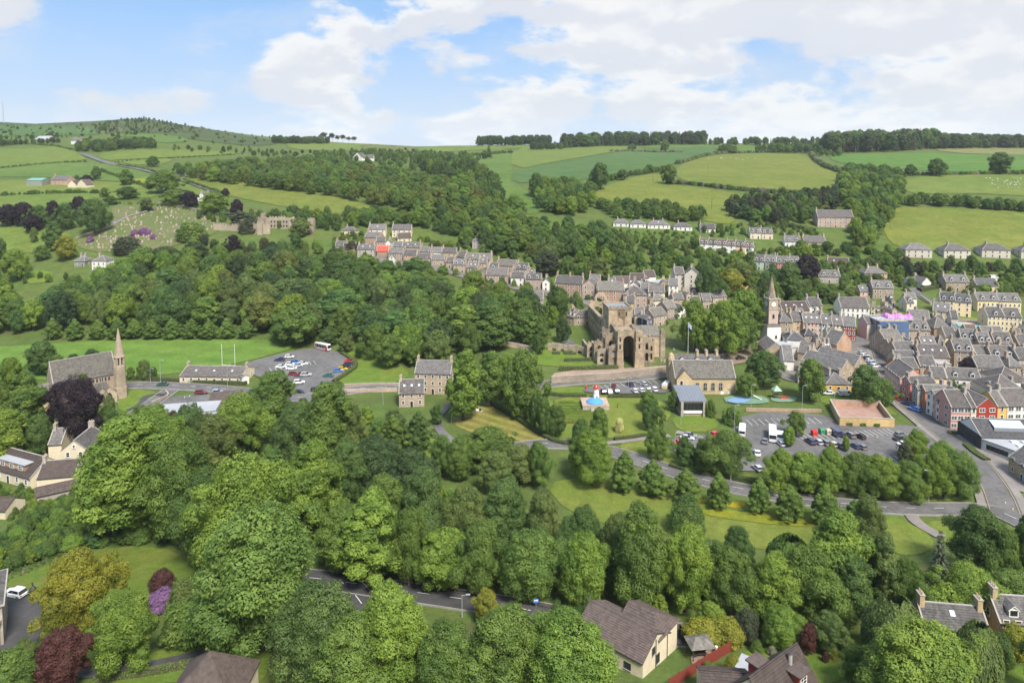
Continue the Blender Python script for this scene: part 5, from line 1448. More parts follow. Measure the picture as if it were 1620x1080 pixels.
def chimney_mesh(mat, w, d, h, n):
 key = (mat.name, round(w, 1), round(h, 1), n)
 if key in _chm:
  return _chm[key]
 mb = MB()
 mb.box(-w / 2, w / 2, -d / 2, d / 2, -1.2, h, mat)
 mb.box(-w / 2 - 0.08, w / 2 + 0.08, -d / 2 - 0.08, d / 2 + 0.08, h, h + 0.14, SKEW)
 for i in range(n):
  x = 0; y = (-d / 2 + d * (i + 0.5) / n)
  mb.frustum((x, y, h + 0.14), (x, y, h + 0.62), 0.13, 0.10, POT, 7)
 _chm[key] = mb.mesh('chimney')
 return _chm[key]
_dom = {}
def dormer_mesh(rm, wm, w, pitch, fm):
 key = (rm.name, wm.name, round(w, 1), round(pitch, 2))
 if key in _dom:
  return _dom[key]
 h, rise = 1.35, w * 0.42
 dep = (h + rise) / math.tan(pitch)
 mb = MB()
 mb.poly([(-w / 2, 0, -0.1), (w / 2, 0, -0.1), (w / 2, 0, h), (0, 0, h + rise), (-w / 2, 0, h)], wm)
 hb = h / math.tan(pitch)
 mb.poly([(w / 2, 0, -0.1), (w / 2, hb, h), (w / 2, 0, h)], wm)
 mb.poly([(-w / 2, 0, -0.1), (-w / 2, 0, h), (-w / 2, hb, h)], wm)
 o = 0.14
 mb.poly([(-w / 2 - o, -o, h - o * 0.8), (0, -o, h + rise + 0.03), (0, dep + 0.2, h + rise + 0.03), (-w / 2 - o, hb + 0.1, h - o * 0.8)], rm)
 mb.poly([(w / 2 + o, -o, h - o * 0.8), (w / 2 + o, hb + 0.1, h - o * 0.8), (0, dep + 0.2, h + rise + 0.03), (0, -o, h + rise + 0.03)], rm)
 b = 0.13
 for (x0, x1, z0, z1) in ((-w / 2 + .05, w / 2 - .05, h - b, h), (-w / 2 + .05, w / 2 - .05, 0.1, 0.1 + b), (-w / 2 + .05, -w / 2 + .05 + b, 0.1 + b, h - b), (w / 2 - .05 - b, w / 2 - .05, 0.1 + b, h - b)):
  mb.box(x0, x1, -0.08, 0.0, z0, z1, WHITE)
 mb.poly([(-w / 2 + .18, -0.03, .23), (w / 2 - .18, -0.03, .23), (w / 2 - .18, -0.03, h - b), (-w / 2 + .18, -0.03, h - b)], GLASS)
 for s in (-1, 1):     # bargeboards
  mb.poly([(s * (w / 2 + o), -o - .02, h - o * .8 - .14), (s * (w / 2 + o), -o - .02, h - o * .8), (0, -o - .02, h + rise + .03), (0, -o - .02, h + rise - .13)][::-s], WHITE)
 _dom[key] = mb.mesh('dormer')
 return _dom[key]
_sk = {}
def skylight_mesh(pitch):
 k = round(pitch, 2)
 if k not in _sk:
  mb = MB()
  M = Matrix.Rotation(pitch, 4, 'X')
  mb.box(-.42, .42, 0, 1.0, 0.0, 0.10, LEAD, M)
  mb.box(-.34, .34, .08, .92, 0.10, 0.125, plain('sky_glass', (0.55, 0.58, 0.62), 0.15, spec=0.7), M)
  _sk[k] = mb.mesh('skylight')
 return _sk[k]
HOUSES = []
_hr = random.Random(5)
def roof_mesh(L, Wd, zE, pitch, rm, hip, over=0.28, steps=0, plainedge=False):
 """gabled or hipped roof, ridge along x; y runs 0..Wd"""
 mb = MB()
 rise = Wd / 2 * math.tan(pitch)
 zR = zE + rise
 e = over; ez = zE - e * math.tan(pitch)
 x0, x1 = -L / 2 - (0.25 if hip else 0.10), L / 2 + (0.25 if hip else 0.10)
 t = 0.16
 hi = min(Wd / 2, L / 2 - 0.05) if hip else 0
 A = [(x0, -e, ez), (x1, -e, ez), (x1 - hi - (0.25 if hip else 0), Wd / 2, zR), (x0 + hi + (0.25 if hip else 0), Wd / 2, zR)]
 Bk = [(x1, Wd + e, ez), (x0, Wd + e, ez), A[3], A[2]]
 up = lambda p: (p[0], p[1], p[2] + t)
 if steps:
  n = steps
  for f, s in ((A, 1), (Bk, -1)):
   for i in range(n):
    a, b = i / n, (i + 1) / n
    p0 = Vector(f[0]).lerp(Vector(f[3]), a); p1 = Vector(f[1]).lerp(Vector(f[2]), a)
    q0 = Vector(f[0]).lerp(Vector(f[3]), b); q1 = Vector(f[1]).lerp(Vector(f[2]), b)
    dz = Vector((0, 0, t)); lip = Vector((0, 0, 0.06))
    mb.poly([p0 + dz + lip, p1 + dz + lip, q1 + dz, q0 + dz], rm)
    mb.poly([p0 + dz, p1 + dz, p1 + dz + lip, p0 + dz + lip], rm)
 else:
  mb.poly([up(p) for p in A], rm); mb.poly([up(p) for p in Bk], rm)
 if hip:
  mb.poly([up((x1, -e, ez)), up((x1, Wd + e, ez)), up(A[2])], rm)
  mb.poly([up((x0, Wd + e, ez)), up((x0, -e, ez)), up(A[3])], rm)
 SK_ = GUTTER if plainedge else SKEW; RD_ = rm if plainedge else RIDGE
 mb.poly([A[0], A[1], up(A[1]), up(A[0])], GUTTER); mb.poly([Bk[0], Bk[1], up(Bk[1]), up(Bk[0])], GUTTER)
 if not hip:
  for x, s in ((x0, -1), (x1, 1)):
   pts = [(x, -e, ez), (x, Wd / 2, zR), (x, Wd / 2, zR + t), (x, -e, ez + t)]
   pts2 = [(x, Wd / 2, zR), (x, Wd + e, ez), (x, Wd + e, ez + t), (x, Wd / 2, zR + t)]
   mb.poly(pts if s > 0 else pts[::-1], SK_); mb.poly(pts2 if s > 0 else pts2[::-1], SK_)
   if plainedge: continue
   for (ya, yb, za, zb) in ((-e, Wd / 2, ez, zR), (Wd + e, Wd / 2, ez, zR)):
    xi = x - s * 0.24
    q = [(x + s * .02, ya, za + t + .10), (x + s * .02, yb, zb + t + .10), (xi, yb, zb + t + .10), (xi, ya, za + t + .10)]
    if (s > 0) == (ya < yb): q = q[::-1]
    mb.poly(q[::-1], SKEW)
    r = [(xi, ya, za + t), (xi, yb, zb + t), (xi, yb, zb + t + .10), (xi, ya, za + t + .10)]
    mb.poly(r, SKEW)
 else:
  mb.poly([(x1, -e, ez), (x1, Wd + e, ez), up((x1, Wd + e, ez)), up((x1, -e, ez))], GUTTER)
  mb.poly([(x0, Wd + e, ez), (x0, -e, ez), up((x0, -e, ez)), up((x0, Wd + e, ez))], GUTTER)
 xa, xb = A[3][0], A[2][0]
 mb.box(xa, xb, Wd / 2 - 0.13, Wd / 2 + 0.13, zR + t - 0.06, zR + t + 0.07, RD_)
 if hip:
  for a, b in ((A[0], A[3]), (A[1], A[2]), (Bk[1], A[3]), (Bk[0], A[2])):
   mb.frustum(up(a), up(b), 0.11, 0.11, RD_, 5)
 return mb.mesh('roof'), zR
def house(x0, y0, x1, y1, Wd, st, wall, roof, flags='', place='', label=None, name='house', pitch=None, sill=None):
 """a house whose eaves line runs between two photo pixels; Wd is its depth in metres, st its storeys"""
 fl = {}
 for f in flags.split():
  fl[f[0]] = int(f[1:]) if f[1:].isdigit() else (f[1:] or 1)
 zE = 0.35 + 2.5 * st
 a, b = gp(x0, y0, zE), gp(x1, y1, zE)
 if (a.y + b.y) / 2 < 200:       # near houses: the eaves are level, whatever the slope below
  zc_ = (a.z + b.z) / 2
  for _ in range(6):
   q = []
   for x_, y_ in ((x0, y0), (x1, y1)):
    U, V = level_uv(x_, y_); Yq = (CAMZ - zc_ - zE) * F / (float(V) - HOR)
    q.append(Vector(((float(U) - CX) / F * Yq, Yq, zc_)))
   m_ = (q[0] + q[1]) / 2; zc_ = 0.5 * zc_ + 0.5 * float(height(m_.x, m_.y))
  a, b = q
 d = b - a
 if 'Y' in fl:                   # turn by hand: degrees off the picture plane, keeping the centre
  L = d.length; ang = R(float(fl['Y']) - 90) if float(fl['Y']) else math.atan2(d.y, d.x)
 ang = math.atan2(d.y, d.x)
 L = math.hypot(d.x, d.y)
 mid = (a + b) / 2
 zg = min(a.z, b.z, mid.z)
 gab = 'g' in fl
 p = pitch or (R(int(fl['p'])) if 'p' in fl else R(39 if 'h' not in fl else 33))
 root = empty(name, (mid.x, mid.y, zg), ang)
 wm, ww = WALL[wall]; rm, rw = ROOF[roof]
 near = mid.y < 175
 mb = MB()
 zb = -2.0
 if 'f' in fl:
  mb.box(-L / 2, L / 2, 0, Wd, zb, zE + 0.25, wm)
  wo = mb.build('wall', root)
  rb = MB(); rb.box(-L / 2 - 0.12, L / 2 + 0.12, -0.12, Wd + 0.12, zE + 0.25, zE + 0.42, rm)
  rb.box(-L / 2 - .16, L / 2 + .16, -0.18, -0.02, zE + 0.20, zE + 0.50, SKEW)
  ro = rb.build('roof', root); zR = zE + .4
 else:
  RL, RW = (L, Wd) if not gab else (Wd, L)
  rise = RW / 2 * math.tan(p)
  x0_, x1_ = -RL / 2, RL / 2
  M = Matrix.Identity(4)
  if gab:     # ridge runs away from the camera
   M = Matrix.Translation((-RW / 2, RL / 2, 0)) @ Matrix.Rotation(-math.pi / 2, 4, 'Z') @ Matrix.Translation((0, 0, 0))
   M = Matrix.Translation((-L / 2, Wd / 2, 0)) @ Matrix(((0, 1, 0, 0), (-1, 0, 0, 0), (0, 0, 1, 0), (0, 0, 0, 1)))
  tr = lambda q: tuple(M @ Vector(q))
  top = zE + 0.05
  hip = 'h' in fl
  mb.poly([tr((x0_, 0, zb)), tr((x1_, 0, zb)), tr((x1_, 0, top)), tr((x0_, 0, top))], wm)
  mb.poly([tr((x1_, RW, zb)), tr((x0_, RW, zb)), tr((x0_, RW, top)), tr((x1_, RW, top))], wm)
  if hip:
   mb.poly([tr((x1_, 0, zb)), tr((x1_, RW, zb)), tr((x1_, RW, top)), tr((x1_, 0, top))], wm)
   mb.poly([tr((x0_, RW, zb)), tr((x0_, 0, zb)), tr((x0_, 0, top)), tr((x0_, RW, top))], wm)
  else:
   mb.poly([tr((x1_, 0, zb)), tr((x1_, RW, zb)), tr((x1_, RW, top)), tr((x1_, RW / 2, top + rise)), tr((x1_, 0, top))], wm)
   mb.poly([tr((x0_, RW, zb)), tr((x0_, 0, zb)), tr((x0_, 0, top)), tr((x0_, RW / 2, top + rise)), tr((x0_, RW, top))], wm)
  wo = mb.build('wall', root)
  rme, zR = roof_mesh(RL, RW, zE, p, rm, hip, steps=(int(RW / 2 / math.cos(p) / 0.34) if near else 0), plainedge=(roof == 'br' and near))
  ro = mobj('roof', rme, root)
  ro.matrix_local = M
  nc = fl.get('c', 0 if ('n' in fl or near) else _hr.choice((0, 1, 1, 2)))
  for i in range(nc):
   xx = [(x0_ + 0.5, x1_ - 0.5, 0.0)[i] if nc != 1 else x0_ + 0.5, ][0] if i < 3 else x0_ + RL * (i - 2) / (nc - 2)
   if hip: xx *= 0.45
   cm = chimney_mesh(WALL['sg'][0] if wall in ('cr', 'wh', 'cy', 'gw') else wm if wall in ('st', 'pk', 'ys', 'sg', 'br') else SKEW, 0.75, 1.5, 1.5, 3)
   mobj('chimney', cm, ro, (xx, RW / 2, zR))
  nd_ = fl.get('d', 0)
  for i in range(nd_):
   xx = x0_ + RL * (i + 0.5) / nd_
   yy = 0.55
   dm = dormer_mesh(rm, WHITE if wall in ('wh', 'cr', 'cy') else wm if 'k' in fl else WHITE, 1.5, p, WHITE)
   mobj('dormer', dm, ro, (xx, yy, zE + 0.16 + yy * math.tan(p)))
  ns = fl.get('s', 0)
  for i in range(ns):
   xx = x0_ + RL * (i + 0.7) / (ns + 0.4)
   yy = RW / 2 * 0.45
   mobj('skylight', skylight_mesh(p), ro, (xx, yy, zE + 0.17 + yy * math.tan(p)))
 if 'n' not in fl:
  fm = WHITE if wall not in ('ys', 'gw') else CREAMP
  nst = max(1, int(round(st)))
  whole = mid.y > 300
  faces = [('f', L, 0.0)]
  cdir = Vector((0 - mid.x, 0 - mid.y, 0)).normalized()
  rgt = Vector((math.cos(ang), math.sin(ang), 0))
  if rgt.dot(cdir) > 0.12: faces.append(('r', Wd, 0))
  if rgt.dot(cdir) < -0.12: faces.append(('l', Wd, 0))
  for f, ln, _ in faces:
   gabled = (f != 'f') != gab and 'h' not in fl and 'f' not in fl
   n = max(1, int(ln / (3.1 if f == 'f' else 4.6)))
   if f == 'f' and 'w' in fl: n = int(fl['w'])
   if f != 'f' and ('x' in fl): continue
   for s in range(nst):
    zz_ = 0.9 + 2.5 * s
    for i in range(n):
     u = -ln / 2 + ln * (i + 0.5) / n
     if s == 0 and f == 'f' and i == n // 2 and 'm' not in fl:
      M_ = (u, -0.012, 0.0)
      mobj('door', door_mesh(_hr.randrange(5)), root, M_)
      continue
     w_, h_ = (1.05, 1.5) if 'b' not in fl else (1.9, 1.4)
     if gab and f == 'f' and 'b' in fl: w_, h_ = 1.9, 1.4
     fr, pn = win_mesh(w_, h_, fm, whole)
     if f == 'f': o = mobj('window', fr, root, (u, -0.012, zz_))
     elif f == 'r': o = mobj('window', fr, root, (L / 2 + 0.012, Wd / 2 + u, zz_), math.pi / 2)
     else: o = mobj('window', fr, root, (-L / 2 - 0.012, Wd / 2 + u, zz_), -math.pi / 2)
     if pn: mobj('pane', pn, o)
   if gabled and f == 'f' and st >= 1.5 and 'q' not in fl:
    fr, pn = win_mesh(0.8, 1.1, fm, whole)
    o = mobj('window', fr, root, (0, -0.012, zE + 0.5))
    if pn: mobj('pane', pn, o)
 sw = {1: 'single-storey', 2: 'two-storey', 3: 'three-storey', 4: 'four-storey'}.get(int(round(st)), '')
 if abs(st - 1.5) < 0.2: sw = 'low'
 feat = ''
 if fl.get('d'): feat = ' and dormers'
 elif fl.get('s'): feat = ' and skylights'
 elif gab: feat = ', gable to the front'
 HOUSES.append(dict(root=root, base=label or f"{ww} {sw} house{' with dormers' if fl.get('d') else ' with skylights' if fl.get('s') else ', gable end on' if gab else ''}, {rw} roof, {place}", px=project((mid.x, mid.y, zg + zE))[0], own=bool(label), place=place))
 return root, L, Wd, zE, zR, p, ang
def houses(place, text):
 for ln in text.strip().splitlines():
  if not ln.strip() or ln.strip().startswith('#'):
   continue
  lab = None
  if '|' in ln:
   ln, lab = ln.split('|'); lab = lab.strip()
  t = ln.split()
  house(*[float(v) for v in t[:4]], float(t[4]), float(t[5]), t[6], t[7], ' '.join(t[8:]), place, lab)
# upper end of the long terrace (Castlegate side of the valley)
houses('above the terrace top', '''
583 363 610 362.5 8 2 cr sl c1 s1 w3
620 363.5 651 363 8 2 cr sl c1 w4 | cream two-storey house with long slate roof, topmost above the terrace
540 364 563 365 7 1 cy sl h c1 | small pale yellow house among trees above the terrace top
629 377 651 375 8 1 cr br | low cream house with brown roof below the cream pair
747 381 777 381 9 2 sg sl h c2 | lone grey stone hipped villa in trees above the terrace
''')
houses('in the hillside terrace', '''
577 374 600 376 8 2 br sl c1
595 382.5 610 382 7 2 br sl
610 384 617.5 384 9 2.3 wh sl g q | narrow white gable house at the terrace top
530 389 543 389 7 1.5 sg sl c1
543 389 560 391 7 1.5 st sl c1 s2
565 394 592 394.5 7 2 sg sl s2
596 397.5 615 396.5 7 1.5 br re n | house under a bright red sheeted roof in the terrace
622 390 636 390 7 1.5 st sl
636 390 664 391.5 7 1.5 st sl s2
664 397 678 398 7 1.5 st sl c1
614 400 637 400.5 7 2 st sl c1
615.5 408 624 408 6 1.5 wh sl g q | small white gable house below the red roof
638 403 659 403.5 7 2 br sl
658 409 681 408.5 7 1.5 pk pu c1
682 411 703 411 7 1.5 st sl
681 399 698 399 7 1.5 wh sl c1
699 399.5 722 400 7 2 ys sl c1
705 414 717 415 7 1.5 st sl
722 404 735 407 8 2 st gr c1
735 408 777 410.5 8 2 pk gr c2 s2
785 418 815 421 8 2 st gr
816 424 834 426 8 2 pk sl c1 d2
717 418 736 419 7 2 st sl d2 c1
739 422 755 424 7 2 st sl s2
757 428 768 430 7 2.3 st sl g q
769 434 803 435.5 9 2 pk pu
808 438.5 829 439.5 7 2 wh pu c1
831 440.5 856 442 7 2.3 pk sl d2 c1
858 446 869 446.5 8 2 wh sl g q | white gable house in the terrace beside the tall tenement
878 445 921 449.5 9 3 br sl c3 | tall red-brown sandstone tenement in the terrace above the abbey
921 450 942 452 9 3 pk sl g | pink sandstone tenement gable in the terrace above the abbey
932 444 950 445 8 2.5 st sl c1
946 459 988 460 10 3 br gr c2 | red-brown tenement with mossy roof directly behind the abbey
''')
houses('behind the abbey', '''
837 473 859 474 8 1.5 sg sl c2 | grey stone cottage in trees left of the abbey
896 498 908 502 8 1.5 st sl c1 d2 | low stone house with white dormers left of the abbey
908 502 936 502 7 1.5 st gr c1 | low stone house with mossy roof left of the abbey
986 466 1024 467 12 2.6 pk pu h c1
992 453 1012 455 9 2 wh sl g
1013 457 1025 458 8 2 wh sl
1026 462 1052 463 9 2.6 cr pu c1
972 447 997 447.5 8 1 wh br n
996 441 1019 443 8 1 wh br n
1021 438 1038 436.5 8 1 wh br n
1004 498 1020 498.5 8 2 pk sl c1
1023 506 1032 504.5 7 2 nv sl g w2 | narrow navy blue gable house beside the abbey
1034 501 1055 495.5 8 2 pk gr c1
1056 489 1071 485 8 2 st gr c1
1073 491 1086 488 8 1.6 wh sl g q
1066 474 1082 473 7 2 st sl
1031 476 1057 473.5 8 1.5 cr gr h
1058 451 1073 452 8 3 wh sl w2 c1
1068 434 1083 434 9 3.6 gw pu w2
1083 433 1105 435 10 4 gw pu g w1 q m | tall pale grey harled block with sloping gable behind the abbey
1105 437 1112 437 8 3.2 gw lg f w1 m
1042 449 1063 440 7 1.2 gw lg n f
1112 476 1126 476 8 1.5 st sl
1128 471 1150 468 8 1.5 pk sl c1
1178 459 1195 459 6 1.2 or or h n | small hut with orange roof above the churchyard trees
''')
houses('in the bungalow row', '''
970 352 995 353 8 1 wh sl h
997 354 1022 354.5 8 1 wh sl h
1025 355.5 1060 356 9 1 wh sl h s1
1066 358.5 1095 359 8 1 wh sl h
1108 361 1132 362 8 1 wh sl
''')
houses('in the white hill terrace', '''
1107 385 1121 386 8 1.9 wh br d2 c1
1121 386 1135 387 8 1.9 wh br d2
1135 387 1150 388 8 1.9 wh br d2
1150 388 1164 389 8 1.9 wh br d2
1164 389 1179 390 8 1.9 lp br d2
1179 390 1193 391 8 1.9 wh br d2 c1
''')
houses('above the steeple', '''
1187 368 1204 368.5 8 1.6 cr pu d2
1205 368.5 1223 369 8 1.6 cr pu d2 c1
1193 412 1209 414 9 2 gn sl d2 x
1210.5 412.5 1228 414.5 9 2 gd sl d2 x
1229 414.5 1247 416.5 9 2 co sl d2 x
1249 415 1264 416.5 9 2 wh sl d2 x
1242 381 1267 382.5 9 1.5 wh sl d2
1272 382 1307 383.5 9 2 ys sl c2 w3 | yellow sandstone villa with two chimneys on the hill
1294 342 1351 344 12 3 pk pu w7 | big pink sandstone block with thin dark roof on the hill
1213 341 1230 342 8 1 wh pu h | small house with purple roof among hill trees
1311 417 1345 419 9 1 br br s2 | brown-roofed bungalow right of the purple tree
1295 436 1330 438 8 1.5 sg sl c2 d2 | grey stone cottage right of the purple tree
1368 432 1404 432.5 10 2 ys sl h c2 w3 | yellow sandstone villa above the square
1381 455 1414 456.5 9 2.3 st sl d2 c1 w4 | brown stone house with two dormers above the square
1361 461 1380 461.5 7 1 lp sl s2 | small pink annexe beside the dormered stone house
1497 446 1534 446.5 9 2 st sl d2 c2 w3 | brown stone villa with two white dormers and garden
1546 452 1581 452.5 9 1.1 cy dk w4 b | pale yellow bungalow with dark windows behind the villa
1459 448 1473 445.5 8 1.3 wh sl g q | small white cottage above the steep lane
1433 394 1475 395.5 11 2 gw sl h w4
1494 395 1536 396.5 11 2 gw sl h w4
1554 394 1599 396 11 2 gw sl h w4
1616 396 1660 398 11 2 gw sl h w4
1440 447 1452 446 6 1 wh sl n
''')
houses('beside the steeple', '''
1331 486 1376 487.5 11 2 wh pu x w6 | long white hall with slate roof above the square
1281 484 1301 483.5 9 1.8 wh sl c2
1238 491 1281 489.5 9 1.3 st br s3
1234 509 1254 509.5 10 3 st sl h
1254 508 1271 508 9 2.8 ys sl
1271 510 1300 511.5 9 2.8 lp sl s3 w5 | salmon pink row house on the square
1300 512 1317 513 9 2.8 tq sl s1 w3 | turquoise house on the square
1317 513.5 1334 514.5 9 2.8 cy sl s1 w3 | pale yellow house between turquoise and red houses
1334 515 1354 517 9 2.8 rd sl w3 | deep red house at the end of the square row
1357 505 1372 512 14 3 gw pu g n | big pale grey blank gable beside the square
1376 504 1384 509 14 3 gw gm g n | narrow gable with green sheeted roof beside the scaffold
1245 537 1275 538.5 9 2.3 wh dk h w2 | white house with dark hipped roof before the steeple
1273 530 1290 531 8 2 st dk h
1291 536 1301 536.5 8 2 st sl g
1302 540 1324 546 12 2 br sl n
1234 551 1262 551 10 1.8 gw lg f n
1212 554 1242 554.5 12 2 st sl g n
1284 564 1306 565.5 9 1.6 br lg f n
1262 556 1284 560 9 1.6 st sl n
1330 587 1351 581 17 2.3 st sl g w2 | brown stone hall, nearer of two parallel gables by the square
1352 580 1371 574 17 2.3 st sl g w2 | brown stone hall, farther of two parallel gables by the square
1240 570 1256 571 12 1.6 wh sl n
1307 607 1347 608 9 1.1 yl sl h w3 | small ochre building with slate hipped roof beside white van
''')
houses('in the crowded town', '''
1430 522 1472 523 10 2.2 st sl d3 k | brown stone block with three big round white dormers
1478 519 1506 520 12 2 st gr h n
1505 524 1520 525 10 2 st sl h n
1476 490 1503 494 9 2 cy sl w3 s2
1488 474 1512 476.5 9 3 cy dk d2
1512 476.5 1537 479 9 3 cy dk d2 c2
1547 475 1581 476 9 2.3 cy sl w5 d2
1581 476 1616 477.5 9 2.3 cy sl w5 d2
1563 500 1590 501 9 2.8 cy sl w4 d1
1590 501 1617 502.5 9 2.8 cy sl w4 d1
1517 517 1528 518 6 1 gw bu f n
1529 518 1540 519 6 1 gw bu f n
1541 519 1552 520 6 1 gw bu f n
1553 520 1564 521 6 1 gw bu f n
1565 521 1575 522 6 1 gw bu f n
1402 540 1430 538 10 2.6 st gr c2
1459 548 1483 549 9 2.2 st sl s2
1439 544 1449 544 8 2.5 st sl g
1485 543 1496 544 8 2.2 st gr h
1456 564 1503 566 10 2.2 st pu s3
1419 558 1452 558 9 2.2 st sl c1
1419 571 1452 571.5 8 2 st sl
1456 579 1482 580 8 1.6 sg sl w2
1484 577 1505 577.5 8 1.6 sg lg f n
1420 583 1454 583 8 1.8 or sl c1
1400 580 1424 599 9 2.6 lp pu w6 | long pale pink terrace bending down to the road
1510 555 1541 557 10 2.8 st sl d2 c1
1521 536 1545 538 9 2.2 st sl d2
1496 533 1515 534 9 2 cy sl n
1549 542 1570 543 9 2.2 st sl d2
1573 541 1603 543 9 2.4 pk pu d2 c1
1545 562 1562 562.5 8 2 st sl n
1569 564 1608 566 9 2.2 st pu d2
1613 546 1640 547 9 2.3 st sl
1612 568 1650 569 9 2.3 sg sl
1546 581 1590 582 9 2 st sl
1597 580 1619 580.5 10 2 st sl h c1
1499 598 1553 601.5 8 1.1 wh sl d2 c1 w5 | low white house with two dormers behind the coloured houses
1475 597 1498 598.5 8 1.1 cy sl n
1557 607 1570 612 10 1.6 wh pu g w1
1575 621 1628 622 14 1.4 cr pu h n
1580 603 1630 604 12 1.4 wh pu h n
1403 525 1428 524 9 2 st sl n
1440 505 1472 508 10 2 st sl n
1505 503 1516 504 8 2 gw sl n
1410 552 1420 552 8 2 st gr n
1530 527 1548 528 8 1.8 st br n
1556 530 1590 531 8 1.8 gw sl n
''')
houses('beside the road down from the square', '''
1427 600 1440 606 10 2.8 co sl g w2 | coral red gable house on the road down from the square
1443 611 1452 616 10 2.6 bl sl g w1 | narrow blue and ochre painted house by the road
1454 613 1464 619 10 2.6 or sl g w1 | narrow orange house between blue and white houses
1466 622 1482 629 10 2.8 wh sl g w2 | white gable house with red window frames by the road
1482 632 1494 636 10 2.8 wh sl w2 | white house joining the pink flats
1505 644 1536 644.5 10 2.9 pp pu w3 b m | dusky pink flats with white windows at the bend
1536.5 645 1545 645 9 2.9 cr pu w1 m | narrow cream bay between pink and red flats
1546 644 1578 643.5 10 2.9 rd pu g w2 b q m | deep red gabled flats
1578.5 643 1593 642.5 9 2.9 yl pu w1 m | ochre yellow flats beside the deep red gable
1594 642 1640 641 10 2.9 wh pu w4 b m | white flats at the right edge
''')
houses('on the valley floor', '''
284 595 382 596.5 12 1.0 cr pu w8 s3 p21 | long low clubhouse beside the playing field
383 598 394 595 12 1.0 wh sl g q n p24 | white gabled end of the clubhouse
656 590 713 591.5 9 3 st sl c2 w5 | three-storey brown stone mill house beside the river lawn
631 623 671 621.5 9 1.8 pk pu c1 s3 w3 | low pink sandstone house before the mill house
''')
houses('on the left hillside', '''
117 413.5 134 413.5 9 1.2 gd sl h w2 | dark timber lodge, left of a pair below the cemetery
145 413 167 413 9 2.2 wh sl h w3 | white lodge with orange upper floor below the cemetery
80 284 106 285 10 2 br sl w4 | red-brown farmhouse on the left hillside
107 291.5 120 292 9 1.2 cr br g n | cream barn gable beside the farmhouse
121 291.5 136 292.5 9 1.2 cr br g n | cream barn gable, nearest the purple tree by the farm
112 222 128 222.5 12 2.2 wh sl n | white house far up the left hillside
558 248 572 249 12 1.8 wh sl g n | white gable of the far hilltop house
573 250 591 250.5 12 1.4 wh sl n | long slate wing of the far hilltop house
1264 236 1278 236.5 12 1.5 gw sl n | grey farmhouse on the skyline among trees
1298 234 1307 234.5 12 1.8 wh sl n | white farmhouse on the skyline among trees
55 220 75 220.5 14 1.2 gw lg n | pale farm shed under the craggy hill
274 272 284 273 8 1.5 wh sl n | white cottage beside the hill road wood
312 311 325 311.5 10 1.5 wh sl g | white house behind the purple tree above the cemetery
''')
# ================================================================== landmark buildings
AB = _stone('abbey_stone', (0.385, 0.298, 0.202), 0.45, 0.6)
AB2 = _stone('abbey_stone_weathered', (0.305, 0.25, 0.183), 0.48, 0.55)
SAND = _stone('hall_sandstone', (0.46, 0.35, 0.225), 0.25, 1.3)
DARKIN = plain('interior_shade', (0.03, 0.027, 0.024), 0.9)  # flat near-black colour painted for the shade inside openings
def pierced(mb, L, z1, th, holes, mat, M, z0=-1.5):
 """wall along x (0..L), thickness th in y, with real openings (xa,xb,za,zb,kind): kind 'p' pointed, 'r' round, 's' square"""
 hs = sorted(holes)
 cols = sorted({h[0:2] for h in hs})
 x = 0
 for xa, xb in cols:
  if xa > x: mb.box(x, xa, 0, th, z0, z1, mat, M)
  st = sorted([h for h in hs if h[:2] == (xa, xb)], key=lambda h: h[2])
  z = z0
  for (_, _, za, zb, kd) in st:
   if za > z: mb.box(xa, xb, 0, th, z, za, mat, M)
   if kd in 'pr':
    w = (xb - xa) / 2; xm = (xa + xb) / 2
    rise = w * (1.5 if kd == 'p' else 1.0)
    rise = min(rise, (zb - za) * 0.6)
    n = 5
    for s in (-1, 1):
     prev = None
     arc = []
     for i in range(n + 1):
      t = i / n
      if kd == 'r': px_, pz_ = math.cos(t * math.pi / 2), math.sin(t * math.pi / 2)
      else: px_, pz_ = 1 - t ** 1.6, math.sin(t * math.pi / 2) ** 0.9
      arc.append((xm + s * w * px_, zb - rise + rise * pz_))
     for (ax, az), (bx, bz) in zip(arc[:-1], arc[1:]):
      xe = xm + s * w
      for (y_, flip) in ((0, s > 0), (th, s < 0)):
       q = [(ax, y_, az), (bx, y_, bz), (bx, y_, zb), (ax, y_, zb)]
       q = [tuple(M @ Vector(p)) for p in q]
       mb.poly(q[::-1] if not flip else q, mat)
      q = [(ax, 0, az), (ax, th, az), (bx, th, bz), (bx, 0, bz)]
      mb.poly([tuple(M @ Vector(p)) for p in (q if s < 0 else q[::-1])], mat)
   z = zb
  if z < z1: mb.box(xa, xb, 0, th, z, z1, mat, M)
  x = xb
 if x < L: mb.box(x, L, 0, th, z0, z1, mat, M)
def frame(loc, rz):
 return Matrix.Translation(loc) @ Matrix.Rotation(rz, 4, 'Z')
def rubble_top(mb, x0, x1, y0, y1, z, mat, M, seed, n=6, amp=1.0):
 """broken wall head"""
 rnd = random.Random(seed)
 for i in range(n):
  a = x0 + (x1 - x0) * i / n; b = x0 + (x1 - x0) * (i + 1) / n
  mb.box(a, b, y0 + rnd.uniform(0, .08), y1 - rnd.uniform(0, .08), z - 0.02, z + rnd.uniform(0.1, amp), mat, M)
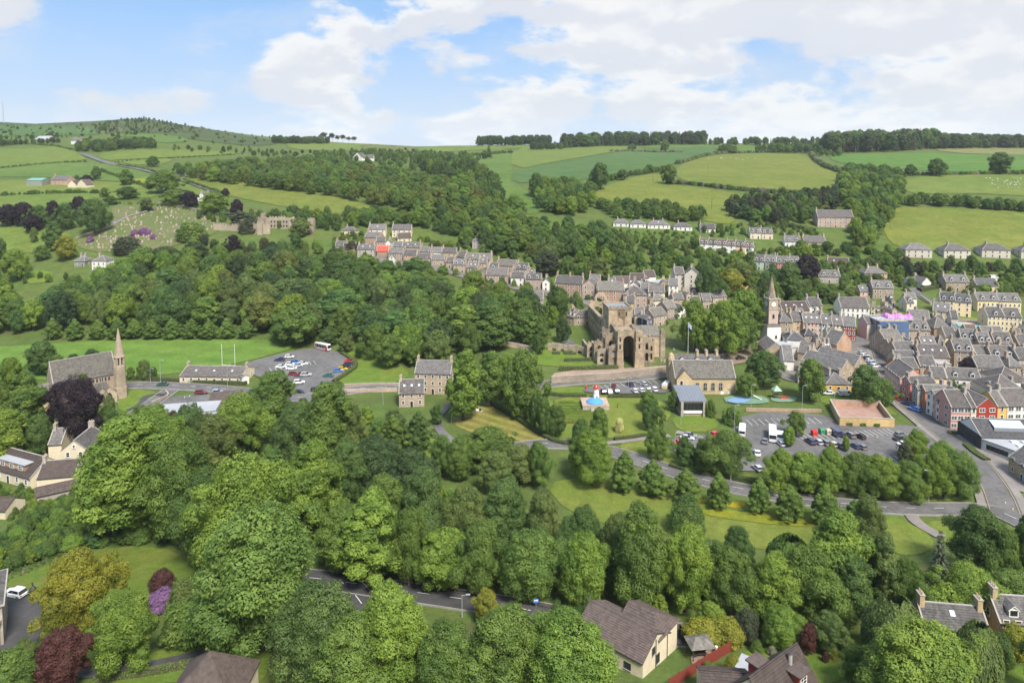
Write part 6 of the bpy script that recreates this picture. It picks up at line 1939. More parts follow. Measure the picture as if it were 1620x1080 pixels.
def build_abbey():
 o = gp(997, 581)
 root = empty('abbey_ruin', o, R(5), 'large roofless sandstone abbey ruin with square tower and tall east arch', 'abbey')
 ax = -0.6
 I = Matrix.Identity(4)
 mb = MB()
 Mr = frame((ax + 3.6, 0, 0), math.pi / 2)      # wall running away from the camera (x->y)
 for side, x in (('l', ax - 3.4), ('r', ax + 3.8)):
  M = frame((x + (1.4 if side == 'r' else 0), 0, 0), math.pi / 2)
  holes = [(2.0, 4.0, 1.0, 5.5, 'r'), (2.0, 4.0, 7.6, 11.6, 'r'), (6.0, 8.2, 1.0, 5.5, 'r'), (6.0, 8.2, 7.6, 11.6, 'r'), (10.0, 11.6, 7.6, 11.6, 'r')]
  pierced(mb, 13.5, 14.4, 1.5, holes, AB, M)
  rubble_top(mb, 0, 13.5, 0, 1.5, 14.4, AB2, M, 3 if side == 'l' else 4, 7, 1.3)
 pierced(mb, 6.0, 15.2, 1.2, [(0.7, 5.3, -1.0, 13.3, 'r')], AB, frame((ax - 3.1, .3, 0), 0))
 rubble_top(mb, 0, 6.0, 0, 1.2, 15.2, AB2, frame((ax - 3.1, .3, 0), 0), 9, 5, .9)
 choir = mb.build('choir_wall', root)
 mb = MB(); mb.box(ax - 3.4, ax + 3.7, 1.6, 13.4, 13.5, 14.2, AB2); mb.build('choir_shade_slab', root)  # slab added over the choir to darken the space behind the arch
 mb = MB()
 for x0, x1, hh in ((ax - 5.0, ax - 3.0, 15.4), (ax + 2.6, ax + 5.6, 14.8)):
  mb.box(x0, x1, -1.0, 1.2, -1.5, hh, AB)
  mb.box(x0 - 0.5, x1 + 0.5, -1.5, 1.0, -1.5, 3.0, AB)
  mb.box(x0 - 0.3, x1 + 0.3, -1.3, 1.1, 3.0, 7.0, AB)
  for k in range(4):
   mb.box(x0 - 0.2, x1 + 0.2, -1.12, 1.3, 4.2 + k * 3.0, 4.45 + k * 3.0, AB2)
  rubble_top(mb, x0, x1, -0.8, 1.0, hh, AB2, I, int(x0 * 7), 3, 1.0)
  for zz_ in (8.2, 11.2):
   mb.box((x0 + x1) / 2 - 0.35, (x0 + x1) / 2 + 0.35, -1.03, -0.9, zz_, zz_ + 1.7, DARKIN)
 mb.build('buttress_pier', root)
 mb = MB()
 t0, t1 = 13.5, 23.5
 xl, xr = ax - 5.6, ax + 4.6
 pierced(mb, xr - xl, 21.5, 1.6, [(2.7, 7.3, 0.0, 13.4, 'r'), (3.9, 6.3, 14.6, 17.6, 'p')], AB, frame((xl, t0, 0), 0))
 for x in (xl, xr - 1.6):
  pierced(mb, t1 - t0 - 1.6, 21.5, 1.6, [(3.0, 5.4, 15.2, 18.0, 'p')], AB, frame((x + 1.6, t0 + 1.6, 0), math.pi / 2))
 pierced(mb, xr - xl, 21.5, 1.6, [(2.7, 7.3, 0.0, 12.5, 'r'), (2.7, 7.3, 15.0, 18.0, 'p')], AB, frame((xl, t1, 0), 0))
 tower = mb.build('tower', root)
 mb = MB()
 for (x0, x1, y0, y1) in ((xl - .2, xr + .2, t0 - .2, t0 + .5), (xl - .2, xr + .2, t1 + 1.1, t1 + 1.8), (xl - .2, xl + .5, t0 + .5, t1 + 1.1), (xr - .5, xr + .2, t0 + .5, t1 + 1.1)):
  mb.box(x0, x1, y0, y1, 21.5, 22.5, AB2)
 for k in range(6):
  x = xl + (xr - xl) * (k + .2) / 6
  mb.box(x, x + 0.9, t0 - .2, t0 + .4, 22.5, 23.0 + 0.2 * (k % 2), AB2)
 mb.build('parapet', tower)
 mb = MB(); mb.box(xl + .5, xr - .5, t0 + .5, t1 + 1.1, 21.4, 21.9, LEAD)
 mb.build('tower_roof', tower)
 for dx, zz_, w, h in ((-1.0, 18.9, .5, 1.3), (2.2, 18.6, .7, 1.8), (-3.9, 14.4, .5, .9)):
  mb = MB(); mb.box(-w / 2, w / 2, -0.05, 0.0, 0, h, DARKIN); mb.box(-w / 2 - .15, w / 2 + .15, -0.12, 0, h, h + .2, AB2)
  mb.build('slit_window', tower, (ax + dx, t0, zz_))
 for nm, x in (('nave_wall', ax - 5.4), ('nave_wall', ax + 5.6)):
  mb = MB()
  holes = []
  for k in range(7):
   u = 1.2 + k * 4.2
   holes += [(u, u + 2.6, 0.4, 5.4, 'p')]
   holes += [(u, u + 2.6, 6.6, 9.2, 'r')]
   holes += [(u, u + 2.6, 10.6, 13.4, 'p')]
  M = frame((x + 0.65, t1 + 1.6, 0), math.pi / 2)
  pierced(mb, 30.5, 14.2, 1.3, holes, AB, M)
  mb.box(0, 30.5, -0.2, 1.5, 14.2, 14.6, AB2, M)
  for k in range(14):   # mullions
   u = 1.2 + (k // 2) * 4.2 + 0.85 + 0.9 * (k % 2)
   mb.box(u - .12, u + .12, 0.3, 1.0, 10.6, 13.2, AB2, M)
  mb.build(nm, root)
 mb = MB()
 yw = t1 + 1.6 + 30.5
 M = frame((ax - 6.0, yw, 0), 0)
 pierced(mb, 12.2, 15.0, 1.5, [(3.0, 4.6, 6.5, 12.5, 'r'), (5.3, 6.9, 6.5, 13.0, 'r'), (7.6, 9.2, 6.5, 12.5, 'r')], AB, M)
 n = 16
 ring = [(6.1 + 1.9 * math.cos(2 * math.pi * i / n), 17.4 + 1.9 * math.sin(2 * math.pi * i / n)) for i in range(n)]
 mb.poly([tuple(M @ Vector((x, 0, z))) for x, z in [(0, 15), (12.2, 15), (6.1, 22.2)]][::1], AB) if False else None
 outer = [(0.0, 15.0), (12.2, 15.0), (9.6, 18.3), (7.2, 20.8), (6.1, 21.4), (5.0, 20.8), (2.6, 18.3)]
 for i in range(n):
  a0, a1 = 2 * math.pi * i / n, 2 * math.pi * (i + 1) / n
  r1 = 3.1
  q = [(6.1 + 1.9 * math.cos(a0), 17.4 + 1.9 * math.sin(a0)), (6.1 + r1 * math.cos(a0), 17.4 + r1 * math.sin(a0)), (6.1 + r1 * math.cos(a1), 17.4 + r1 * math.sin(a1)), (6.1 + 1.9 * math.cos(a1), 17.4 + 1.9 * math.sin(a1))]
  for y_ in (0, 1.4):
   mb.poly([tuple(M @ Vector((x, y_, z))) for x, z in (q if y_ else q[::-1])], AB)
  mb.poly([tuple(M @ Vector(p)) for p in ((q[0][0], 0, q[0][1]), (q[0][0], 1.4, q[0][1]), (q[3][0], 1.4, q[3][1]), (q[3][0], 0, q[3][1]))], AB2)
  mb.poly([tuple(M @ Vector(p)) for p in ((q[1][0], 0, q[1][1]), (q[2][0], 0, q[2][1]), (q[2][0], 1.4, q[2][1]), (q[1][0], 1.4, q[1][1]))], AB2)
 for s in (-1, 1):
  mb.extrude_xz([(6.1 + s * 6.1, 14.9), (6.1 + s * 3.0, 14.9), (6.1 + s * 2.9, 18.2), (6.1 + s * 3.6, 17.6)][::s], yw - 0.0, yw + 1.4, AB) if False else mb.box(6.1 + s * 2.6 - (2.6 if s < 0 else 0), 6.1 + s * 2.6 + (2.6 if s > 0 else 0), 0, 1.4, 15.0, 16.4, AB, M)
 mb.build('west_gable', root)
 mb = MB()
 x0, x1, y0, y1, ze = ax + 6.8, ax + 18.0, 11.5, 20.5, 10.2
 mb.box(x0, x1, y0, y1, -1.5, ze, AB)
 mb.box(x1 - 1.2, x1 + 0.9, y0 - 0.7, y0 + 1.2, -1.5, ze + 1.2, AB2); mb.box(x1 - 0.9, x1 + 0.6, y0 - 0.5, y0 + 1.0, ze + 1.2, ze + 2.6, AB2)
 mb.box(x0, x1, y0 - 0.12, y0, ze - 0.5, ze, AB2)
 tr = mb.build('transept', root)
 mb = MB()
 mb.poly([(x0, y0 - .3, ze), (x1 - 1.2, y0 - .3, ze), (x1 - 1.2, y0 + 4.5, ze + 3.6), (x0, y0 + 4.5, ze + 3.6)], ROOF['gr'][0])
 mb.poly([(x1 - 1.2, y1 + .3, ze), (x0, y1 + .3, ze), (x0, y0 + 4.5, ze + 3.6), (x1 - 1.2, y0 + 4.5, ze + 3.6)], ROOF['gr'][0])
 mb.poly([(x1 - 1.2, y0 - .3, ze), (x1 - 1.2, y1 + .3, ze), (x1 - 1.2, y0 + 4.5, ze + 3.6)], AB)
 mb.build('roof', tr)
 for dx, dz in ((4.2, 2.2), (1.2, 6.4)):
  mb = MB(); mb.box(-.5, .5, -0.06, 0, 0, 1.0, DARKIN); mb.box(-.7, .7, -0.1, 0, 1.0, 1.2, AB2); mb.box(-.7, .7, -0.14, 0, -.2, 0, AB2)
  mb.build('window', tr, (x0 + 2.0 + dx, y0, dz))
 for i, (x, y, w, d, h) in enumerate([(-9.6, 1.0, 4.6, 5.0, 8.6), (-9.9, 6.0, 4.8, 5.0, 12.2), (-13.6, 4.5, 3.8, 4.0, 6.2), (-14.2, 8.0, 4.4, 7.0, 9.0), (-10.2, 11.0, 4.8, 4.0, 13.4), (-16.5, 12.0, 3.6, 12.0, 7.0), (5.4, 2.0, 3.2, 6.0, 12.0), (8.2, 5.0, 3.0, 5.0, 9.5)]):
  mb = MB()
  M = frame((ax + 1.2 + x, y, 0), 0)
  pierced(mb, w, h, 1.1, [(w * .3, w * .7, h * .15, h * .45, 'r'), (w * .3, w * .7, h * .55, h * .82, 'p')], AB if i % 2 else AB2, M)
  mb.box(0, 0.9, 1.1, d, -1.5, h * 0.85, AB2, M); mb.box(w - 0.9, w, 1.1, d, -1.5, h * 0.7, AB2, M)
  rubble_top(mb, 0, w, 0, 1.1, h, AB2, M, 40 + i, 4, 1.1)
  mb.build('chapel_ruin', root)
 mb = MB()
 mb.poly([(-9.2, 1.2, 5.6), (-4.6, 1.2, 5.6), (-4.6, 4.6, 7.2), (-9.2, 4.6, 7.2)], LEAD); mb.box(-9.0, -4.8, 1.4, 4.4, -1.5, 5.5, AB)
 mb.build('lean_to', root)
 mb = MB()
 M = frame((-15.0, 17.0, 0), R(152))
 pierced(mb, 18, 4.0, 1.0, [(2, 4, 0, 2.6, 'r'), (6, 8, 0, 2.6, 'r'), (10, 12, 0, 2.6, 'r'), (14, 16, 0, 2.6, 'r')], AB2, M)
 rubble_top(mb, 0, 18, 0, 1.0, 4.0, AB2, M, 60, 9, 0.9)
 mb.build('cloister_wall', root)
 mb = MB(); mb.prism([(-24, 24), (-19, 24), (-19, 29), (-24, 29)], -1, 3.4, AB2)
 for a, b in (((-24.4, 23.6), (-18.6, 23.6)), ((-18.6, 23.6), (-18.6, 29.4)), ((-18.6, 29.4), (-24.4, 29.4)), ((-24.4, 29.4), (-24.4, 23.6))):
  mb.poly([(*a, 3.4), (*b, 3.4), (-21.5, 26.5, 5.4)], ROOF['sl'][0])
 mb.build('museum_pavilion', root)
 return root
def build_church():
 label = 'long sandstone church with slate nave roof and aisle, before the playing field'
 root, L, Wd, zE, zR, p, ang = house(84, 609, 184, 589.5, 11.5, 3.4, 'st', 'gr', 'n', 'x', label, 'church', pitch=R(50))
 root['category'] = 'church'
 CH = _stone('church_stone', (0.36, 0.29, 0.215), 0.3, 1.2)
 lw = MB()
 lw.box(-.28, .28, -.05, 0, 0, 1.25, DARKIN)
 lw.box(-.42, -.28, -.1, 0, -.1, 1.35, SKEW); lw.box(.28, .42, -.1, 0, -.1, 1.35, SKEW); lw.box(-.42, .42, -.1, 0, 1.35, 1.5, SKEW)
 lme = lw.mesh('lancet_window')
 for g in range(5):
  for k in range(3):
   mobj('lancet_window', lme, root, (-L / 2 + 4 + g * (L - 7) / 4.6 + k * 1.1, -0.01, zE - 2.1))
 mb = MB(); mb.box(-L / 2 + 4, L / 2 - 3.5, -5.2, -0.02, -2, 3.6, CH)
 ai = mb.build('aisle_wall', root)
 mb = MB(); mb.poly([(-L / 2 + 3.8, -5.5, 3.5), (L / 2 - 3.3, -5.5, 3.5), (L / 2 - 3.3, -0.03, 6.4), (-L / 2 + 3.8, -0.03, 6.4)], ROOF['gr'][0])
 mb.poly([(L / 2 - 3.3, -5.5, 3.5), (L / 2 - 3.3, -0.03, 3.5), (L / 2 - 3.3, -0.03, 6.4)], CH)
 mb.build('aisle_roof', root)
 for i, x in enumerate((-L / 2 + 8, -L / 2 + 16, L / 2 - 12.5, L / 2 - 6.0)):
  mb = MB()
  w, h = 2.3, 3.4
  mb.poly([(x - w, -5.8, -2), (x + w, -5.8, -2), (x + w, -5.8, h), (x, -5.8, h + 2.6), (x - w, -5.8, h)], CH)
  mb.poly([(x + w, -5.8, -2), (x + w, -5.1, -2), (x + w, -5.1, h), (x + w, -5.8, h)], CH); mb.poly([(x - w, -5.1, -2), (x - w, -5.8, -2), (x - w, -5.8, h), (x - w, -5.1, h)], CH)
  rm = ROOF['gr'][0]
  mb.poly([(x - w - .2, -6.0, h - .25), (x, -6.0, h + 2.75), (x, -0.8, h + 2.75), (x - w - .2, -4.9, h - .25)][::-1], rm)
  mb.poly([(x + w + .2, -6.0, h - .25), (x + w + .2, -4.9, h - .25), (x, -0.8, h + 2.75), (x, -6.0, h + 2.75)][::-1], rm)
  mb.box(x - .1, x + .1, -6.05, -5.8, h + 2.6, h + 3.1, SKEW)
  gb = mb.build('cross_gable', root)
  mb = MB()
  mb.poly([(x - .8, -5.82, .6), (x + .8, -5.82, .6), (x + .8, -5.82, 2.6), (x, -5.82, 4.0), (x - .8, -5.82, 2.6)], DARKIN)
  for dx in (-.8, -.27, .27, .8):
   mb.box(x + dx - .06, x + dx + .06, -5.9, -5.8, .6, 2.7, SKEW)
  mb.build('traceried_window', gb)
 mb = MB()
 ox, oy, rr = -L / 2 - 1.0, Wd * 0.28, 4.6
 pts = [(ox + rr * math.cos(a), oy + rr * math.sin(a)) for a in [2 * math.pi * i / 10 for i in range(10)]]
 mb.prism(pts, -2, 4.6, WALL['ys'][0])
 for i in range(10):
  a, b = pts[i], pts[(i + 1) % 10]
  e = 1.08
  mb.poly([(ox + (a[0] - ox) * e, oy + (a[1] - oy) * e, 4.5), (ox + (b[0] - ox) * e, oy + (b[1] - oy) * e, 4.5), (ox, oy, 8.6)], ROOF['gr'][0])
  m = ((a[0] + b[0]) / 2, (a[1] + b[1]) / 2)
  d = Vector((m[0] - ox, m[1] - oy, 0)).normalized()
  M = frame((m[0] + d.x * .02, m[1] + d.y * .02, 0), math.atan2(d.y, d.x) + math.pi / 2)
  mb.box(-.32, .32, -.05, .02, 2.2, 3.9, DARKIN, M)
 mb.build('apse', root)
 mb = MB(); mb.box(-L / 2 - 9, -L / 2, Wd * .3, Wd * 1.0, -2, 4.4, CH)
 v = ROOF['gr'][0]
 mb.poly([(-L / 2 - 9, Wd * .3 - .2, 4.3), (-L / 2, Wd * .3 - .2, 4.3), (-L / 2, Wd * .65, 8.0), (-L / 2 - 9, Wd * .65, 8.0)], v)
 mb.poly([(-L / 2, Wd + .2, 4.3), (-L / 2 - 9, Wd + .2, 4.3), (-L / 2 - 9, Wd * .65, 8.0), (-L / 2, Wd * .65, 8.0)], v)
 mb.poly([(-L / 2 - 9, Wd, 4.3), (-L / 2 - 9, Wd * .3, 4.3), (-L / 2 - 9, Wd * .65, 8.0)], CH)
 mb.build('vestry', root)
 loc = root.matrix_basis.inverted() if False else None
 mb = MB()
 sp = [(2.35, -2.0), (2.3, 4.0), (2.1, 4.3), (1.95, 12.0), (1.75, 12.4)]
 mb.lathe(sp, CH, 8)
 tb = mb.build('bell_turret', root, (L / 2 + 0.6, -2.2, 0))
 mb = MB()
 for i in range(8):
  a = 2 * math.pi * (i + .5) / 8
  mb.box(-.32, .32, -.28, .28, 12.4, 15.2, CH, frame((1.5 * math.cos(a + math.pi / 8), 1.5 * math.sin(a + math.pi / 8), 0), a))
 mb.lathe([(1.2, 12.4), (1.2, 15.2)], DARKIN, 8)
 mb.lathe([(2.0, 15.2), (2.0, 15.6), (1.75, 15.7)], CH, 8)
 mb.build('belfry', tb)
 mb = MB(); mb.lathe([(1.75, 15.7), (1.15, 19.4), (1.22, 19.6), (1.1, 19.7), (0.62, 22.6), (0.68, 22.75), (0.58, 22.9), (0.06, 26.2)], CH, 8)
 mb.frustum((0, 0, 26.1), (0, 0, 27.2), .05, .04, GUTTER, 5); mb.box(-.3, .3, -.03, .03, 26.7, 26.8, GUTTER)
 mb.build('spire', tb)
 return root
def build_steeple():
 o = gp(1224, 549)
 root = empty('steeple', o, R(8), 'town clock steeple of pink stone with white base and pointed spire', 'steeple')
 PK = WALL['lp'][0]; WB = WALL['wh'][0]
 mb = MB(); mb.box(-3.3, 3.3, 0, 6.4, -2, 9.6, WB); mb.build('base_block', root)
 mb = MB(); e = .3
 for a, b in (((-3.3 - e, -e), (3.3 + e, -e)), ((3.3 + e, -e), (3.3 + e, 6.4 + e)), ((3.3 + e, 6.4 + e), (-3.3 - e, 6.4 + e)), ((-3.3 - e, 6.4 + e), (-3.3 - e, -e))):
  mb.poly([(*a, 9.55), (*b, 9.55), (0, 3.2, 12.6)], ROOF['gr'][0])
 mb.build('base_roof', root)
 mb = MB(); mb.box(-2.25, 2.25, .95, 5.45, 0, 17.0, plain('steeple_pink', (0.52, 0.40, 0.325), 0.9, var=0.22, scale=1.3, bump=0.2)); tw = mb.build('tower_shaft', root)
 mb = MB(); mb.box(-2.45, 2.45, .75, 5.65, 17.0, 17.4, SKEW); mb.box(-2.2, 2.2, 1.0, 5.4, 17.4, 21.6, SAND); mb.box(-2.5, 2.5, .7, 5.7, 21.6, 22.1, SKEW)
 for x in (-2.2, 2.2):
  for y in (1.0, 5.4):
   mb.frustum((x, y, 22.1), (x, y, 23.6), .32, .12, SKEW, 6)
 ck = mb.build('clock_stage', root)
 for (x, y, rz) in ((0, .99, 0), (2.21, 3.2, math.pi / 2), (-2.21, 3.2, -math.pi / 2)):
  mb = MB()
  n = 24
  mb.poly([(1.25 * math.cos(2 * math.pi * i / n), -.10, 1.25 * math.sin(2 * math.pi * i / n)) for i in range(n)], WHITE)
  mb.frustum((0, -.09, 0), (0, 0, 0), 1.42, 1.42, GUTTER, 24)
  for i in range(12):
   a = math.pi * i / 6
   mb.box(-.05, .05, -.13, -.1, .92, 1.14, GUTTER, Matrix.Rotation(a, 4, 'Y'))
  mb.box(-.06, .06, -.15, -.1, -.1, .7, GUTTER, Matrix.Rotation(R(20), 4, 'Y')); mb.box(-.05, .05, -.16, -.1, -.1, .95, GUTTER, Matrix.Rotation(R(150), 4, 'Y'))
  mb.build('clock_face', ck, (x, y, 19.5), rz)
 mb = MB(); mb.lathe([(2.15, 22.1), (1.05, 27.2), (0.08, 32.4)], AB2, 8, (0, 3.2)); mb.frustum((0, 3.2, 32.3), (0, 3.2, 33.8), .06, .04, GUTTER, 5); mb.build('spire', root)
 for z, w, h in ((13.0, .55, 2.1), (4.0, .5, 1.6)):
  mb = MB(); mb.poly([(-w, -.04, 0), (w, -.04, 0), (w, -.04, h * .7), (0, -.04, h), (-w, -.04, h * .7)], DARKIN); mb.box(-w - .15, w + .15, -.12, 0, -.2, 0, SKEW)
  mb.build('louvre_window', tw, (0 if z > 9 else 1.0, .95 if z > 9 else -.01, z))
 return root
def build_hall():
 root, L, Wd, zE, zR, p, ang = house(1068, 598, 1164, 598, 10, 2.3, 'ys', 'gr', 'n', 'x', 'sandstone hall with four tall arched windows facing the playground', 'public_hall', pitch=R(46))
 SM = WALL['ys'][0]
 for i in range(4):
  mb = MB(); w, h = .72, 2.9
  n = 8
  pts = [(-w, -.05, 0), (w, -.05, 0)] + [(w * math.cos(math.pi * k / n), -.05, h - w + w * math.sin(math.pi * k / n)) for k in range(n + 1)]
  mb.poly(pts, GLASS)
  mb.box(-.04, .04, -.09, -.05, 0, h, CREAMP); mb.box(-w, w, -.09, -.05, h * .5 - .04, h * .5 + .04, CREAMP)
  for s in (-1, 1): mb.box(s * w - .12, s * w + .12, -.10, 0, -.1, h - w, SKEW)
  for k in range(n):
   a0, a1 = math.pi * k / n, math.pi * (k + 1) / n
   q = [((w + d_) * math.cos(a_), -.09, h - w + (w + d_) * math.sin(a_)) for a_, d_ in ((a0, -.08), (a0, .16), (a1, .16), (a1, -.08))]
   mb.poly(q, SKEW)
  mb.box(-w - .2, w + .2, -.16, 0, -.25, -.1, SKEW)
  mb.build('arched_window', root, (-L / 2 + L * (.37 + i * .128), -.012, 1.5))
 mb = MB(); x0, x1 = -L / 2 + .4, -L / 2 + 6.2; xm = (x0 + x1) / 2
 mb.poly([(x0, -1.2, -2), (x1, -1.2, -2), (x1, -1.2, zE), (xm, -1.2, zE + 3.2), (x0, -1.2, zE)], SM)
 mb.poly([(x1, -1.2, -2), (x1, 0, -2), (x1, 0, zE), (x1, -1.2, zE)], SM); mb.poly([(x0, 0, -2), (x0, -1.2, -2), (x0, -1.2, zE), (x0, 0, zE)], SM)
 rm = ROOF['gr'][0]
 mb.poly([(x0 - .2, -1.4, zE - .2), (xm, -1.4, zE + 3.35), (xm, 4.0, zE + 3.35), (x0 - .2, 0, zE - .2)][::-1], rm); mb.poly([(x1 + .2, -1.4, zE - .2), (x1 + .2, 0, zE - .2), (xm, 4.0, zE + 3.35), (xm, -1.4, zE + 3.35)][::-1], rm)
 cg = mb.build('cross_gable', root)
 fr, pn = win_mesh(.9, 1.5, CREAMP, False)
 for x, z in ((xm + .9, 4.0),):
  w = mobj('window', fr, cg, (x, -1.21, z)); 
 mobj('door', door_mesh(3), cg, (xm - 1.2, -1.21, 3.4))
 mb = MB()
 for k in range(10):
  mb.box(xm - .6 + k * .38, xm - .2 + k * .38, -2.6, -1.3, 3.2 - k * .34 - .12, 3.3 - k * .34, GUTTER)
 mb.box(xm - 2.0, xm - .5, -2.6, -1.25, 3.2, 3.35, GUTTER)
 for k in range(6):
  mb.box(xm - 2.0 + k * 1.1, xm - 1.95 + k * 1.1, -2.6, -2.55, 0 if k in (0, 5) else 2.0, 4.2 - max(0, k - 1) * .9, GUTTER)
 mb.build('outside_stair', root)
 for x, z in ((L / 2 - 2.4, 2.2),):
  mobj('window', win_mesh(1.0, 1.5, CREAMP, False)[0], root, (x, -.012, z))
 for x in (L / 2 - 5.0, L / 2 - 2.4):
  mb = MB(); mb.box(-.55, .55, -.06, 0, 0, 1.6, WHITE); mb.build('white_hatch', root, (x, -.012, -.5))
 mb = MB(); mb.box(-L / 2 + 1, L / 2 - 2, Wd + .1, Wd + 9, -2, zE + 1.6, SM)
 zc = zE + 1.6
 rr = mb.build('rear_range', root)
 mb = MB()
 mb.poly([(-L / 2 + 1, Wd, zc), (L / 2 - 2, Wd, zc), (L / 2 - 2, Wd + 4.5, zc + 3.4), (-L / 2 + 1, Wd + 4.5, zc + 3.4)], ROOF['sl'][0]); mb.poly([(L / 2 - 2, Wd + 9, zc), (-L / 2 + 1, Wd + 9, zc), (-L / 2 + 1, Wd + 4.5, zc + 3.4), (L / 2 - 2, Wd + 4.5, zc + 3.4)], ROOF['sl'][0])
 mb.poly([(L / 2 - 2, Wd, zc), (L / 2 - 2, Wd + 9, zc), (L / 2 - 2, Wd + 4.5, zc + 3.4)], SM); mb.poly([(-L / 2 + 1, Wd + 9, zc), (-L / 2 + 1, Wd, zc), (-L / 2 + 1, Wd + 4.5, zc + 3.4)], SM)
 ro2 = mb.build('rear_roof', root)
 for x in (-6, 0, 5): mobj('dormer', dormer_mesh(ROOF['sl'][0], WHITE, 1.3, R(37), WHITE), ro2, (x, Wd + 1.2, zc + .95))
 for x in (-L / 2 + 12, L / 2 - 7, L / 2 - 3): mobj('chimney', chimney_mesh(SM, .9, 1.8, 1.8, 3), ro2, (x, Wd + 4.5, zc + 3.0))
 mb = MB(); mb.lathe([(1.3, 0), (1.3, zc + 2.2), (1.45, zc + 2.3), (.9, zc + 4.4), (.2, zc + 5.0)], SM, 10); mb.build('corner_turret', root, (-L / 2 + 1.0, Wd + 1.0, 0))
def build_visitor_centre():
 root, L, Wd, zE, zR, p, ang = house(1077, 635, 1115, 635, 9, 1.9, 'st', 'lg', 'n f', 'x', 'small visitor centre with blue-grey sloping metal roof and glazed front', 'visitor_centre')
 for ch in list(root.children):
  if ch.name.startswith('roof'):
   bpy.data.objects.remove(ch)
 M1 = plain('metal_bluegrey', (0.17, 0.19, 0.22), 0.65, var=0.12, scale=1.0)
 mb = MB()
 mb.poly([(-L / 2 - .5, -.8, zE + .5), (L / 2 + .5, -.8, zE + .5), (L / 2 + .5, Wd + .5, zE + 2.6), (-L / 2 - .5, Wd + .5, zE + 2.6)], M1)
 mb.poly([(-L / 2 - .5, -.8, zE + .1), (L / 2 + .5, -.8, zE + .1), (L / 2 + .5, -.8, zE + .5), (-L / 2 - .5, -.8, zE + .5)], M1)
 mb.poly([(L / 2 + .5, -.8, zE + .1), (L / 2 + .5, Wd + .5, zE + 2.2), (L / 2 + .5, Wd + .5, zE + 2.6), (L / 2 + .5, -.8, zE + .5)], M1)
 mb.poly([(-L / 2 - .5, Wd + .5, zE + 2.2), (-L / 2 - .5, -.8, zE + .1), (-L / 2 - .5, -.8, zE + .5), (-L / 2 - .5, Wd + .5, zE + 2.6)], M1)
 mb.poly([(-L / 2 - .5, -.8, zE + .1), (-L / 2 - .5, Wd + .5, zE + 2.2), (L / 2 + .5, Wd + .5, zE + 2.2), (L / 2 + .5, -.8, zE + .1)], M1)
 for k in range(9):
  x = -L / 2 + L * k / 8
  mb.frustum((x, -.8, zE + .53), (x, Wd + .5, zE + 2.63), .05, .05, M1, 4)
 mb.build('metal_roof', root)
 mb = MB(); mb.box(-L / 2 + .9, L / 2 - .9, -.1, 0.02, 2.0, 4.3, GLASS)
 for k in range(6):
  x = -L / 2 + .9 + (L - 1.8) * k / 5
  mb.box(x - .06, x + .06, -.16, -.08, 2.0, 4.3, GUTTER)
 mb.build('glazed_front', root)
 mb = MB(); mb.box(-L / 2 + .7, L / 2 - .7, -.35, -.1, 1.1, 2.0, WHITE); mb.build('white_sill_band', root)
 for s in (-1, 1):
  mb = MB(); mb.box(s * (L / 2 - .35) - .4, s * (L / 2 - .35) + .4, -.9, .3, -1.5, zE + .2, WALL['sg'][0]); mb.build('stone_pier', root)
 HOUSES[-1]['cat'] = 'visitor centre'
def build_castle():
 o = gp(428, 366)
 root = empty('castle', o, R(-6), 'grey stone castle jail with battlements on the wooded hill', 'castle')
 M_ = _stone('castle_stone', (0.36, 0.30, 0.225), 0.25, 0.5)
 def cren(mb, x0, x1, y0, y1, z):
  n = max(3, int((x1 - x0) / 2.2))
  for i in range(n):
   a = x0 + (x1 - x0) * i / n
   mb.box(a, a + (x1 - x0) / n * .55, y0, y0 + .6, z, z + 1.0, M_)
   mb.box(a, a + (x1 - x0) / n * .55, y1 - .6, y1, z, z + 1.0, M_)
 for nm, (x0, x1, y0, y1, h) in (('keep', (-8, 12, 6, 16, 8.5)), ('left_tower', (-11.5, -6.5, 4, 9, 9)), ('gate_wall', (-19, -8, -6, -4.6, 6.0)), ('corner_tower', (27, 31, 2, 6, 8.5)), ('curtain_wall', (12, 27, 4, 5.2, 5.5)), ('curtain_wall', (-8, 2, -5.6, -4.4, 5.0)), ('gate_tower', (-6, -2.6, -8, -4, 7.0)), ('corner_tower', (-32, -27, 8, 13, 7)), ('curtain_wall', (-42, -19, -2, -1, 4.5)), ('rear_tower', (-14, -11.5, 14, 17, 11))):
  mb = MB(); mb.box(x0, x1, y0, y1, -3, h, M_); cren(mb, x0, x1, y0, y1, h)
  pt = mb.build(nm, root)
  if nm == 'keep':
   for r_ in (2.6, 5.6):
    for k in range(6):
     w = MB(); w.box(-.55, .55, -.06, 0, 0, 1.5, DARKIN); w.box(-.75, .75, -.12, 0, -.25, 0, SKEW); w.build('barred_window', pt, (-2 + k * 2.3, y0, r_))
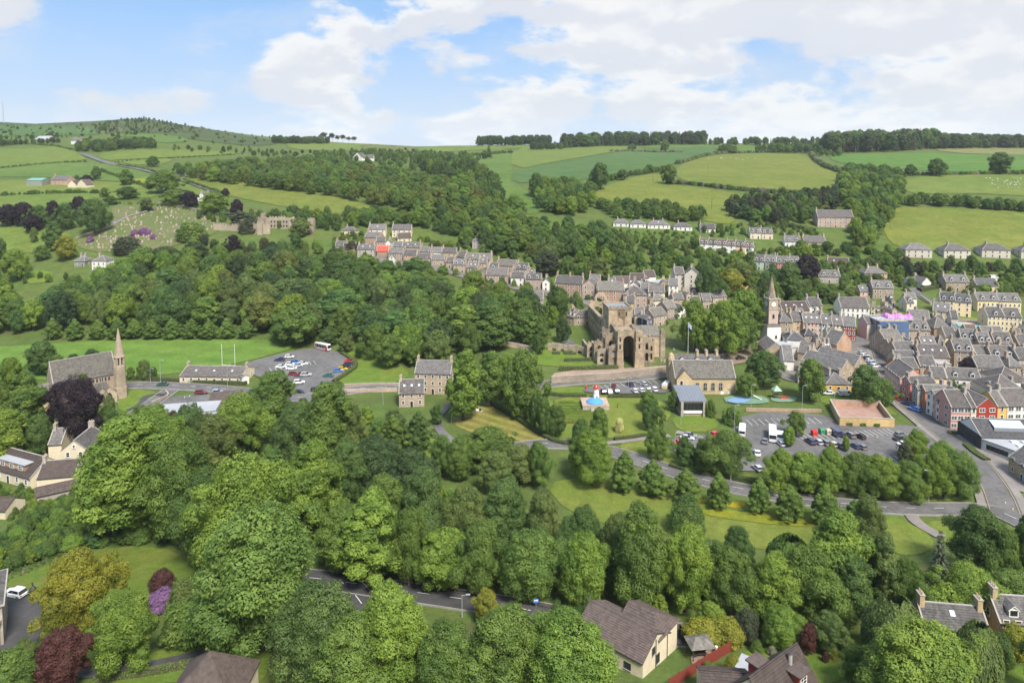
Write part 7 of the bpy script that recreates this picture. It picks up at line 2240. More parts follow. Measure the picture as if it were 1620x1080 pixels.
def build_modern_hall():
 root, L, Wd, zE, zR, p, ang = house(1552, 691, 1640, 694, 12, 1.5, 'wh', 'dk', 'n', 'x', 'modern white health centre with dark roof and rooflights at the right edge', 'health_centre', pitch=R(30))
 mb = MB(); mb.box(-L / 2 - .12, -L / 2 - .02, -.3, Wd + .3, -1, zE + .3, ROOF['dk'][0]); 
 mb.extrude_xz([(0, 0), (0, 0), (0, 0)], 0, 0, WHITE) if False else None
 mb.build('dark_gable_cladding', root)
 mb = MB(); mb.poly([(-L / 2 + 5, 2.0, zE + 2.2), (-L / 2 + 14, 2.0, zE + 2.2), (-L / 2 + 14, 5.2, zE + 3.5), (-L / 2 + 5, 5.2, zE + 3.5)], plain('rooflight_blue', (.42, .52, .58), .3)); mb.box(-L / 2 + 4.8, -L / 2 + 14.2, 1.9, 2.1, zE + 1.1, zE + 2.25, LEAD)
 mb.build('long_rooflight', root)
 mb = MB(); mb.prism([(-L / 2 + .3, -.05), (-L / 2 + 5.0, -8.2), (L / 2, -8.2), (L / 2, -.05)], -2, 3.3, WALL['wh'][0]); wg = mb.build('white_wing', root)
 mb = MB(); mb.prism([(-L / 2 - .1, -.04), (-L / 2 + 4.8, -8.6), (L / 2 + .3, -8.6), (L / 2 + .3, -.04)], 3.3, 3.7, ROOF['lg'][0]); mb.build('flat_roof', wg)
 for k in range(5):
  for j in range(2):
   mb = MB(); mb.box(-.9, .9, -.7, .7, 3.7, 4.1, WHITE); mb.box(-.75, .75, -.55, .55, 4.1, 4.14, plain('sky_glass', (0.55, 0.58, 0.62), 0.15, spec=0.7)); mb.build('roof_dome', wg, (-L / 2 + 8 + k * 3.2, -2.2 - j * 3.0, 0))
 a, b = Vector((-L / 2 + .3, -.05, 0)), Vector((-L / 2 + 5.0, -8.2, 0)); d = (b - a).normalized(); n = Vector((d.y, -d.x, 0)); n = -n if n.x > 0 else n
 for k in range(5):
  q = a.lerp(b, .2 + k * .13) + n * .03
  mb = MB(); mb.box(-.5, .5, -.03, .03, 0, 1.5, GLASS); mb.box(-.58, -.5, -.06, .05, -.08, 1.58, GUTTER); mb.box(.5, .58, -.06, .05, -.08, 1.58, GUTTER)
  mb.build('window', wg, (q.x, q.y, .9), math.atan2(d.y, d.x))
 HOUSES[-1]['cat'] = 'health centre'
 house(1596, 722, 1640, 752, 9, 1.6, 'ys', 'sl', 'w3', 'at the right edge', 'yellow sandstone barn with slate roof at the right edge by the junction')
def build_scaffold():
 o = gp(1408, 541)
 BL = bpy.data.materials.new('blue_netting'); BL.use_nodes = True
 nt = BL.node_tree; b = nt.nodes['Principled BSDF']; b.inputs['Base Color'].default_value = (0.10, 0.19, 0.36, 1); b.inputs['Roughness'].default_value = .8
 tr = nt.nodes.new('ShaderNodeBsdfTransparent'); ms = nt.nodes.new('ShaderNodeMixShader'); ms.inputs[0].default_value = .35
 nt.links.new(b.outputs[0], ms.inputs[1]); nt.links.new(tr.outputs[0], ms.inputs[2]); nt.links.new(ms.outputs[0], nt.nodes['Material Output'].inputs[0])
 STEEL = plain('scaffold_tube', (.32, .32, .33), .4, metal=.6)
 DECK = plain('scaffold_board', (.38, .29, .18), .9, var=.2, scale=2)
 root = empty('scaffold', o, R(0), 'tall scaffold wrapped in blue netting at the square', 'scaffold')
 w, d, h = 13.5, 3.0, 10.6
 mb = MB()
 for i in range(7):
  for y in (-d, 0):
   x = -w / 2 + w * i / 6
   mb.frustum((x, y, -.5), (x, y, h + .8), .06, .06, STEEL, 5)
 for k in range(6):
  z = 1.9 * k + .8
  for y in (-d, 0): mb.frustum((-w / 2, y, z), (w / 2, y, z), .05, .05, STEEL, 5)
  for i in range(7): x = -w / 2 + w * i / 6; mb.frustum((x, -d, z), (x, 0, z), .05, .05, STEEL, 5)
 for i in range(3): mb.frustum((-w / 2 + i * 4.5, -d - .02, .2), (-w / 2 + i * 4.5 + 4.5, -d - .02, h), .05, .05, STEEL, 5)
 mb.build('tube_frame', root)
 for k in range(1, 6):
  mb = MB(); mb.box(-w / 2, w / 2, -d, 0, 1.9 * k + .75, 1.9 * k + .82, DECK); mb.build('deck', root)
 for i in range(6):
  mb = MB(); x0 = -w / 2 + w * i / 6
  n = 6
  for k in range(n):
   z0, z1 = h * k / n, h * (k + 1) / n
   bz = .12 * math.sin(k * 2.1 + i)
   mb.poly([(x0, -d - .1 + bz * .3, z0), (x0 + w / 6, -d - .1, z0), (x0 + w / 6, -d - .1, z1), (x0, -d - .1, z1)], BL)
  mb.build('netting', root)
 for s in (-1, 1):
  mb = MB(); mb.poly([(s * w / 2 + s * .08, -d, 0), (s * w / 2 + s * .08, 0, 0), (s * w / 2 + s * .08, 0, h), (s * w / 2 + s * .08, -d, h)], BL); mb.build('netting', root)
 mb = MB(); mb.box(-w / 2 + .3, w / 2 - .3, .4, 12, -1, 10.2, WALL['sg'][0]); r2 = empty('town_block', o + Vector((0, .2, 0)), 0, 'grey town block behind the blue scaffold', 'building'); mb.build('wall', r2)
 mb = MB(); mb.box(-w / 2 - .2, w / 2 + 4, -.2, 9.4, 10.2, 10.6, ROOF['lg'][0]); mb.box(w / 2 - .3, w / 2 + 3.8, 1, 12, -1, 10.2, WALL['st'][0]); mb.build('flat_roof', r2)
 PM = plain('magenta_sheet', (.66, .24, .58), .45, var=.15, scale=.8)
 rnd = np.random.default_rng(4)
 nx, ny = 26, 12
 V, Fc = [], []
 for j in range(ny):
  for i in range(nx):
   x = -5 + 12.5 * i / (nx - 1); y = 1.5 + 6 * j / (ny - 1)
   z = 10.65 + 1.7 * math.sin(math.pi * j / (ny - 1)) ** .6 * (0.55 + .45 * math.sin(i * .55)) * (1 if 0 < i < nx - 1 else 0) + rnd.random() * .35
   V.append((x + rnd.normal() * .1, y + rnd.normal() * .1, z))
 for j in range(ny - 1):
  for i in range(nx - 1):
   a = j * nx + i; Fc.append((a, a + 1, a + nx + 1, a + nx))
 me = bpy.data.meshes.new('magenta_sheeting'); me.from_pydata(V, [], Fc); me.materials.append(PM)
 s = mobj('roof_sheeting', me, None, o + Vector((4.5, .4, 0))); tag(s, 'crumpled magenta plastic sheeting on the roof behind the scaffold', 'sheeting')
def build_garage():
 o = gp(300, 668)
 root = empty('garage_building', o, R(12), 'flat-roofed garage with pale grey and white roofs below the road', 'garage')
 mb = MB(); mb.box(-14, 8, 0, 9, -1, 3.4, WALL['wh'][0]); mb.build('wall', root)
 mb = MB(); mb.box(-14.3, 8.3, -.3, 9.3, 3.4, 3.7, ROOF['lg'][0]); mb.build('roof', root)
 mb = MB(); mb.box(-2, 9, -6, -.4, -1, 2.8, WALL['wh'][0]); mb.build('front_wing', root)
 mb = MB(); mb.box(-2.3, 9.3, -6.3, -.35, 2.8, 3.1, ROOF['lg'][0]); mb.box(-2.4, 9.4, -6.5, -6.3, 2.6, 3.3, WHITE); mb.build('wing_roof', root)
 mb = MB(); mb.poly([(4, 9.4, 3.7), (14, 9.4, 3.7), (14, 14, 5.4), (4, 14, 5.4)], ROOF['br'][0]); mb.box(4.2, 13.8, 9.5, 18, -1, 3.6, WALL['st'][0]); mb.poly([(14, 18.4, 3.7), (4, 18.4, 3.7), (4, 14, 5.4), (14, 14, 5.4)], ROOF['br'][0])
 mb.build('brown_roofed_shed', root)
 for k in range(4):
  mb = MB(); mb.box(-1.2, 1.2, -.05, .02, 0, 2.4, GLASS); mb.box(-1.3, 1.3, -.09, 0, 2.4, 2.6, GUTTER); mb.build('window', root, (-12 + k * 3.2, -.01, .3))
def build_green_barn():
 root, L, Wd, zE, zR, p, ang = house(41, 285.5, 66, 285.5, 16, 2.2, 'gd', 'gm', 'n', 'x', 'green metal farm barn on the left hillside', 'barn', pitch=R(14))
for f in (build_abbey, build_church, build_steeple, build_hall, build_visitor_centre, build_castle, build_modern_hall, build_scaffold, build_garage, build_green_barn):
 f()
# ------------------------------------------------------------------ foreground houses
def fg_house():
 """brown-tiled house at the road: long steep roof, cream gable, hipped wing"""
 r, L, Wd, zE, zR, p, ang = house(911, 992, 1017, 1049, 8.6, 1.1, 'cr', 'br', 'n', 'x', 'cream house with long brown tiled roof beside the foreground road', pitch=R(27))
 HR = math.tan(p) * Wd / 2
 for u, z, w, h in ((4.6, 0.5, 1.1, 1.5), (3.2, 2.6, 0.9, 1.2)):
  o = mobj('window', win_mesh(w, h, GUTTER, False)[0], r, (L / 2 + .012, u, z), math.pi / 2); mobj('pane', win_mesh(w, h, GUTTER, False)[1], o)
 o = mobj('window', win_mesh(1.2, 1.1, GUTTER, False)[0], r, (L / 2 - 2.6, -.012, .9)); mobj('pane', win_mesh(1.2, 1.1, GUTTER, False)[1], o)
 for u, z0, z1 in ((3.9, -.5, zE + 1.6), (7.6, -.5, zE + .8)):
  mb = MB(); mb.frustum((L / 2 + .1, u, z0), (L / 2 + .1, u, z1), .06, .06, GUTTER, 6); mb.build('downpipe', r)
 mb = MB(); x0, x1, y0, y1, e = L / 2 - 8.5, L / 2 + .0, Wd - 3.6, Wd + 2.4, zE + .9
 mb.box(x1 - 6.8, x1 + .02, y0, y1, -2, e, WALL['cr'][0]); mb.build('rear_wing', r)
 mb = MB(); rm = ROOF['br'][0]
 xa, xb = x1 - 7.2, x1 + .4; ya, yb = y0 - .4, y1 + .4; ym = (ya + yb) / 2; zt = e + 1.7
 n = 8
 A = [(xa, ya, e), (xb, ya, e), (xb - 3.2, ym, zt), (xa, ym, zt)]
 for f in (A, [(xb, ya, e), (xb, yb, e), (xb - 3.2, ym, zt), (xb - 3.2, ym, zt)], [(xb, yb, e), (xa, yb, e), (xa, ym, zt), (xb - 3.2, ym, zt)]):
  for i in range(n):
   a, b = i / n, (i + 1) / n
   p0, p1 = Vector(f[0]).lerp(Vector(f[3]), a), Vector(f[1]).lerp(Vector(f[2]), a); q0, q1 = Vector(f[0]).lerp(Vector(f[3]), b), Vector(f[1]).lerp(Vector(f[2]), b)
   l = Vector((0, 0, .07)); mb.poly([p0 + l, p1 + l, q1, q0], rm); mb.poly([p0, p1, p1 + l, p0 + l], rm)
 mb.build('wing_roof', r)
fg_house()
def fg_dormer_house():
 r, L, Wd, zE, zR, p, ang = house(1225, 1152, 1300, 1090, 7.6, 1.0, 'cr', 'br', 'n', 'x', 'brown tiled gable roof with flat dormer at the bottom edge', pitch=R(48))
 tp = math.tan(p)
 for (xa, xb, ya, yb, nm) in ((L * .12, L * .32, .9, 2.5, 'box_dormer'),):
  zt = zE + yb * tp + .25
  mb = MB(); mb.box(xa, xb, ya, yb, zE + ya * tp - .3, zt, WALL['rd'][0]); d = mb.build(nm, r)
  mb = MB(); mb.box(xa - .3, xb + .3, ya - .35, yb + .4, zt, zt + .2, ROOF['br'][0]); mb.build('dormer_roof', d)
  fr, pn = win_mesh(1.5, 1.2, WHITE, False)
  o = mobj('window', fr, d, ((xa + xb) / 2, ya - .012, zE + ya * tp + .5)); mobj('pane', pn, o)
 mb = MB(); xx, yy = L * .22, Wd / 2 - .9; mb.frustum((xx, yy, zR - 1.6), (xx, yy, zR + .5), .3, .28, SKEW, 8); mb.frustum((xx, yy, zR + .5), (xx, yy, zR + .66), .36, .2, GUTTER, 8); mb.build('chimney', r)
 mb = MB(); mb.box(-L * .1, L * .1, Wd - 2.6, Wd - .6, zE - .3, zE + 2.6, WALL['rd'][0]); mb.box(-L * .12, L * .12, Wd - 2.9, Wd - .2, zE + 2.6, zE + 2.8, ROOF['br'][0]); mb.build('box_dormer', r)
 house(1112, 1096, 1192, 1102, 5, .7, 'cr', 'br', 'n', 'x', 'low brown tiled wing roof at the bottom edge beside the red fence', pitch=R(28))
 HOUSES[-1]['root'].name = 'garage_wing'
 mb = MB(); o = gp(1190, 1082); mb.box(-2.2, 2.2, 0, 2.8, 0, 1.7, WALL['gw'][0]); rt = empty('flat_extension', o, R(-35), 'flat pale grey roofed extension beside the golden bush', 'extension'); mb.build('wall', rt)
 mb = MB(); mb.box(-2.5, 2.5, -.3, 3.1, 1.7, 1.85, ROOF['lg'][0]); mb.build('roof', rt)
fg_dormer_house()
houses('at the bottom right', '''
1462 990 1566 999.5 5.6 1.25 ys sl c2 s1 w4 | stone cottage with slate roof and two chimneys, bottom right
1582 984 1680 991 6.4 1.6 ys sl c1 d2 k w5 | stone house with gabled dormer at the right edge, bottom
''')
house(252, 1124, 368, 1124, 9, 0.8, 'cr', 'br', 'n g h', 'x', 'brown tiled gable roof at the bottom edge left of centre', pitch=R(44))
# left edge houses
houses('at the left', '''
97 713 137 711 11 2 cr sl g c1 w2 | cream sandstone villa gable before the copper beech
76 703.5 97 702 8 1.8 cr sl c1 n | slate-roofed rear wing of the cream sandstone villa
56 786 138 768 4.6 0.7 sg br n p30 | brown ridge roof with pale gable left of the garden wood
-34 806 8 808 6 0.7 cr br n p30 | brown roof corner at the left edge
''')
r, L, Wd, zE, zR, p, ang = house(-22, 737, 48, 757, 9.5, 1.05, 'cr', 'br', 'w5', 'x', 'brown-roofed house with long flat white dormer at the left edge', pitch=R(38))
mb = MB(); mb.box(-L * .28, L * .30, 1.0, 4.6, zE + .4, zE + 2.5, WALL['br'][0]); dd = mb.build('long_dormer', r)
mb = MB(); mb.box(-L * .30, L * .32, .7, 4.9, zE + 2.5, zE + 2.7, ROOF['lg'][0]); mb.build('dormer_roof', dd)
for x in (-L * .2, 0.0, L * .2):
 fr, pn = win_mesh(1.7, 1.3, WHITE, False); o = mobj('window', fr, dd, (x, .985, zE + .8)); mobj('pane', pn, o)
house(58, 757, 118, 752, 8, 1.05, 'cr', 'br', 'n c1', 'x', 'brown tiled house wing behind the long-dormer house', pitch=R(36))
def left_villa():
 o = gp(-24, 1032)
 root = empty('stone_villa', o, R(34), 'stone villa with bay window at the left edge', 'house')
 S_ = WALL['sg'][0]
 mb = MB(); mb.box(-14, 2.4, 1.0, 12, -3, 6.4, S_); mb.build('wall', root)
 mb = MB(); mb.box(-14.4, 2.8, .6, 12.4, 6.4, 6.7, SKEW)
 mb.poly([(-14.2, .8, 6.7), (2.6, .8, 6.7), (-1.6, 6.4, 9.6), (-10, 6.4, 9.6)], ROOF['sl'][0]); mb.poly([(2.6, .8, 6.7), (2.6, 12.2, 6.7), (-1.6, 6.4, 9.6)], ROOF['sl'][0]); mb.poly([(2.6, 12.2, 6.7), (-14.2, 12.2, 6.7), (-10, 6.4, 9.6), (-1.6, 6.4, 9.6)], ROOF['sl'][0])
 mb.build('roof', root)
 mb = MB(); mb.prism([(-3.6, 1.0), (-2.6, -.8), (1.0, -.8), (2.0, 1.0)], -3, 3.6, S_); mb.prism([(-3.9, 1.0), (-2.8, -1.1), (1.2, -1.1), (2.3, 1.0)], 3.6, 4.1, SKEW)
 by = mb.build('bay', root)
 fr, pn = win_mesh(.95, 1.9, WHITE, False)
 for x in (-1.9, -.8, .3):
  w = mobj('window', fr, by, (x, -.82, .9)); mobj('pane', pn, w)
left_villa()
# ------------------------------------------------------------------ back-lot roofs that fill the town
def infill(poly, place, seed, gap=9.0, n=40):
 rnd = random.Random(seed)
 xs = [p[0] for p in poly]; ys = [p[1] for p in poly]
 done = 0
 for _ in range(900):
  if done >= n: break
  x, y = rnd.uniform(min(xs), max(xs)), rnd.uniform(min(ys), max(ys))
  if not _inpoly(np.array([x]), np.array([y]), poly)[0]: continue
  st = rnd.choice((1.2, 1.6, 2.0, 2.2)); zE = .35 + 2.5 * st
  m = gp(x, y, zE)
  if any((h['root'].location - Vector((m.x, m.y, h['root'].location.z))).length < gap for h in HOUSES): continue
  w = rnd.uniform(10, 17); sl_ = rnd.uniform(-.06, .1) * w
  g = rnd.random() < .3
  house(x - w / 2 * (.6 if g else 1), y - sl_ / 2, x + w / 2 * (.6 if g else 1), y + sl_ / 2, rnd.uniform(5.5, 8), st, rnd.choice(('st', 'pk', 'sg', 'gw', 'ys', 'cr', 'wh', 'cr')), rnd.choice(('sl', 'sl', 'gr', 'pu', 'dk')), ('g q ' if g else '') + rnd.choice(('c1', 'c2', 'c1 s1', 's2', 'c1 d1')), place)
  done += 1
infill([(1402, 508), (1470, 500), (1560, 512), (1640, 525), (1640, 600), (1560, 600), (1500, 592), (1440, 585), (1405, 565)], 'in the crowded town', 1, 8.5, 46)
infill([(1236, 500), (1300, 495), (1320, 525), (1310, 560), (1290, 590), (1240, 580)], 'beside the steeple', 2, 8.5, 16)
infill([(965, 445), (1060, 440), (1110, 470), (1090, 492), (1030, 490), (985, 475)], 'behind the abbey', 3, 9, 16)
infill([(1370, 478), (1440, 470), (1480, 490), (1470, 505), (1400, 505)], 'above the steeple', 4, 10, 10)
infill([(600, 385), (700, 395), (830, 425), (850, 440), (770, 430), (680, 405), (600, 400)], 'in the hillside terrace', 5, 8, 20)
# ------------------------------------------------------------------ name the houses apart
_cnt = {}
for h in HOUSES:
 _cnt.setdefault(h['base'], []).append(h)
for base, lst in _cnt.items():
 lst.sort(key=lambda h: h['px'])
 for i, h in enumerate(lst):
  ro = h['root']
  ro['label'] = base if len(lst) == 1 else f"{base}, {ordinal(i)} from left"
  if not ro.get('category'):
   ro['category'] = h.get('cat') or {'public_hall': 'hall', 'barn': 'barn'}.get(ro.name.split('.')[0], 'house')
  if h['place'] not in ('x', ''):
   ro['group'] = 'houses ' + h['place']
# ================================================================== vehicles
PAINTS = {'white': (0.74, 0.74, 0.73), 'silver': (0.45, 0.47, 0.50), 'grey': (0.17, 0.18, 0.19), 'black': (0.018, 0.018, 0.02), 'dark blue': (0.022, 0.035, 0.10),
   'blue': (0.06, 0.20, 0.55), 'pale blue': (0.33, 0.43, 0.60), 'red': (0.55, 0.025, 0.02), 'maroon': (0.16, 0.022, 0.025), 'dark green': (0.03, 0.085, 0.07), 'teal': (0.03, 0.15, 0.14), 'yellow': (0.75, 0.48, 0.03)}
PM_ = {k: plain('paint_' + k.replace(' ', '_'), v, 0.25, spec=0.5, coat=0.6) for k, v in PAINTS.items()}
TYRE = plain('tyre', (0.02, 0.02, 0.02), 0.85)
RIM = plain('wheel_rim', (0.35, 0.35, 0.36), 0.35, metal=0.7)
LAMPG = plain('headlamp', (0.75, 0.75, 0.72), 0.15, spec=0.8)
TAIL = plain('tail_lamp', (0.45, 0.02, 0.015), 0.25, spec=0.6)
PLATE = plain('number_plate', (0.7, 0.62, 0.25), 0.5)
def wheel_mesh(r):
 mb = MB(); mb.frustum((0, -.1, 0), (0, .1, 0), r, r, TYRE, 14); mb.frustum((0, -.115, 0), (0, .115, 0), r * .6, r * .6, RIM, 10)
 return mb.mesh('wheel')
WHEEL = {r: wheel_mesh(r) for r in (0.31, 0.36, 0.44)}
_vm = {}
def loft(mb, secs, mat):
 """skin between cross-sections (each a list of points, same count)"""
 k = mb.slot(mat); base = len(mb.v); n = len(secs[0])
 for s in secs: mb.v.extend([tuple(p) for p in s])
 for a in range(len(secs) - 1):
  for i in range(n):
   j = (i + 1) % n
   mb.f.append((base + a * n + i, base + a * n + j, base + (a + 1) * n + j, base + (a + 1) * n + i)); mb.m.append(k)
 mb.f.append(tuple(base + i for i in reversed(range(n)))); mb.m.append(k)
 mb.f.append(tuple(base + (len(secs) - 1) * n + i for i in range(n))); mb.m.append(k)
def ring(x, hw, z0, z1, r=0.1):
 return [(x, -hw + r, z0), (x, -hw, z0 + r), (x, -hw, z1 - r), (x, -hw + r, z1), (x, hw - r, z1), (x, hw, z1 - r), (x, hw, z0 + r), (x, hw - r, z0)]
def car_meshes(col, style):
 key = (col, style)
 if key in _vm: return _vm[key]
 P = PM_[col]
 b, g = MB(), MB()
 if style in ('hatch', 'saloon', 'suv'):
  hi = {'hatch': 0, 'saloon': -.02, 'suv': .2}[style]; ln = {'hatch': 1.98, 'saloon': 2.25, 'suv': 2.25}[style]
  hw = .86 if style != 'suv' else .92
  bz, wz, rz = .22 + hi * .5, .84 + hi * .7, 1.42 + hi
  loft(b, [ring(-ln, hw - .10, bz + .14, wz - .14), ring(-ln + .12, hw - .02, bz, wz - .02), ring(-ln + .9, hw, bz - .04, wz + .04), ring(0.6, hw, bz - .04, wz), ring(ln - .9, hw, bz - .03, wz - .06), ring(ln - .18, hw - .05, bz, wz - .20), ring(ln, hw - .16, bz + .1, wz - .30)], P)
  back = -ln + (.22 if style != 'saloon' else .85)
  loft(g, [ring(back - .1, hw - .12, wz - .1, wz + .02, .04), ring(back + .28, hw - .17, wz - .1, rz - .07, .07), ring(.15, hw - .16, wz - .1, rz - .05, .07), ring(.95, hw - .10, wz - .1, wz + .01, .04)], GLASS)
  loft(b, [ring(back + .22, hw - .20, rz - .09, rz - .045, .02), ring(back + .6, hw - .19, rz - .05, rz, .02), ring(-.2, hw - .19, rz - .05, rz, .02), ring(.22, hw - .20, rz - .09, rz - .05, .02)], P)
  for s in (-1, 1):      # pillars
   for x0, x1 in ((back + .02, back + .34), (-.42, -.32)):
    b.poly([(x0, s * (hw - .105), wz - .02), (x1, s * (hw - .105), wz - .02), (x1 + .08, s * (hw - .165), rz - .06), (x0 + .2, s * (hw - .165), rz - .06)][::-s], P)
   b.box(.62, .80, s * (hw + .08) - .08, s * (hw + .08) + .08, wz + .02, wz + .16, P)
  wr = .31 if style != 'suv' else .36
  wp = [(x, s * (hw - .10), wr) for x in (-ln + .72, ln - .80) for s in (-1, 1)]
  hl = (ln - .10, hw - .32, wz - .30); tl = (-ln + .03, hw - .24, wz - .22)
 elif style == 'van':
  hw = .98; ln = 2.5; wr = .36
  loft(b, [ring(-ln, hw - .04, .3, 2.05), ring(-ln + .1, hw, .26, 2.12), ring(.95, hw, .26, 2.12), ring(1.55, hw - .04, .26, 1.28), ring(ln - .15, hw - .06, .28, 1.0), ring(ln, hw - .14, .36, .86)], P)
  g.poly([(1.02, -hw + .1, 2.02), (1.60, -hw + .12, 1.30), (1.60, hw - .12, 1.30), (1.02, hw - .1, 2.02)][::-1], GLASS)
  g.v = [(x + .03, y, z + .03) for x, y, z in g.v]
  for s in (-1, 1): g.poly([(.2, s * (hw + .012), 1.25), (1.35, s * (hw + .012), 1.25), (1.0, s * (hw + .012), 1.9), (.2, s * (hw + .012), 1.9)][::-s], GLASS)
  for s in (-1, 1): g.poly([(-ln - .015, s * .1, 1.2), (-ln - .015, s * .75, 1.2), (-ln - .015, s * .75, 1.85), (-ln - .015, s * .1, 1.85)][::-s], GLASS)
  wp = [(x, s * (hw - .1), wr) for x in (-1.5, 1.55) for s in (-1, 1)]
  hl = (ln - .06, hw - .35, .8); tl = (-ln, hw - .2, .9)
 else:       # minibus / coach
  ln, hw, hz, wr = {'minibus': (3.2, 1.02, 2.55, .36), 'bus': (4.4, 1.15, 2.9, .44), 'coach': (5.6, 1.25, 3.4, .44)}[style]
  loft(b, [ring(-ln, hw - .06, .4, hz - .08, .14), ring(-ln + .15, hw, .34, hz, .14), ring(ln - .6, hw, .34, hz, .14), ring(ln - .12, hw - .04, .34, hz - .25, .14), ring(ln, hw - .1, .45, 1.5, .14)], P)
  for s in (-1, 1):
   n = int(ln * 1.3)
   for i in range(n):
    x0 = -ln + .5 + (2 * ln - 1.4) * i / n; x1 = x0 + (2 * ln - 1.4) / n - .12
    g.poly([(x0, s * (hw + .012), 1.25), (x1, s * (hw + .012), 1.25), (x1, s * (hw + .012), hz - .45), (x0, s * (hw + .012), hz - .45)][::-s], GLASS)
  g.poly([(ln + .03, -hw + .15, 1.4), (ln + .03, hw - .15, 1.4), (ln - .06, hw - .15, hz - .35), (ln - .06, -hw + .15, hz - .35)], GLASS)
  g.poly([(-ln - .02, hw - .2, 1.4), (-ln - .02, -hw + .2, 1.4), (-ln - .02, -hw + .2, hz - .45), (-ln - .02, hw - .2, hz - .45)], GLASS)
  if style == 'coach':
   b.box(-ln + .3, ln - 2.0, -hw - .02, hw + .02, .9, 1.2, PM_['red'])
   b.box(ln - 2.2, ln - .35, -hw - .015, hw + .015, .5, 2.4, PM_['red'])
  wp = [(x, s * (hw - .1), wr) for x in (-ln + 1.1, ln - 1.2) for s in (-1, 1)]
  hl = (ln - .02, hw - .35, .85); tl = (-ln, hw - .25, .95)
 L_ = MB(); L_.box(-.05, .05, -.17, .17, -.08, .08, LAMPG)
 T_ = MB(); T_.box(-.05, .05, -.12, .12, -.13, .13, TAIL)
 _vm[key] = (b.mesh('body'), g.mesh('glazing'), wp, wr, L_.mesh('headlight'), T_.mesh('tail_light'), hl, tl)
 return _vm[key]
VEH = []
VNAME = {'hatch': 'parked_car', 'saloon': 'parked_car', 'suv': 'parked_car', 'van': 'van', 'minibus': 'minibus', 'bus': 'bus', 'coach': 'coach'}
VWORD = {'hatch': 'hatchback', 'saloon': 'saloon car', 'suv': 'large car', 'van': 'van', 'minibus': 'minibus', 'bus': 'bus', 'coach': 'coach'}
def vehicle(px, py, col, heading, place, style='hatch', label=None):
 p = gp(px, py)
 p.z += 2 * (0.03 + 0.0006 * p.y)
 bm, gm, wp, wr, hm, tm, hl, tl = car_meshes(col, style)
 r = empty(VNAME[style], p, R(heading))
 mobj('body', bm, r); mobj('glazing', gm, r)
 for q in wp: mobj('wheel', WHEEL[wr], r, q)
 for s in (-1, 1):
  mobj('headlight', hm, r, (hl[0], s * hl[1], hl[2])); mobj('tail_light', tm, r, (tl[0], s * tl[1], tl[2]))
 VEH.append(dict(root=r, base=label or f"{col} {VWORD[style]} {place}", px=px, cat='car' if style in ('hatch', 'saloon', 'suv') else VNAME[style], place=place))
pl = 'in the car park beside the playing field'
for x, y, c, h, s in [(458, 567, 'white', 5, 'hatch'), (442, 572, 'dark blue', 178, 'saloon'), (445, 583, 'white', 8, 'saloon'), (459, 579, 'white', 5, 'hatch'), (467, 576, 'blue', 4, 'hatch'), (472, 581, 'silver', 10, 'hatch'), (479, 578, 'white', 8, 'saloon'), (461, 585.5, 'white', 186, 'saloon'), (445, 594, 'white', 10, 'hatch'),
      (464, 594.5, 'maroon', 12, 'hatch'), (474, 595.5, 'maroon', 190, 'saloon'), (484, 596, 'silver', 10, 'suv'), (473, 608, 'white', 15, 'suv'), (473, 623, 'black', 5, 'saloon'), (500, 619, 'black', 25, 'hatch'), (519, 597, 'teal', 170, 'saloon'),
      (535, 589.5, 'blue', 15, 'hatch'), (542, 586.5, 'yellow', 15, 'hatch'), (547, 582.5, 'black', 15, 'saloon'), (552, 579, 'dark blue', 12, 'hatch'), (553, 574.5, 'red', 10, 'saloon')]:
 vehicle(x, y, c, h, pl, s)
vehicle(511, 554, 'white', -35, pl, 'coach', 'red and white coach at the far end of the car park')
VEH[-1]['root'].scale = (.78, .85, .85)
vehicle(257, 611, 'dark green', 180, 'x', 'saloon', 'dark green car on the road below the church')
vehicle(318, 624, 'maroon', 12, 'x', 'suv', 'maroon car turning before the clubhouse')
vehicle(344, 623, 'pale blue', 15, 'x', 'hatch', 'pale blue car turning before the clubhouse')
pa = 'in the abbey car park'
for x, y, c, h, s in [(971, 613, 'maroon', 80, 'hatch'), (996.5, 611, 'dark blue', 110, 'hatch'), (1017, 610, 'silver', 120, 'hatch'), (1004, 621, 'white', 100, 'hatch'), (1014.5, 620.5, 'white', 105, 'saloon'), (1025, 620, 'white', 100, 'hatch'), (1034, 619, 'white', 105, 'suv'), (954.5, 622, 'dark blue', 95, 'hatch'), (964, 622.5, 'white', 95, 'hatch'), (975, 621, 'grey', 95, 'hatch')]:
 vehicle(x, y, c, h, pa, s)
vehicle(1172, 569, 'black', 15, 'x', 'saloon', 'black car on the street beside the hall')
pr = 'in the large car park'
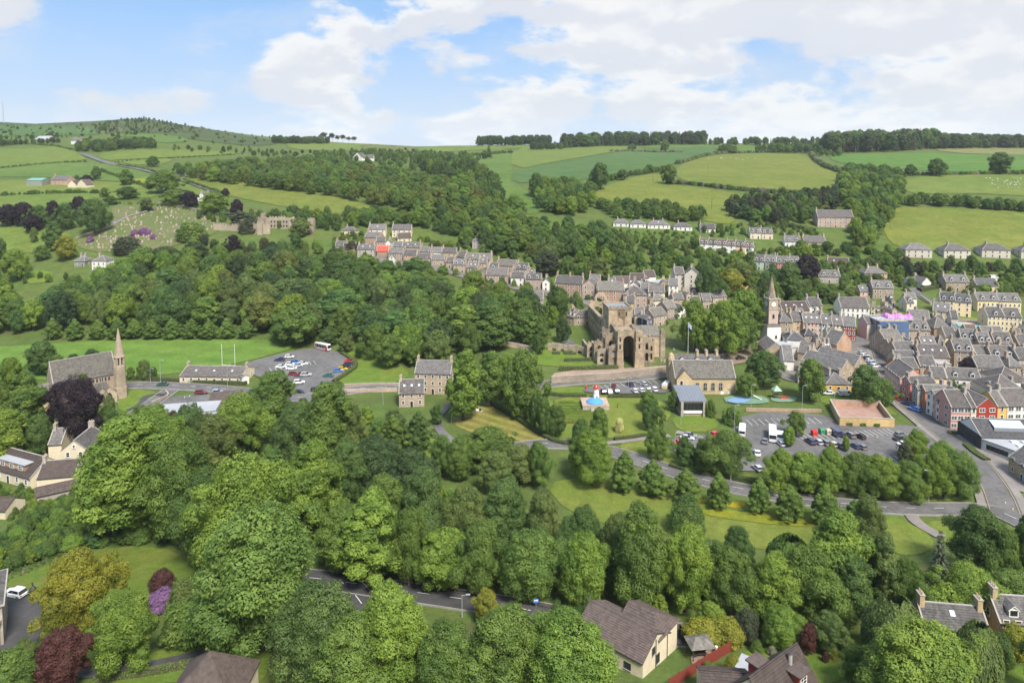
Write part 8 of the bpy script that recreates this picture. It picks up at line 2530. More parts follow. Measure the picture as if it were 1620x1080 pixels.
for x, y, c, h, s in [(1087, 696, 'silver', -12, 'saloon'), (1092, 692, 'grey', -12, 'hatch'), (1077, 704, 'red', 5, 'saloon'), (1134, 691, 'red', 30, 'suv'), (1211, 701, 'grey', 60, 'saloon'), (1235, 705, 'silver', 95, 'hatch'), (1198, 720, 'white', 75, 'saloon'), (1198, 744, 'silver', 100, 'hatch'), (1137, 737, 'white', 15, 'hatch'), (1282, 702, 'dark blue', 95, 'suv'), (1294, 702.5, 'silver', 98, 'hatch'), (1305, 704, 'grey', 96, 'suv'), (1317, 706, 'silver', 95, 'hatch'), (1329, 708, 'grey', 95, 'saloon'), (1353, 709, 'dark blue', 95, 'hatch'), (1363, 710.5, 'grey', 98, 'hatch'),
      (1331, 690.5, 'black', 95, 'hatch'), (1344, 692, 'grey', 100, 'suv'), (1360, 694, 'black', 110, 'hatch'), (1424, 697, 'black', 12, 'saloon'), (1431, 706, 'white', 8, 'saloon'), (1436, 710, 'pale blue', 8, 'hatch'), (1441, 715.5, 'red', 8, 'saloon'), (1425, 691, 'grey', 12, 'hatch'), (1372, 760, 'silver', 5, 'hatch'), (1448, 765, 'white', 5, 'hatch')]:
 vehicle(x, y, c, h, pr, s)
vehicle(1321, 689, 'dark blue', 95, pr, 'van')
vehicle(1174, 688, 'white', 250, 'x', 'minibus', 'white minibus, shorter one, in the large car park')
vehicle(1222, 694, 'white', 250, 'x', 'bus', 'long white bus in the large car park')
vehicle(1234, 697, 'white', 250, 'x', 'van', 'white van parked beside the long white bus')
ps = 'on the road down from the square'
for x, y, c, h, s in [(1416, 633, 'red', 115, 'hatch'), (1436, 642, 'dark blue', 118, 'saloon'), (1447, 651, 'blue', 118, 'suv')]:
 vehicle(x, y, c, h, ps, s)
vehicle(1338, 627, 'white', 5, 'x', 'van', 'white van beside the small ochre building')
vehicle(1311, 625, 'white', 170, 'x', 'saloon', 'white car beside the white van and ochre building')
for i, (x, y, c) in enumerate([(1364, 561, 'silver'), (1368, 565, 'white'), (1372, 569, 'dark blue'), (1376, 573, 'white'), (1380, 577, 'pale blue'), (1385, 582, 'white')]):
 vehicle(x, y, c, 20, 'in the row parked at the square', 'hatch')
vehicle(24, 944, 'white', 165, 'x', 'suv', 'white car on the driveway at the left edge')
vehicle(1572, 442, 'white', 5, 'x', 'van', 'white van behind the pale yellow bungalow')
vehicle(1518, 497, 'white', 10, 'x', 'saloon', 'white car on the terrace beside the pale yellow houses')
_cnt = {}
for v in VEH: _cnt.setdefault(v['base'], []).append(v)
for base, lst in _cnt.items():
 lst.sort(key=lambda v: v['px'])
 for i, v in enumerate(lst):
  v['root']['label'] = base if len(lst) == 1 else f"{base}, {ordinal(i)} from left"
  v['root']['category'] = v['cat']
  if v['place'] != 'x': v['root']['group'] = 'vehicles ' + v['place']
def caravan():
 o = gp(1054, 614)
 r = empty('snack_van', o, R(60), 'white van with yellow and orange rear beside the hall', 'van')
 b = MB(); hw, ln, hz = 1.05, 2.7, 2.5
 loft(b, [ring(-ln, hw - .1, .5, hz - .15, .2), ring(-ln + .3, hw, .4, hz, .2), ring(ln - .9, hw, .4, hz, .2), ring(ln - .2, hw - .08, .4, 1.5, .15), ring(ln, hw - .15, .5, 1.2, .15)], PM_['white']); b.build('body', r)
 for s in (-1, 1):
  g = MB(); g.box(-ln + .1, .2, s * hw - .02, s * hw + .02, .6, 1.5, PM_['yellow']); g.build('yellow_panel', r)
 g = MB(); g.box(-ln - .03, -ln + .02, -hw + .3, hw - .3, .7, 1.5, PM_['yellow']); g.build('yellow_panel', r)
 g = MB(); g.poly([(ln - .88, -hw + .15, hz - .1), (ln - .25, -hw + .15, 1.55), (ln - .25, hw - .15, 1.55), (ln - .88, hw - .15, hz - .1)][::-1], GLASS); g.v = [(x + .05, y, z + .05) for x, y, z in g.v]; g.build('windscreen', r)
 for x in (-1.5, 1.6):
  for s in (-1, 1): mobj('wheel', WHEEL[.36], r, (x, s * .95, .36))
caravan()
# ================================================================== walls, hedges, fences
def wall_run(name, pix, h, th, mat, label, cap=True, step=3.0, cat='wall', h0=0.0):
 path = wpath(pix, step, 1)
 mb = MB()
 n = len(path)
 rows = []
 for i, p in enumerate(path):
  d = (path[min(i + 1, n - 1)] - path[max(i - 1, 0)]).normalized(); nr = Vector((-d.y, d.x, 0)) * th / 2
  z = float(height(p.x, p.y))
  rows.append((p + nr, p - nr, z))
 for (a, b, z), (c, d, z2) in zip(rows[:-1], rows[1:]):
  A, B_2, C, D = [(a.x, a.y), (b.x, b.y), (c.x, c.y), (d.x, d.y)]
  t, t2 = z + h, z2 + h
  lo, lo2 = z - .6, z2 - .6
  mb.poly([(*B_2, lo), (*D, lo2), (*D, t2), (*B_2, t)], mat); mb.poly([(*C, lo2), (*A, lo), (*A, t), (*C, t2)], mat); mb.poly([(*A, t), (*B_2, t), (*D, t2), (*C, t2)], SKEW if cap else mat)
 a, b, z = rows[0]; mb.poly([(a.x, a.y, z - .6), (b.x, b.y, z - .6), (b.x, b.y, z + h), (a.x, a.y, z + h)], mat)
 a, b, z = rows[-1]; mb.poly([(b.x, b.y, z - .6), (a.x, a.y, z - .6), (a.x, a.y, z + h), (b.x, b.y, z + h)], mat)
 o = mb.build(name); tag(o, label, cat)
 return o
def hedge(pix, h, w, tone, label, seed, dens=1.0, name='hedge'):
 """clipped hedge: a dark twiggy core clothed in leaf sprays"""
 path = wpath(pix, 1.5, 1)
 rng = np.random.default_rng(seed)
 P, Nn = [], []
 size = 0.11 if path[0].y < 260 else .16
 for a, b in zip(path[:-1], path[1:]):
  d = b - a; L = d.length
  nr = np.array([-d.y, d.x, 0]) / max(L, 1e-6)
  k = int(L * (2 * h + w) / size ** 2 * 0.55 * dens)
  t = rng.random(k); face = rng.random(k) * (2 * h + w)
  side = np.where(face < h, -1, np.where(face < 2 * h, 1, 0))
  off = np.where(side == 0, (rng.random(k) - .5) * w, side * w / 2) + rng.normal(size=k) * .05
  z = np.where(side == 0, h, rng.random(k) * h) + rng.normal(size=k) * .06
  x = a.x + d.x * t + nr[0] * off; y = a.y + d.y * t + nr[1] * off
  g = height(x, y)
  P.append(np.stack([x, y, g + z], 1))
  n_ = np.stack([nr[0] * side, nr[1] * side, (side == 0) * 1.0], 1) + rng.normal(size=(k, 3)) * .45
  n_[:, 2] += .15
  Nn.append(n_)
 P = np.concatenate(P); Nn = np.concatenate(Nn)
 if len(P) > 40000:
  s = rng.choice(len(P), 40000, replace=False); P, Nn = P[s], Nn[s]
 me = cards_mesh('foliage', P, Nn, size * (.7 + .6 * rng.random(len(P))), rng.random(len(P)), LEAF, 1.0, None, rng)
 c = path[0]
 root = empty(name, (0, 0, 0), 0, label, 'hedge')
 f = mobj('foliage', me, root); f['tint'] = TINT[tone]
 mb = MB()
 n = len(path); rows = []
 for i, p in enumerate(path):
  d = (path[min(i + 1, n - 1)] - path[max(i - 1, 0)]).normalized(); nr = Vector((-d.y, d.x, 0)) * (w / 2 - .08)
  rows.append((p + nr, p - nr, float(height(p.x, p.y))))
 for (a, b, z), (c, d, z2) in zip(rows[:-1], rows[1:]):
  t, t2 = z + h - .1, z2 + h - .1
  mb.poly([(b.x, b.y, z), (d.x, d.y, z2), (d.x, d.y, t2), (b.x, b.y, t)], BARK); mb.poly([(c.x, c.y, z2), (a.x, a.y, z), (a.x, a.y, t), (c.x, c.y, t2)], BARK); mb.poly([(a.x, a.y, t), (b.x, b.y, t), (d.x, d.y, t2), (c.x, c.y, t2)], BARK)
 mb.build('twigs', root)
WS = _stone('garden_wall', (0.33, 0.27, 0.21), 0.3, 1.0)
wall_run('retaining_wall', [(872, 607), (920, 604), (980, 600), (1062, 589)], 3.0, .7, WS, 'long stone retaining wall between abbey and road')
wall_run('stone_wall', [(240, 640), (256, 633), (268, 628), (262, 622)], 1.2, .5, WS, 'low curved stone wall at the church gate')
wall_run('bridge_parapet', [(545, 612), (590, 610), (632, 610)], 1.2, .5, WS, 'stone bridge parapet left of the mill house, far side')
wall_run('bridge_parapet', [(545, 621), (590, 620), (628, 619)], 1.4, .5, WALL['pk'][0], 'pinkish bridge parapet left of the mill house, near side')
wall_run('churchyard_wall', [(1062, 588), (1110, 576), (1150, 562), (1190, 548), (1212, 540)], 1.5, .5, WS, 'stone wall curving between churchyard trees and street')
wall_run('cloister_garden_wall', [(892, 585), (945, 584), (962, 582)], 1.2, .5, WALL['pk'][0], 'low pinkish wall below the abbey cloister garden')
wall_run('cemetery_wall', zz([(480, 790), (600, 750), (720, 712), (800, 660), (930, 622)], 0, 180, 4), 1.4, .5, WS, 'dark wall climbing through the hillside cemetery', step=8)
wall_run('cemetery_wall', zz([(1000, 568), (1200, 600), (1430, 655)], 0, 180, 4), 1.4, .5, WS, 'wall along the top of the hillside cemetery', step=8)
wall_run('yard_wall', [(1180, 650), (1240, 651), (1300, 652)], 1.1, .4, WALL['br'][0], 'low red-brown wall between playground and large car park')
wall_run('terrace_wall', [(1505, 514), (1540, 515), (1558, 516)], 1.5, .4, WALL['cy'][0], 'pale yellow terrace wall behind the crowded roofs')
wall_run('garden_wall', [(1456, 470), (1473, 482)], 1.4, .4, WALL['cy'][0], 'pale yellow wall beside the steep lane')
wall_run('garden_wall', [(1535, 445), (1580, 445)], 1.6, .4, WALL['cy'][0], 'pale yellow wall behind the brown stone villa')
wall_run('garden_wall', [(838, 462), (880, 470), (930, 486)], 1.6, .4, WS, 'garden wall on the slope below the tall tenement')
wall_run('garden_wall', [(786, 545), (830, 552), (850, 560)], 2.2, .5, WALL['pk'][0], 'pinkish ruined wall in trees left of the abbey')
hedge([(885, 586), (925, 586), (978, 584)], 1.8, 1.4, 'm', 'long clipped hedge directly before the abbey', 1)
hedge([(893, 572), (935, 571)], 1.3, 1.6, 'd', 'dark hedge below the abbey cloister lawn', 2)
hedge([(892, 560), (911, 560)], 1.0, 2.6, 'd', 'dark box hedge square in the abbey garden, middle of three', 3)
hedge([(916, 557), (932, 558)], 1.0, 2.4, 'd', 'dark box hedge square in the abbey garden, nearest the ruin', 4)
hedge([(874, 560), (886, 560)], 1.0, 2.0, 'd', 'dark box hedge square in the abbey garden, farthest from the ruin', 5)
hedge([(868, 625), (900, 628), (928, 628)], 1.1, 1.2, 'd', 'hedge between park lawn and abbey road, left of the slide', 6)
hedge([(962, 629), (1000, 629), (1016, 629)], 1.1, 1.2, 'd', 'hedge between park lawn and abbey car park', 7)
hedge([(780, 642), (812, 660), (850, 686), (885, 704), (925, 704)], 1.2, 1.4, 'd', 'long hedge curving between the two park lawns', 8)
hedge([(972, 697), (1000, 694), (1022, 690)], 1.1, 1.2, 'd', 'short hedge along the near edge of the park lawn', 9)
hedge([(528, 606), (548, 593), (566, 580), (556, 570), (540, 560)], 1.4, 1.5, 'm', 'hedge between car park and river lawn', 10)
hedge([(190, 600), (240, 602), (300, 606), (390, 609)], 1.5, 1.3, 'd', 'hedge along the road before the clubhouse', 11)
hedge([(1060, 738), (1100, 750), (1160, 758), (1205, 766)], 1.2, 1.6, 'd', 'hedge under the trees at the near edge of the large car park', 12)
hedge([(1210, 770), (1300, 782), (1400, 790), (1500, 786)], 1.6, 2.4, 'd', 'long dark hedge under the car park tree row', 13)
hedge([(1500, 686), (1540, 690), (1548, 687)], .9, 1.4, 'd', 'low hedge before the dusky pink flats', 14)
hedge([(1528, 705), (1545, 720), (1562, 730)], .9, 2.0, 'm', 'shrub border along the health centre wall', 15)
hedge([(1454, 461), (1480, 455), (1498, 453)], 2.0, 3.0, 'd', 'tall hedge below the brown stone villa', 16)
hedge([(1545, 466), (1600, 468), (1640, 469)], 1.6, 2.0, 'y', 'yellow green hedge behind the long pale yellow block', 17)
hedge([(150, 1078), (230, 1068), (300, 1055), (345, 1040)], 1.0, 1.2, 'm', 'low hedge along the lane at the bottom edge', 18)
hedge([(1080, 1012), (1130, 1004), (1165, 998)], 2.2, 2.4, 'y', 'yellow green hedge behind the garden shelter', 19)
hedge([(1210, 350), (1250, 358), (1290, 366)], 2.0, 3.0, 'd', 'hedge below the purple-roofed hill house', 20)
def fences():
 RW = plain('red_stain', (0.22, 0.045, 0.03), 0.8, var=0.25, scale=3)
 path = wpath([(1058, 1092), (1120, 1052), (1170, 1022), (1204, 1004)], 2.4, 0)
 root = empty('boarded_fence', (0, 0, 0), 0, 'dark red boarded fence running up between two gardens', 'fence')
 bw = MB(); bw.box(-.075, .075, -.02, .02, 0, 1.75, RW); bme = bw.mesh('board')
 pm = MB(); pm.box(-.06, .06, -.06, .06, -.3, 1.95, RW); pme = pm.mesh('post')
 for p in path: mobj('post', pme, root, (p.x, p.y, float(height(p.x, p.y))))
 cnt = 0
 for a, b in zip(path[:-1], path[1:]):
  d = b - a; n = max(1, int(d.length / .165)); an = math.atan2(d.y, d.x)
  for i in range(n):
   q = a.lerp(b, (i + .5) / n)
   if cnt < 290: mobj('board', bme, root, (q.x, q.y, float(height(q.x, q.y)) + .05), an)
   cnt += 1
  mb = MB(); l = d.length
  for z in (.4, 1.4): mb.box(0, l, .02, .08, z, z + .1, RW, frame((a.x, a.y, float(height(a.x, a.y))), an))
  mb.build('rail', root)
 YS = _stone('court_wall', (0.50, 0.36, 0.17), .25, .9); RB = WALL['br'][0]
 C4 = [gp(1328, 674), gp(1415, 677), gp(1392, 646), gp(1312, 643)]
 A = C4[0]
 r = empty('ball_court', A, 0, 'sunken ball court with yellow stone walls above the large car park', 'court')
 Q = [c - A for c in C4]
 for nm, (i0, i1), m, hh in (('front_wall', (0, 1), YS, 3.0), ('right_wall', (1, 2), YS, 2.4), ('rear_wall', (2, 3), RB, 2.6), ('left_wall', (3, 0), YS, 2.8)):
  a, b = Q[i0], Q[i1]; d = b - a; an = math.atan2(d.y, d.x); L = math.hypot(d.x, d.y)
  M = frame((a.x, a.y, min(a.z, b.z)), an)
  mb = MB(); mb.box(0.03, L - .03, 0, .45, -1, hh, m, M); mb.box(0, L, -.06, .5, hh, hh + .16, SKEW, M); mb.build(nm, r)
  if nm == 'front_wall':
   for k in range(3):
    rng = np.random.default_rng(k); n = 220
    Pp = np.stack([rng.uniform(-.9, .9, n), rng.uniform(-.45, 0, n), rng.uniform(.4, 1.4, n)], 1)
    me = cards_mesh('wall_planter', Pp, rng.normal(size=(n, 3)) + np.array([0, -1, .6]), np.full(n, .14), rng.random(n), LEAF, 1, None, rng)
    o = mobj('wall_planter', me, r, a.lerp(b, .18 + .25 * k), an); o['tint'] = TINT['m']
 mb = MB(); cen = sum(Q, Vector()) / 4
 mb.poly([(q.x, q.y, .6) for q in Q], plain('court_surface', (.34, .215, .17), .85, var=.25, scale=.6)); mb.build('court_floor', r)
 ST = plain('railing_steel', (.03, .03, .035), .5)
 rail = MB(); rail.frustum((0, 0, 0), (0, 0, 1.5), .03, .03, ST, 5); rme = rail.mesh('railing_post')
 e0, e1 = gp(1325, 676) - A, gp(1296, 650) - A
 for k in range(24): mobj('railing_post', rme, r, e0.lerp(e1, k / 23))
 mb = MB(); a, b = e0 + Vector((0, 0, 1.45)), e1 + Vector((0, 0, 1.45)); mb.frustum(a, b, .03, .03, ST, 5); mb.frustum(a - Vector((0, 0, .7)), b - Vector((0, 0, .7)), .03, .03, ST, 5); mb.build('railing', r)
 TW = plain('fence_wood', (.10, .085, .065), .9, var=.3, scale=2)
 path = wpath([(640, 928), (720, 939), (800, 950), (880, 966)], 2.5, 1)
 r = empty('post_and_rail_fence', (0, 0, 0), 0, 'dark timber post and rail fence behind the foreground road', 'fence')
 pm = MB(); pm.box(-.07, .07, -.07, .07, -.3, 1.15, TW); pme = pm.mesh('post')
 for i, p in enumerate(path):
  mobj('post', pme, r, (p.x, p.y, float(height(p.x, p.y))))
  if i:
   a, b = path[i - 1], p
   mb = MB()
   for z in (.45, .95): mb.frustum((a.x, a.y, float(height(a.x, a.y)) + z), (b.x, b.y, float(height(b.x, b.y)) + z), .05, .05, TW, 4)
   mb.build('rail', r)
fences()
# ================================================================== street furniture and small things
STEEL2 = plain('galvanised', (0.42, 0.43, 0.43), 0.5, metal=0.3)
def lamp_mesh():
 mb = MB(); mb.frustum((0, 0, -.3), (0, 0, .5), .11, .11, STEEL2, 7); mb.frustum((0, 0, .5), (0, 0, .97), .07, .045, STEEL2, 7)
 return mb
LM = []
def lamp(px, base, top, place, arm=1):
 p = gp(px, base); U, V = level_uv(px, top); h = (CAMZ - (float(V) - HOR) * p.y / F) - p.z
 h = max(3.5, min(14, h))
 r = empty('street_lamp', p, R(180 if arm < 0 else 0))
 mb = MB(); mb.frustum((0, 0, -.3), (0, 0, .9), .12, .11, STEEL2, 8); mb.frustum((0, 0, .9), (0, 0, h), .08, .05, STEEL2, 8); mb.build('column', r)
 mb = MB(); mb.frustum((0, 0, h - .05), (.9, 0, h + .12), .045, .035, STEEL2, 6); mb.build('arm', r)
 mb = MB(); mb.box(.7, 1.45, -.14, .14, h + .06, h + .2, STEEL2); mb.box(.78, 1.38, -.1, .1, h + .02, h + .062, LAMPG); mb.build('lantern', r)
 LM.append((r, place, px))
for a in [(714, 669, 636, 'beside the mown lawn'), (731, 976, 941, 'beside the foreground road', 1), (695, 930, 880, 'behind the foreground road among the trees', -1), (647, 928, 890, 'behind the foreground road among the trees', -1), (1469, 796, 744, 'on the verge before the car park trees', -1), (1378, 791, 763, 'on the verge before the car park trees', 1), (1156, 762, 737, 'on the verge before the car park trees', 1),
   (1188, 648, 609, 'beside the playground'), (1269, 648, 610, 'beside the playground'), (1162, 678, 641, 'at the corner of the large car park'), (1248, 677, 655, 'in the large car park'), (1077, 672, 652, 'before the visitor centre'), (1068, 706, 685, 'at the corner of the large car park'), (1449, 708, 674, 'in the large car park'), (1319, 654, 620, 'beside the ball court'),
   (182, 657, 636, 'beside the church lawn'), (238, 606, 583, 'on the road below the church'), (254, 604, 570, 'on the road below the church'), (360, 613, 577, 'before the clubhouse'), (606, 640, 612, 'beside the bridge'), (966, 616, 600, 'in the abbey car park'), (994, 612, 598, 'in the abbey car park'), (1611, 527, 505, 'beside the pale yellow flats')]:
 lamp(*a)
_g = {}
for r, pl_, px in LM: _g.setdefault(pl_, []).append((px, r))
for pl_, lst in _g.items():
 lst.sort(key=lambda t: t[0])
 for i, (px, r) in enumerate(lst):
  tag(r, f"grey steel street lamp {pl_}" + ('' if len(lst) == 1 else f", {ordinal(i)} from left"), 'lamp', 'street lamps')
def small_things():
 o = gp(362, 590)
 r = empty('rugby_posts', o, R(-8), 'white rugby goalposts at the near end of the playing field', 'goalposts')
 for s in (-1, 1):
  mb = MB(); mb.frustum((s * 2.8, 0, 0), (s * 2.8, 0, 12), .085, .07, WHITE, 7); mb.build('post', r)
 mb = MB(); mb.frustum((-2.8, 0, 3.2), (2.8, 0, 3.2), .08, .08, WHITE, 7); mb.build('crossbar', r)
 o = gp(1104, 590); o.y += 16
 r = empty('flagpole', Vector((o.x, o.y, float(height(o.x, o.y)))), 0, 'white flagpole with blue and white flag behind the hall', 'flagpole')
 mb = MB(); mb.frustum((0, 0, 0), (0, 0, 16.5), .09, .05, WHITE, 7); mb.build('pole', r)
 BLU = plain('flag_blue', (.05, .14, .42), .8)
 mb = MB(); n = 8
 for i in range(n):
  x0, x1 = .08 + i * .18, .08 + (i + 1) * .18
  dz0, dz1 = -i * .19, -(i + 1) * .19
  y0, y1 = .12 * math.sin(i * 1.2), .12 * math.sin((i + 1) * 1.2)
  for k, (za, zb, m) in enumerate(((14.2, 14.75, BLU), (14.75, 15.2, WHITE), (15.2, 15.75, BLU), (15.75, 16.2, WHITE))):
   mb.poly([(x0, y0, za + dz0), (x1, y1, za + dz1), (x1, y1, zb + dz1), (x0, y0, zb + dz0)], m)
 mb.build('flag', r)
 o = gp(943, 649)
 r = empty('plinth_feature', o, 0, 'blue round shallow dome on a square paved plinth with steps in the park', 'monument')
 mb = MB(); mb.box(-4.6, 4.6, 0, 8.4, -1, 1.5, WALL['sg'][0]); mb.build('plinth', r)
 mb = MB(); mb.box(-4.7, 4.7, -.1, 8.5, 1.5, 1.62, WALL['pk'][0]); mb.build('paving', r)
 BL = plain('dome_blue', (.09, .30, .72), .45, var=.08, scale=1)
 mb = MB(); mb.lathe([(3.0, 1.62), (3.05, 1.9), (2.4, 2.4), (1.4, 2.8), (.3, 3.05)], BL, 20, (0, 3.8)); mb.build('blue_dome', r, smooth=False)
 mb = MB(); mb.lathe([(.28, 3.0), (.3, 3.5), (.1, 3.8)], WHITE, 8, (0, 3.8)); mb.build('finial', r)
 mb = MB()
 for k in range(4): mb.box(-2, 2, -.5 - k * .4, -.1 - k * .4, -1, 1.2 - k * .35, WALL['sg'][0])
 mb.build('steps', r)
 o = gp(943, 632)
 r = empty('slide_tower', o, 0, 'white round tower with red dome top behind the blue dome', 'tower')
 mb = MB(); mb.lathe([(1.2, 0), (1.1, 1.8), (.85, 3.6), (.8, 4.2)], WHITE, 14); mb.build('tower_body', r)
 mb = MB(); mb.lathe([(1.05, 4.2), (1.05, 4.35), (.9, 4.9), (.55, 5.4), (.12, 5.7)], PM_['red'], 14); mb.build('red_dome', r)
 mb = MB(); mb.box(-.5, .5, -1.28, -1.1, .8, 1.6, PM_['blue']); mb.build('blue_panel', r)
 mb = MB(); mb.lathe([(1.02, 2.6), (1.0, 2.85)], PM_['silver'], 14); mb.build('band', r)
 o = gp(927, 617); r = empty('red_pillar', o, 0, 'small red pillar on a white base beside the abbey road', 'pillar')
 mb = MB(); mb.lathe([(.3, .3), (.3, 1.7), (.38, 1.75), (.2, 1.95)], PM_['red'], 10); mb.build('pillar', r); mb = MB(); mb.box(-1.0, 1.0, -.6, .6, -.2, .35, WHITE); mb.build('base', r)
 for px, py, c, lb in ((1288, 690, (.62, .03, .02), 'tall bright red recycling bank in the large car park'), (1300, 687, (.05, .25, .13), 'green recycling bank in the large car park'), (1310, 688, (.46, .38, .30), 'beige recycling bank in the large car park')):
  o = gp(px, py); r = empty('recycling_bank', o, R(10), lb, 'bin', 'recycling banks in the large car park')
  m = plain('bank_%d' % px, c, .5)
  mb = MB(); loft(mb, [[(x, -.7, .1), (x, -.75, 1.5), (x, -.5, 2.0), (x, .5, 2.0), (x, .75, 1.5), (x, .7, .1)] for x in (-.8, .8)], m); mb.build('body', r)
  mb = MB(); mb.box(-.3, .3, -.8, -.7, 1.2, 1.5, GUTTER); mb.build('slot', r)
 for i, (px, py) in enumerate(((1387, 693), (300, 628), (292, 630), (1590, 797), (1602, 807))):
  o = gp(px, py); r = empty('traffic_cone', o, 0, ['orange cone in the large car park', 'orange cone on the road before the clubhouse, right one', 'orange cone on the road before the clubhouse, left one', 'orange cone on the junction, upper one', 'orange cone on the junction, lower one'][i], 'cone', 'traffic cones')
  ORG = plain('cone_orange', (.75, .22, .03), .5)
  mb = MB(); mb.lathe([(.35, 0), (.35, .06), (.2, .07), (.05, .95)], ORG, 10); mb.build('cone', r); mb = MB(); mb.lathe([(.155, .35), (.115, .6)], WHITE, 10); mb.build('sleeve', r)
 o = gp(848, 962); r = empty('road_sign', o, 0, 'small blue and white sign beside the foreground road', 'sign')
 mb = MB(); mb.frustum((0, 0, -.2), (0, 0, 2.0), .04, .04, STEEL2, 6); mb.build('post', r)
 mb = MB(); mb.box(-.5, .5, -.06, -.02, 1.1, 1.9, PM_['blue']); mb.build('plate', r); mb = MB(); mb.box(-.34, .34, -.075, -.062, 1.42, 1.72, WHITE); mb.build('symbol', r)
 o = gp(1112, 1046); r = empty('garden_shelter', o, R(8), 'garden shelter with pale slate pyramid roof behind the red fence', 'shelter')
 for x in (-1.6, 1.6):
  for y in (0, 2.6):
   mb = MB(); mb.frustum((x, y, -.3), (x, y, 2.3), .09, .08, BARK, 6); mb.build('post', r)
 mb = MB(); rm = ROOF['gr'][0]
 for a, b in (((-2.0, -.4), (2.0, -.4)), ((2.0, -.4), (2.0, 3.0)), ((2.0, 3.0), (-2.0, 3.0)), ((-2.0, 3.0), (-2.0, -.4))):
  c0, c1 = ((-.7 if a[0] < 0 else .7), 1.3), ((-.7 if b[0] < 0 else .7), 1.3)
  mb.poly([(*a, 2.25), (*b, 2.25), (*c1, 3.2), (*c0, 3.2)], rm)
 mb.build('roof', r)
 mb = MB(); mb.box(-1.0, 1.0, .9, 1.5, .45, .55, BARK); mb.box(-.9, -.7, 1.0, 1.4, -.2, .45, BARK); mb.box(.7, .9, 1.0, 1.4, -.2, .45, BARK); mb.box(-1, 1, 1.45, 1.55, .55, 1.0, BARK); mb.build('bench', r)
 o = gp(1133, 1036); mb = MB(); mb.lathe([(.22, -.1), (.22, .15), (.14, .2), (.14, 1.3), (.22, 1.35), (.22, 1.5)], WHITE, 10); q = mb.build('white_pedestal', None, o); tag(q, 'white garden pedestal beside the shelter', 'pedestal')
 o = gp(52, 936); mb = MB(); mb.lathe([(.3, 0), (.55, .3), (.6, .6), (.4, .95), (.16, 1.2), (.12, 1.8), (.16, 1.85)], GUTTER, 12); q = mb.build('garden_chiminea', None, o); tag(q, 'black chiminea on the lawn beside the driveway', 'chiminea')
 o = gp(757, 650); r = empty('memorial_stone', o, R(-20), 'white and dark memorial slab lying on the mown lawn', 'memorial')
 mb = MB(); mb.box(-1.6, 1.6, -.8, .8, 0, .18, WALL['sg'][0]); mb.build('kerb_surround', r); mb = MB(); mb.box(-1.1, .1, -.45, .45, .18, .5, WHITE); mb.build('white_slab', r); mb = MB(); mb.box(.4, .9, -.4, .4, .18, .9, GUTTER); mb.build('dark_block', r)
 o = gp(1230, 632); r = empty('play_tower', o, 0, 'playground tower with pale green pyramid roof', 'play tower')
 for x in (-1, 1):
  for y in (0, 2):
   mb = MB(); mb.frustum((x, y, -.2), (x, y, 3.4), .09, .09, BARK, 6); mb.build('post', r)
 GR = plain('play_roof', (.28, .45, .33), .5)
 mb = MB(); c = [(-1.5, -.5), (1.5, -.5), (1.5, 2.5), (-1.5, 2.5)]
 for i in range(4): mb.poly([(*c[i], 3.3), (*c[(i + 1) % 4], 3.3), (0, 1, 5.0)], GR)
 mb.build('roof', r); mb = MB(); mb.box(-1, 1, 0, 2, 1.5, 1.6, BARK); mb.build('platform', r)
 mb = MB(); mb.poly([(1.0, .4, 1.6), (1.0, 1.2, 1.6), (4.2, 1.2, .2), (4.2, .4, .2)], PM_['red']); mb.box(1.0, 4.2, .34, .4, .1, 1.1, PM_['red']); mb.build('slide', r)
 o = gp(1197, 632); r = empty('playground_slide', o, R(-25), 'white playground slide on the green and blue surface', 'slide')
 mb = MB(); mb.poly([(-2.2, -.35, 2.0), (-2.2, .35, 2.0), (2.0, .35, .25), (2.0, -.35, .25)][::-1], WHITE); mb.box(-3.0, -2.2, -.4, .4, 1.9, 2.0, STEEL2)
 mb.build('chute', r); mb = MB()
 for k in range(6): mb.box(-3.1 - .1 * (5 - k), -2.95 - .1 * (5 - k), -.35, .35, .3 * k, .3 * k + .06, STEEL2)
 for s in (-.35, .35): mb.frustum((-3.6, s, 0), (-2.95, s, 2.0), .04, .04, STEEL2, 5)
 mb.build('ladder', r)
 o = gp(1204, 624); r = empty('ball_goal', o, 0, 'black metal ball-game goal at the playground', 'goal')
 mb = MB()
 for x in (-1.5, 1.5): mb.frustum((x, 0, 0), (x, 0, 2.6), .06, .06, GUTTER, 5)
 mb.frustum((-1.5, 0, 2.6), (1.5, 0, 2.6), .06, .06, GUTTER, 5); mb.build('frame', r)
 mb = MB()
 for k in range(9): mb.frustum((-1.5 + 3 * k / 8, .05, 0), (-1.5 + 3 * k / 8, .05, 2.6), .02, .02, GUTTER, 4)
 mb.build('bars', r)
 for i, (px, c) in enumerate(((1378, 'yellow'), (1387, 'white'), (1395, 'blue'), (1402, 'red'))):
  o = gp(px, 548); mb = MB(); mb.box(-1.2, 1.2, -.05, .05, .25, 1.7, PM_[c]); mb.box(-1.2, -1.1, -.3, .3, 0, .25, GUTTER); mb.box(1.1, 1.2, -.3, .3, 0, .25, GUTTER); q = mb.build('street_barrier', None, o, R(-10))
  tag(q, f'{c} site barrier below the blue scaffold', 'barrier', 'site barriers below the scaffold')
 rnd = random.Random(12)
 GS = [plain('gravestone_' + n, c, .85, var=.2, scale=3) for n, c in (('pale', (.42, .38, .32)), ('grey', (.25, .23, .20)), ('pink', (.40, .29, .23)))]
 gm = []
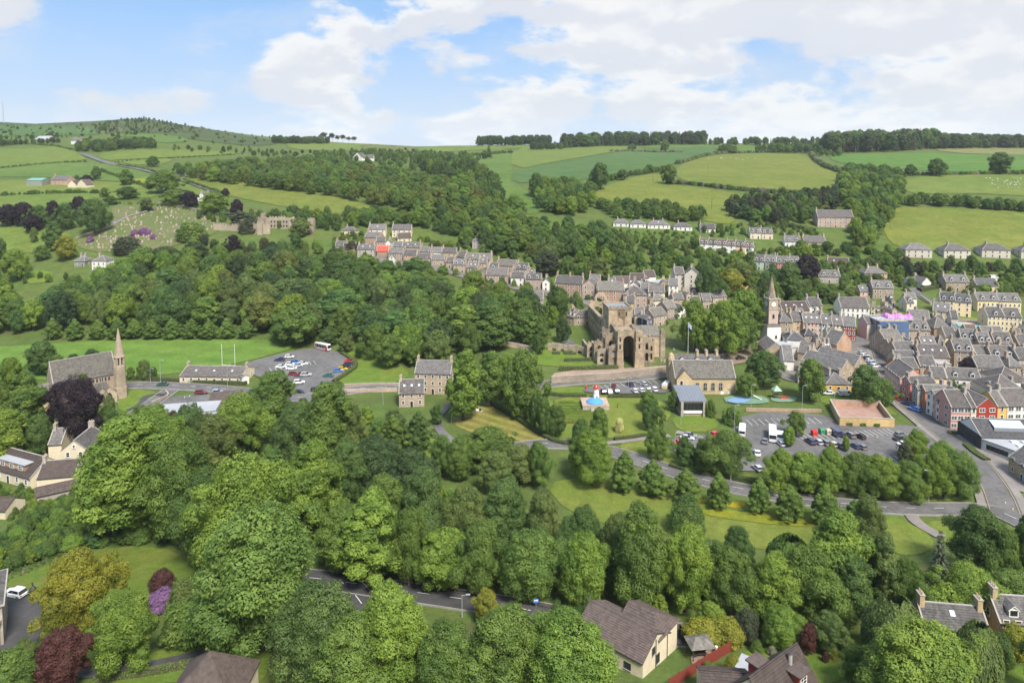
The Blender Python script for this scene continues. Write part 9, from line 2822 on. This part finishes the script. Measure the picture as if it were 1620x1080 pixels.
 for m in GS:
  for hgt in (1.1, 1.6):
   mb = MB(); w = .42
   mb.extrude_xz([(-w, 0), (w, 0), (w, hgt * .75), (w * .6, hgt * .95), (0, hgt), (-w * .6, hgt * .95), (-w, hgt * .75)], -.1, .1, m); mb.box(-.55, .55, -.25, .25, -.3, .12, m); gm.append(mb.mesh('gravestone'))
 poly = zz([(720, 590), (990, 590), (1400, 660), (1380, 730), (1060, 840), (660, 870), (520, 840), (740, 720)], 0, 180, 4)
 xs = [p[0] for p in poly]; ys = [p[1] for p in poly]; n = 0
 while n < 270:
  x, y = rnd.uniform(min(xs), max(xs)), rnd.uniform(min(ys), max(ys)) if rnd.random() < .8 else rnd.uniform(360, 395)
  if not _inpoly(np.array([x]), np.array([y]), poly)[0]: continue
  p = gp(x, y)
  p.y = round(p.y / 5) * 5 + rnd.uniform(-.4, .4); p.z = float(height(p.x, p.y))
  gi_ = rnd.randrange(len(gm)); o = mobj('gravestone', gm[gi_], None, p, rnd.uniform(-.15, .15)); s = rnd.uniform(.9, 1.5); o.scale = (s, s, s)
  tag(o, f"{('low', 'tall')[gi_ % 2]} {('pale', 'grey', 'pinkish')[gi_ // 2]} gravestone in the {'upper' if y < 358 else 'lower'} {'left' if x < 235 else 'right'} part of the hillside cemetery", 'gravestone', 'gravestones in the hillside cemetery'); n += 1
 for i in range(26):
  x = rnd.uniform(1040, 1100); y = rnd.uniform(515, 575)
  if not _inpoly(np.array([x]), np.array([y]), [(1042, 532), (1055, 507), (1078, 504), (1100, 520), (1095, 560), (1045, 576)])[0]: continue
  o = mobj('gravestone', gm[rnd.randrange(len(gm))], None, gp(x, y), rnd.uniform(-.2, .2)); tag(o, 'small weathered gravestone on the grass right of the abbey', 'gravestone', 'gravestones beside the abbey')
 WL = plain('fleece', (.62, .58, .50), .95, var=.1, scale=6); FC = plain('sheep_face', (.12, .10, .09), .9)
 bm = bmesh.new()
 me = bpy.data.meshes.new('sheep')
 mb = MB()
 loft(mb, [[(x, r_ * math.cos(t) * .9, .62 + r_ * math.sin(t)) for t in [2 * math.pi * i / 8 for i in range(8)]] for x, r_ in ((-.62, .10), (-.55, .26), (-.25, .33), (.15, .32), (.45, .25), (.58, .14))], WL)
 loft(mb, [[(x, r_ * math.cos(t), z + r_ * math.sin(t)) for t in [2 * math.pi * i / 6 for i in range(6)]] for x, z, r_ in ((.50, .72, .13), (.68, .84, .12), (.80, .82, .09), (.92, .76, .05))], FC)
 for x in (-.4, .38):
  for s in (-.16, .16):
   mb.frustum((x, s, .42), (x + .02, s, .2), .065, .045, WL, 5); mb.frustum((x + .02, s, .22), (x, s, 0), .04, .035, FC, 5)
 sme = mb.mesh('sheep')
 spots = [(1560 + rnd.uniform(0, 55), 285 + rnd.uniform(-4, 14)) for _ in range(34)] + [(rnd.uniform(1100, 1200), rnd.uniform(250, 256)) for _ in range(10)]
 for x, y in spots:
  o = mobj('sheep', sme, None, gp(x, y), rnd.uniform(0, 6.28)); o.scale = (1.3, 1.3, 1.3)
  tag(o, 'white sheep grazing in the upper right pasture' if x > 1300 else 'white sheep grazing in the upper middle pasture', 'sheep', 'sheep in the right pasture' if x > 1300 else 'sheep in the middle pasture')
small_things()
def person_mesh(pose, seed):
 """one skinned body: pelvis-rooted skeleton with tapered limbs"""
 s = 1 if pose == 'walk' else 0
 V = [(0, 0, .95), (0, 0, 1.18), (0, .02, 1.42), (0, .02, 1.55), (0, .03, 1.68), (0, .03, 1.76),
   (-.18, .02, 1.44), (-.24, .02 - .08 * s, 1.17), (-.23, .08 - .12 * s, .93), (-.23, .12 - .13 * s, .84),
   (.18, .02, 1.44), (.24, .02 + .08 * s, 1.17), (.23, .12 + .1 * s, .95), (.23, .16 + .12 * s, .86),
   (-.1, 0, .90), (-.11, .12 * s + .02, .50), (-.11, .05 * s - .03, .09), (-.11, .05 * s + .13, .04),
   (.1, 0, .90), (.11, -.06 * s + .02, .50), (.11, -.26 * s - .03, .10), (.11, -.26 * s + .13, .05)]
 E = [(0, 1), (1, 2), (2, 3), (3, 4), (4, 5), (2, 6), (6, 7), (7, 8), (8, 9), (2, 10), (10, 11), (11, 12), (12, 13), (0, 14), (14, 15), (15, 16), (16, 17), (0, 18), (18, 19), (19, 20), (20, 21)]
 rad = [.15, .14, .16, .055, .095, .07, .065, .048, .036, .03, .065, .048, .036, .03, .10, .062, .045, .035, .10, .062, .045, .035]
 me = bpy.data.meshes.new('person'); me.from_pydata(V, E, [])
 o = bpy.data.objects.new('person_src', me); COL.objects.link(o)
 md = o.modifiers.new('skin', 'SKIN')
 for i, d in enumerate(me.skin_vertices[0].data): d.radius = (rad[i], rad[i] * .8); d.use_root = (i == 0)
 o.modifiers.new('sub', 'SUBSURF').levels = 1
 dg = bpy.context.evaluated_depsgraph_get(); ev = o.evaluated_get(dg)
 m2 = bpy.data.meshes.new_from_object(ev)
 bpy.data.objects.remove(o)
 return m2
def people():
 SK = plain('skin', (.45, .28, .2), .6); HR = plain('hair', (.05, .035, .025), .8)
 base = person_mesh('walk', 1); stand = person_mesh('stand', 2)
 for i, (px, py, top, leg, pose, hd, lb) in enumerate([(977, 645, (.35, .03, .03), (.05, .05, .08), 0, 40, 'person in red top standing on the park lawn'), (1492, 790, (.03, .03, .035), (.03, .03, .04), 1, 80, 'person in dark clothes walking a dog on the verge'), (1395, 565, (.4, .03, .03), (.04, .05, .1), 1, 200, 'person in red top crossing the square'), (1119, 687, (.25, .12, .05), (.08, .06, .05), 0, 10, 'person in brown jacket on the path beside the large car park'), (1051, 651, (.05, .05, .06), (.04, .04, .05), 1, 120, 'person in black on the park lawn edge near visitor centre'), (914, 648, (.05, .05, .06), (.35, .33, .3), 0, 90, 'person in black and white sitting-out left of the plinth')]):
  me = (base if pose else stand).copy()
  mats = [plain(f'cloth_{i}_top', top, .85), plain(f'cloth_{i}_leg', leg, .85), SK, HR]
  me.materials.clear()
  for m in mats: me.materials.append(m)
  for p in me.polygons:
   z = p.center.z; x = abs(p.center.x)
   p.material_index = 3 if z > 1.70 or (z > 1.60 and p.center.y < .0) else 2 if (z > 1.5 or (x > .2 and z < .9)) else 0 if z > .95 else 1
  o = mobj('person', me, None, gp(px, py), R(hd)); tag(o, lb, 'person')
 FU = plain('dog_fur', (.03, .028, .026), .9); mb = MB()
 loft(mb, [[(x, r_ * math.cos(t) * .8, z + r_ * math.sin(t)) for t in [2 * math.pi * i / 8 for i in range(8)]] for x, z, r_ in ((-.42, .45, .05), (-.36, .44, .13), (-.05, .42, .13), (.2, .42, .17), (.34, .5, .1), (.44, .6, .09), (.54, .6, .08), (.66, .56, .035))], FU)
 for x in (-.3, .2):
  for s in (-.09, .09): mb.frustum((x, s, .38), (x + (.06 if x > 0 else -.06), s, .2), .05, .03, FU, 6); mb.frustum((x + (.06 if x > 0 else -.06), s, .21), (x, s, 0), .03, .028, FU, 6)
 mb.frustum((-.4, 0, .48), (-.62, 0, .62), .03, .015, FU, 5)
 for s in (-.06, .06): mb.frustum((.42, s, .66), (.40, s * 1.5, .76), .03, .01, FU, 4)
 o = mb.build('dog', None, gp(1485, 792), R(30)); tag(o, 'black dog on the verge beside the person in dark clothes', 'dog')
people()
def poles():
 o = gp(6, 196); r = empty('radio_mast', o, 0, 'thin lattice radio mast on the skyline at the left edge', 'mast')
 mb = MB()
 for i in range(3):
  a = 2.094 * i; mb.frustum((1.4 * math.cos(a), 1.4 * math.sin(a), 0), (.35 * math.cos(a), .35 * math.sin(a), 46), .22, .14, STEEL2, 5)
 mb.build('legs', r)
 mb = MB()
 for k in range(12):
  z0, z1 = 46 * k / 12, 46 * (k + 1) / 12; w0, w1 = 1.4 - 1.05 * k / 12, 1.4 - 1.05 * (k + 1) / 12
  for i in range(3):
   a, b = 2.094 * i, 2.094 * (i + 1)
   mb.frustum((w0 * math.cos(a), w0 * math.sin(a), z0), (w1 * math.cos(b), w1 * math.sin(b), z1), .09, .09, STEEL2, 4)
 mb.build('bracing', r)
 mb = MB(); mb.frustum((0, 0, 45), (0, 0, 54), .12, .06, STEEL2, 5); mb.build('aerial', r)
 WP = plain('pole_wood', (.09, .07, .05), .9)
 for i, (px, base, place) in enumerate(((1126, 331, 'in the yellow field above the bungalows'), (1120, 272, 'in the upper pasture below the skyline'), (1033, 288, 'beside the lone tree in the hill field'), (1610, 525, 'beside the pale yellow flats'))):
  o = gp(px, base); r = empty('telegraph_pole', o, R(15 * i), 'thin wooden telegraph pole ' + place, 'pole', 'telegraph poles')
  mb = MB(); mb.frustum((0, 0, -.5), (0, 0, 8.5), .15, .11, WP, 6); mb.build('pole', r)
  mb = MB(); mb.box(-.9, .9, -.06, .06, 7.8, 7.95, WP)
  for x in (-.8, -.3, .3, .8): mb.frustum((x, 0, 7.95), (x, 0, 8.1), .05, .05, WHITE, 5)
  mb.build('crossarm', r)
poles()
# ================================================================== planting (after the tree data)
plant_all()
# ================================================================== air
def haze():
 m = bpy.data.materials.new('haze'); m.use_nodes = True
 nt = m.node_tree; nt.nodes.remove(nt.nodes['Principled BSDF'])
 v = nt.nodes.new('ShaderNodeVolumePrincipled')
 v.inputs['Color'].default_value = (0.86, 0.92, 1.0, 1)
 v.inputs['Density'].default_value = HAZE_DENSITY
 v.inputs['Anisotropy'].default_value = 0.0
 nt.links.new(v.outputs[0], nt.nodes['Material Output'].inputs['Volume'])
 mb = MB(); mb.box(-27000, 27000, -80, 8600, -90, 480, m)
 o = mb.build('haze'); tag(o, kind='stuff')
HAZE_DENSITY = 0.00005
haze()
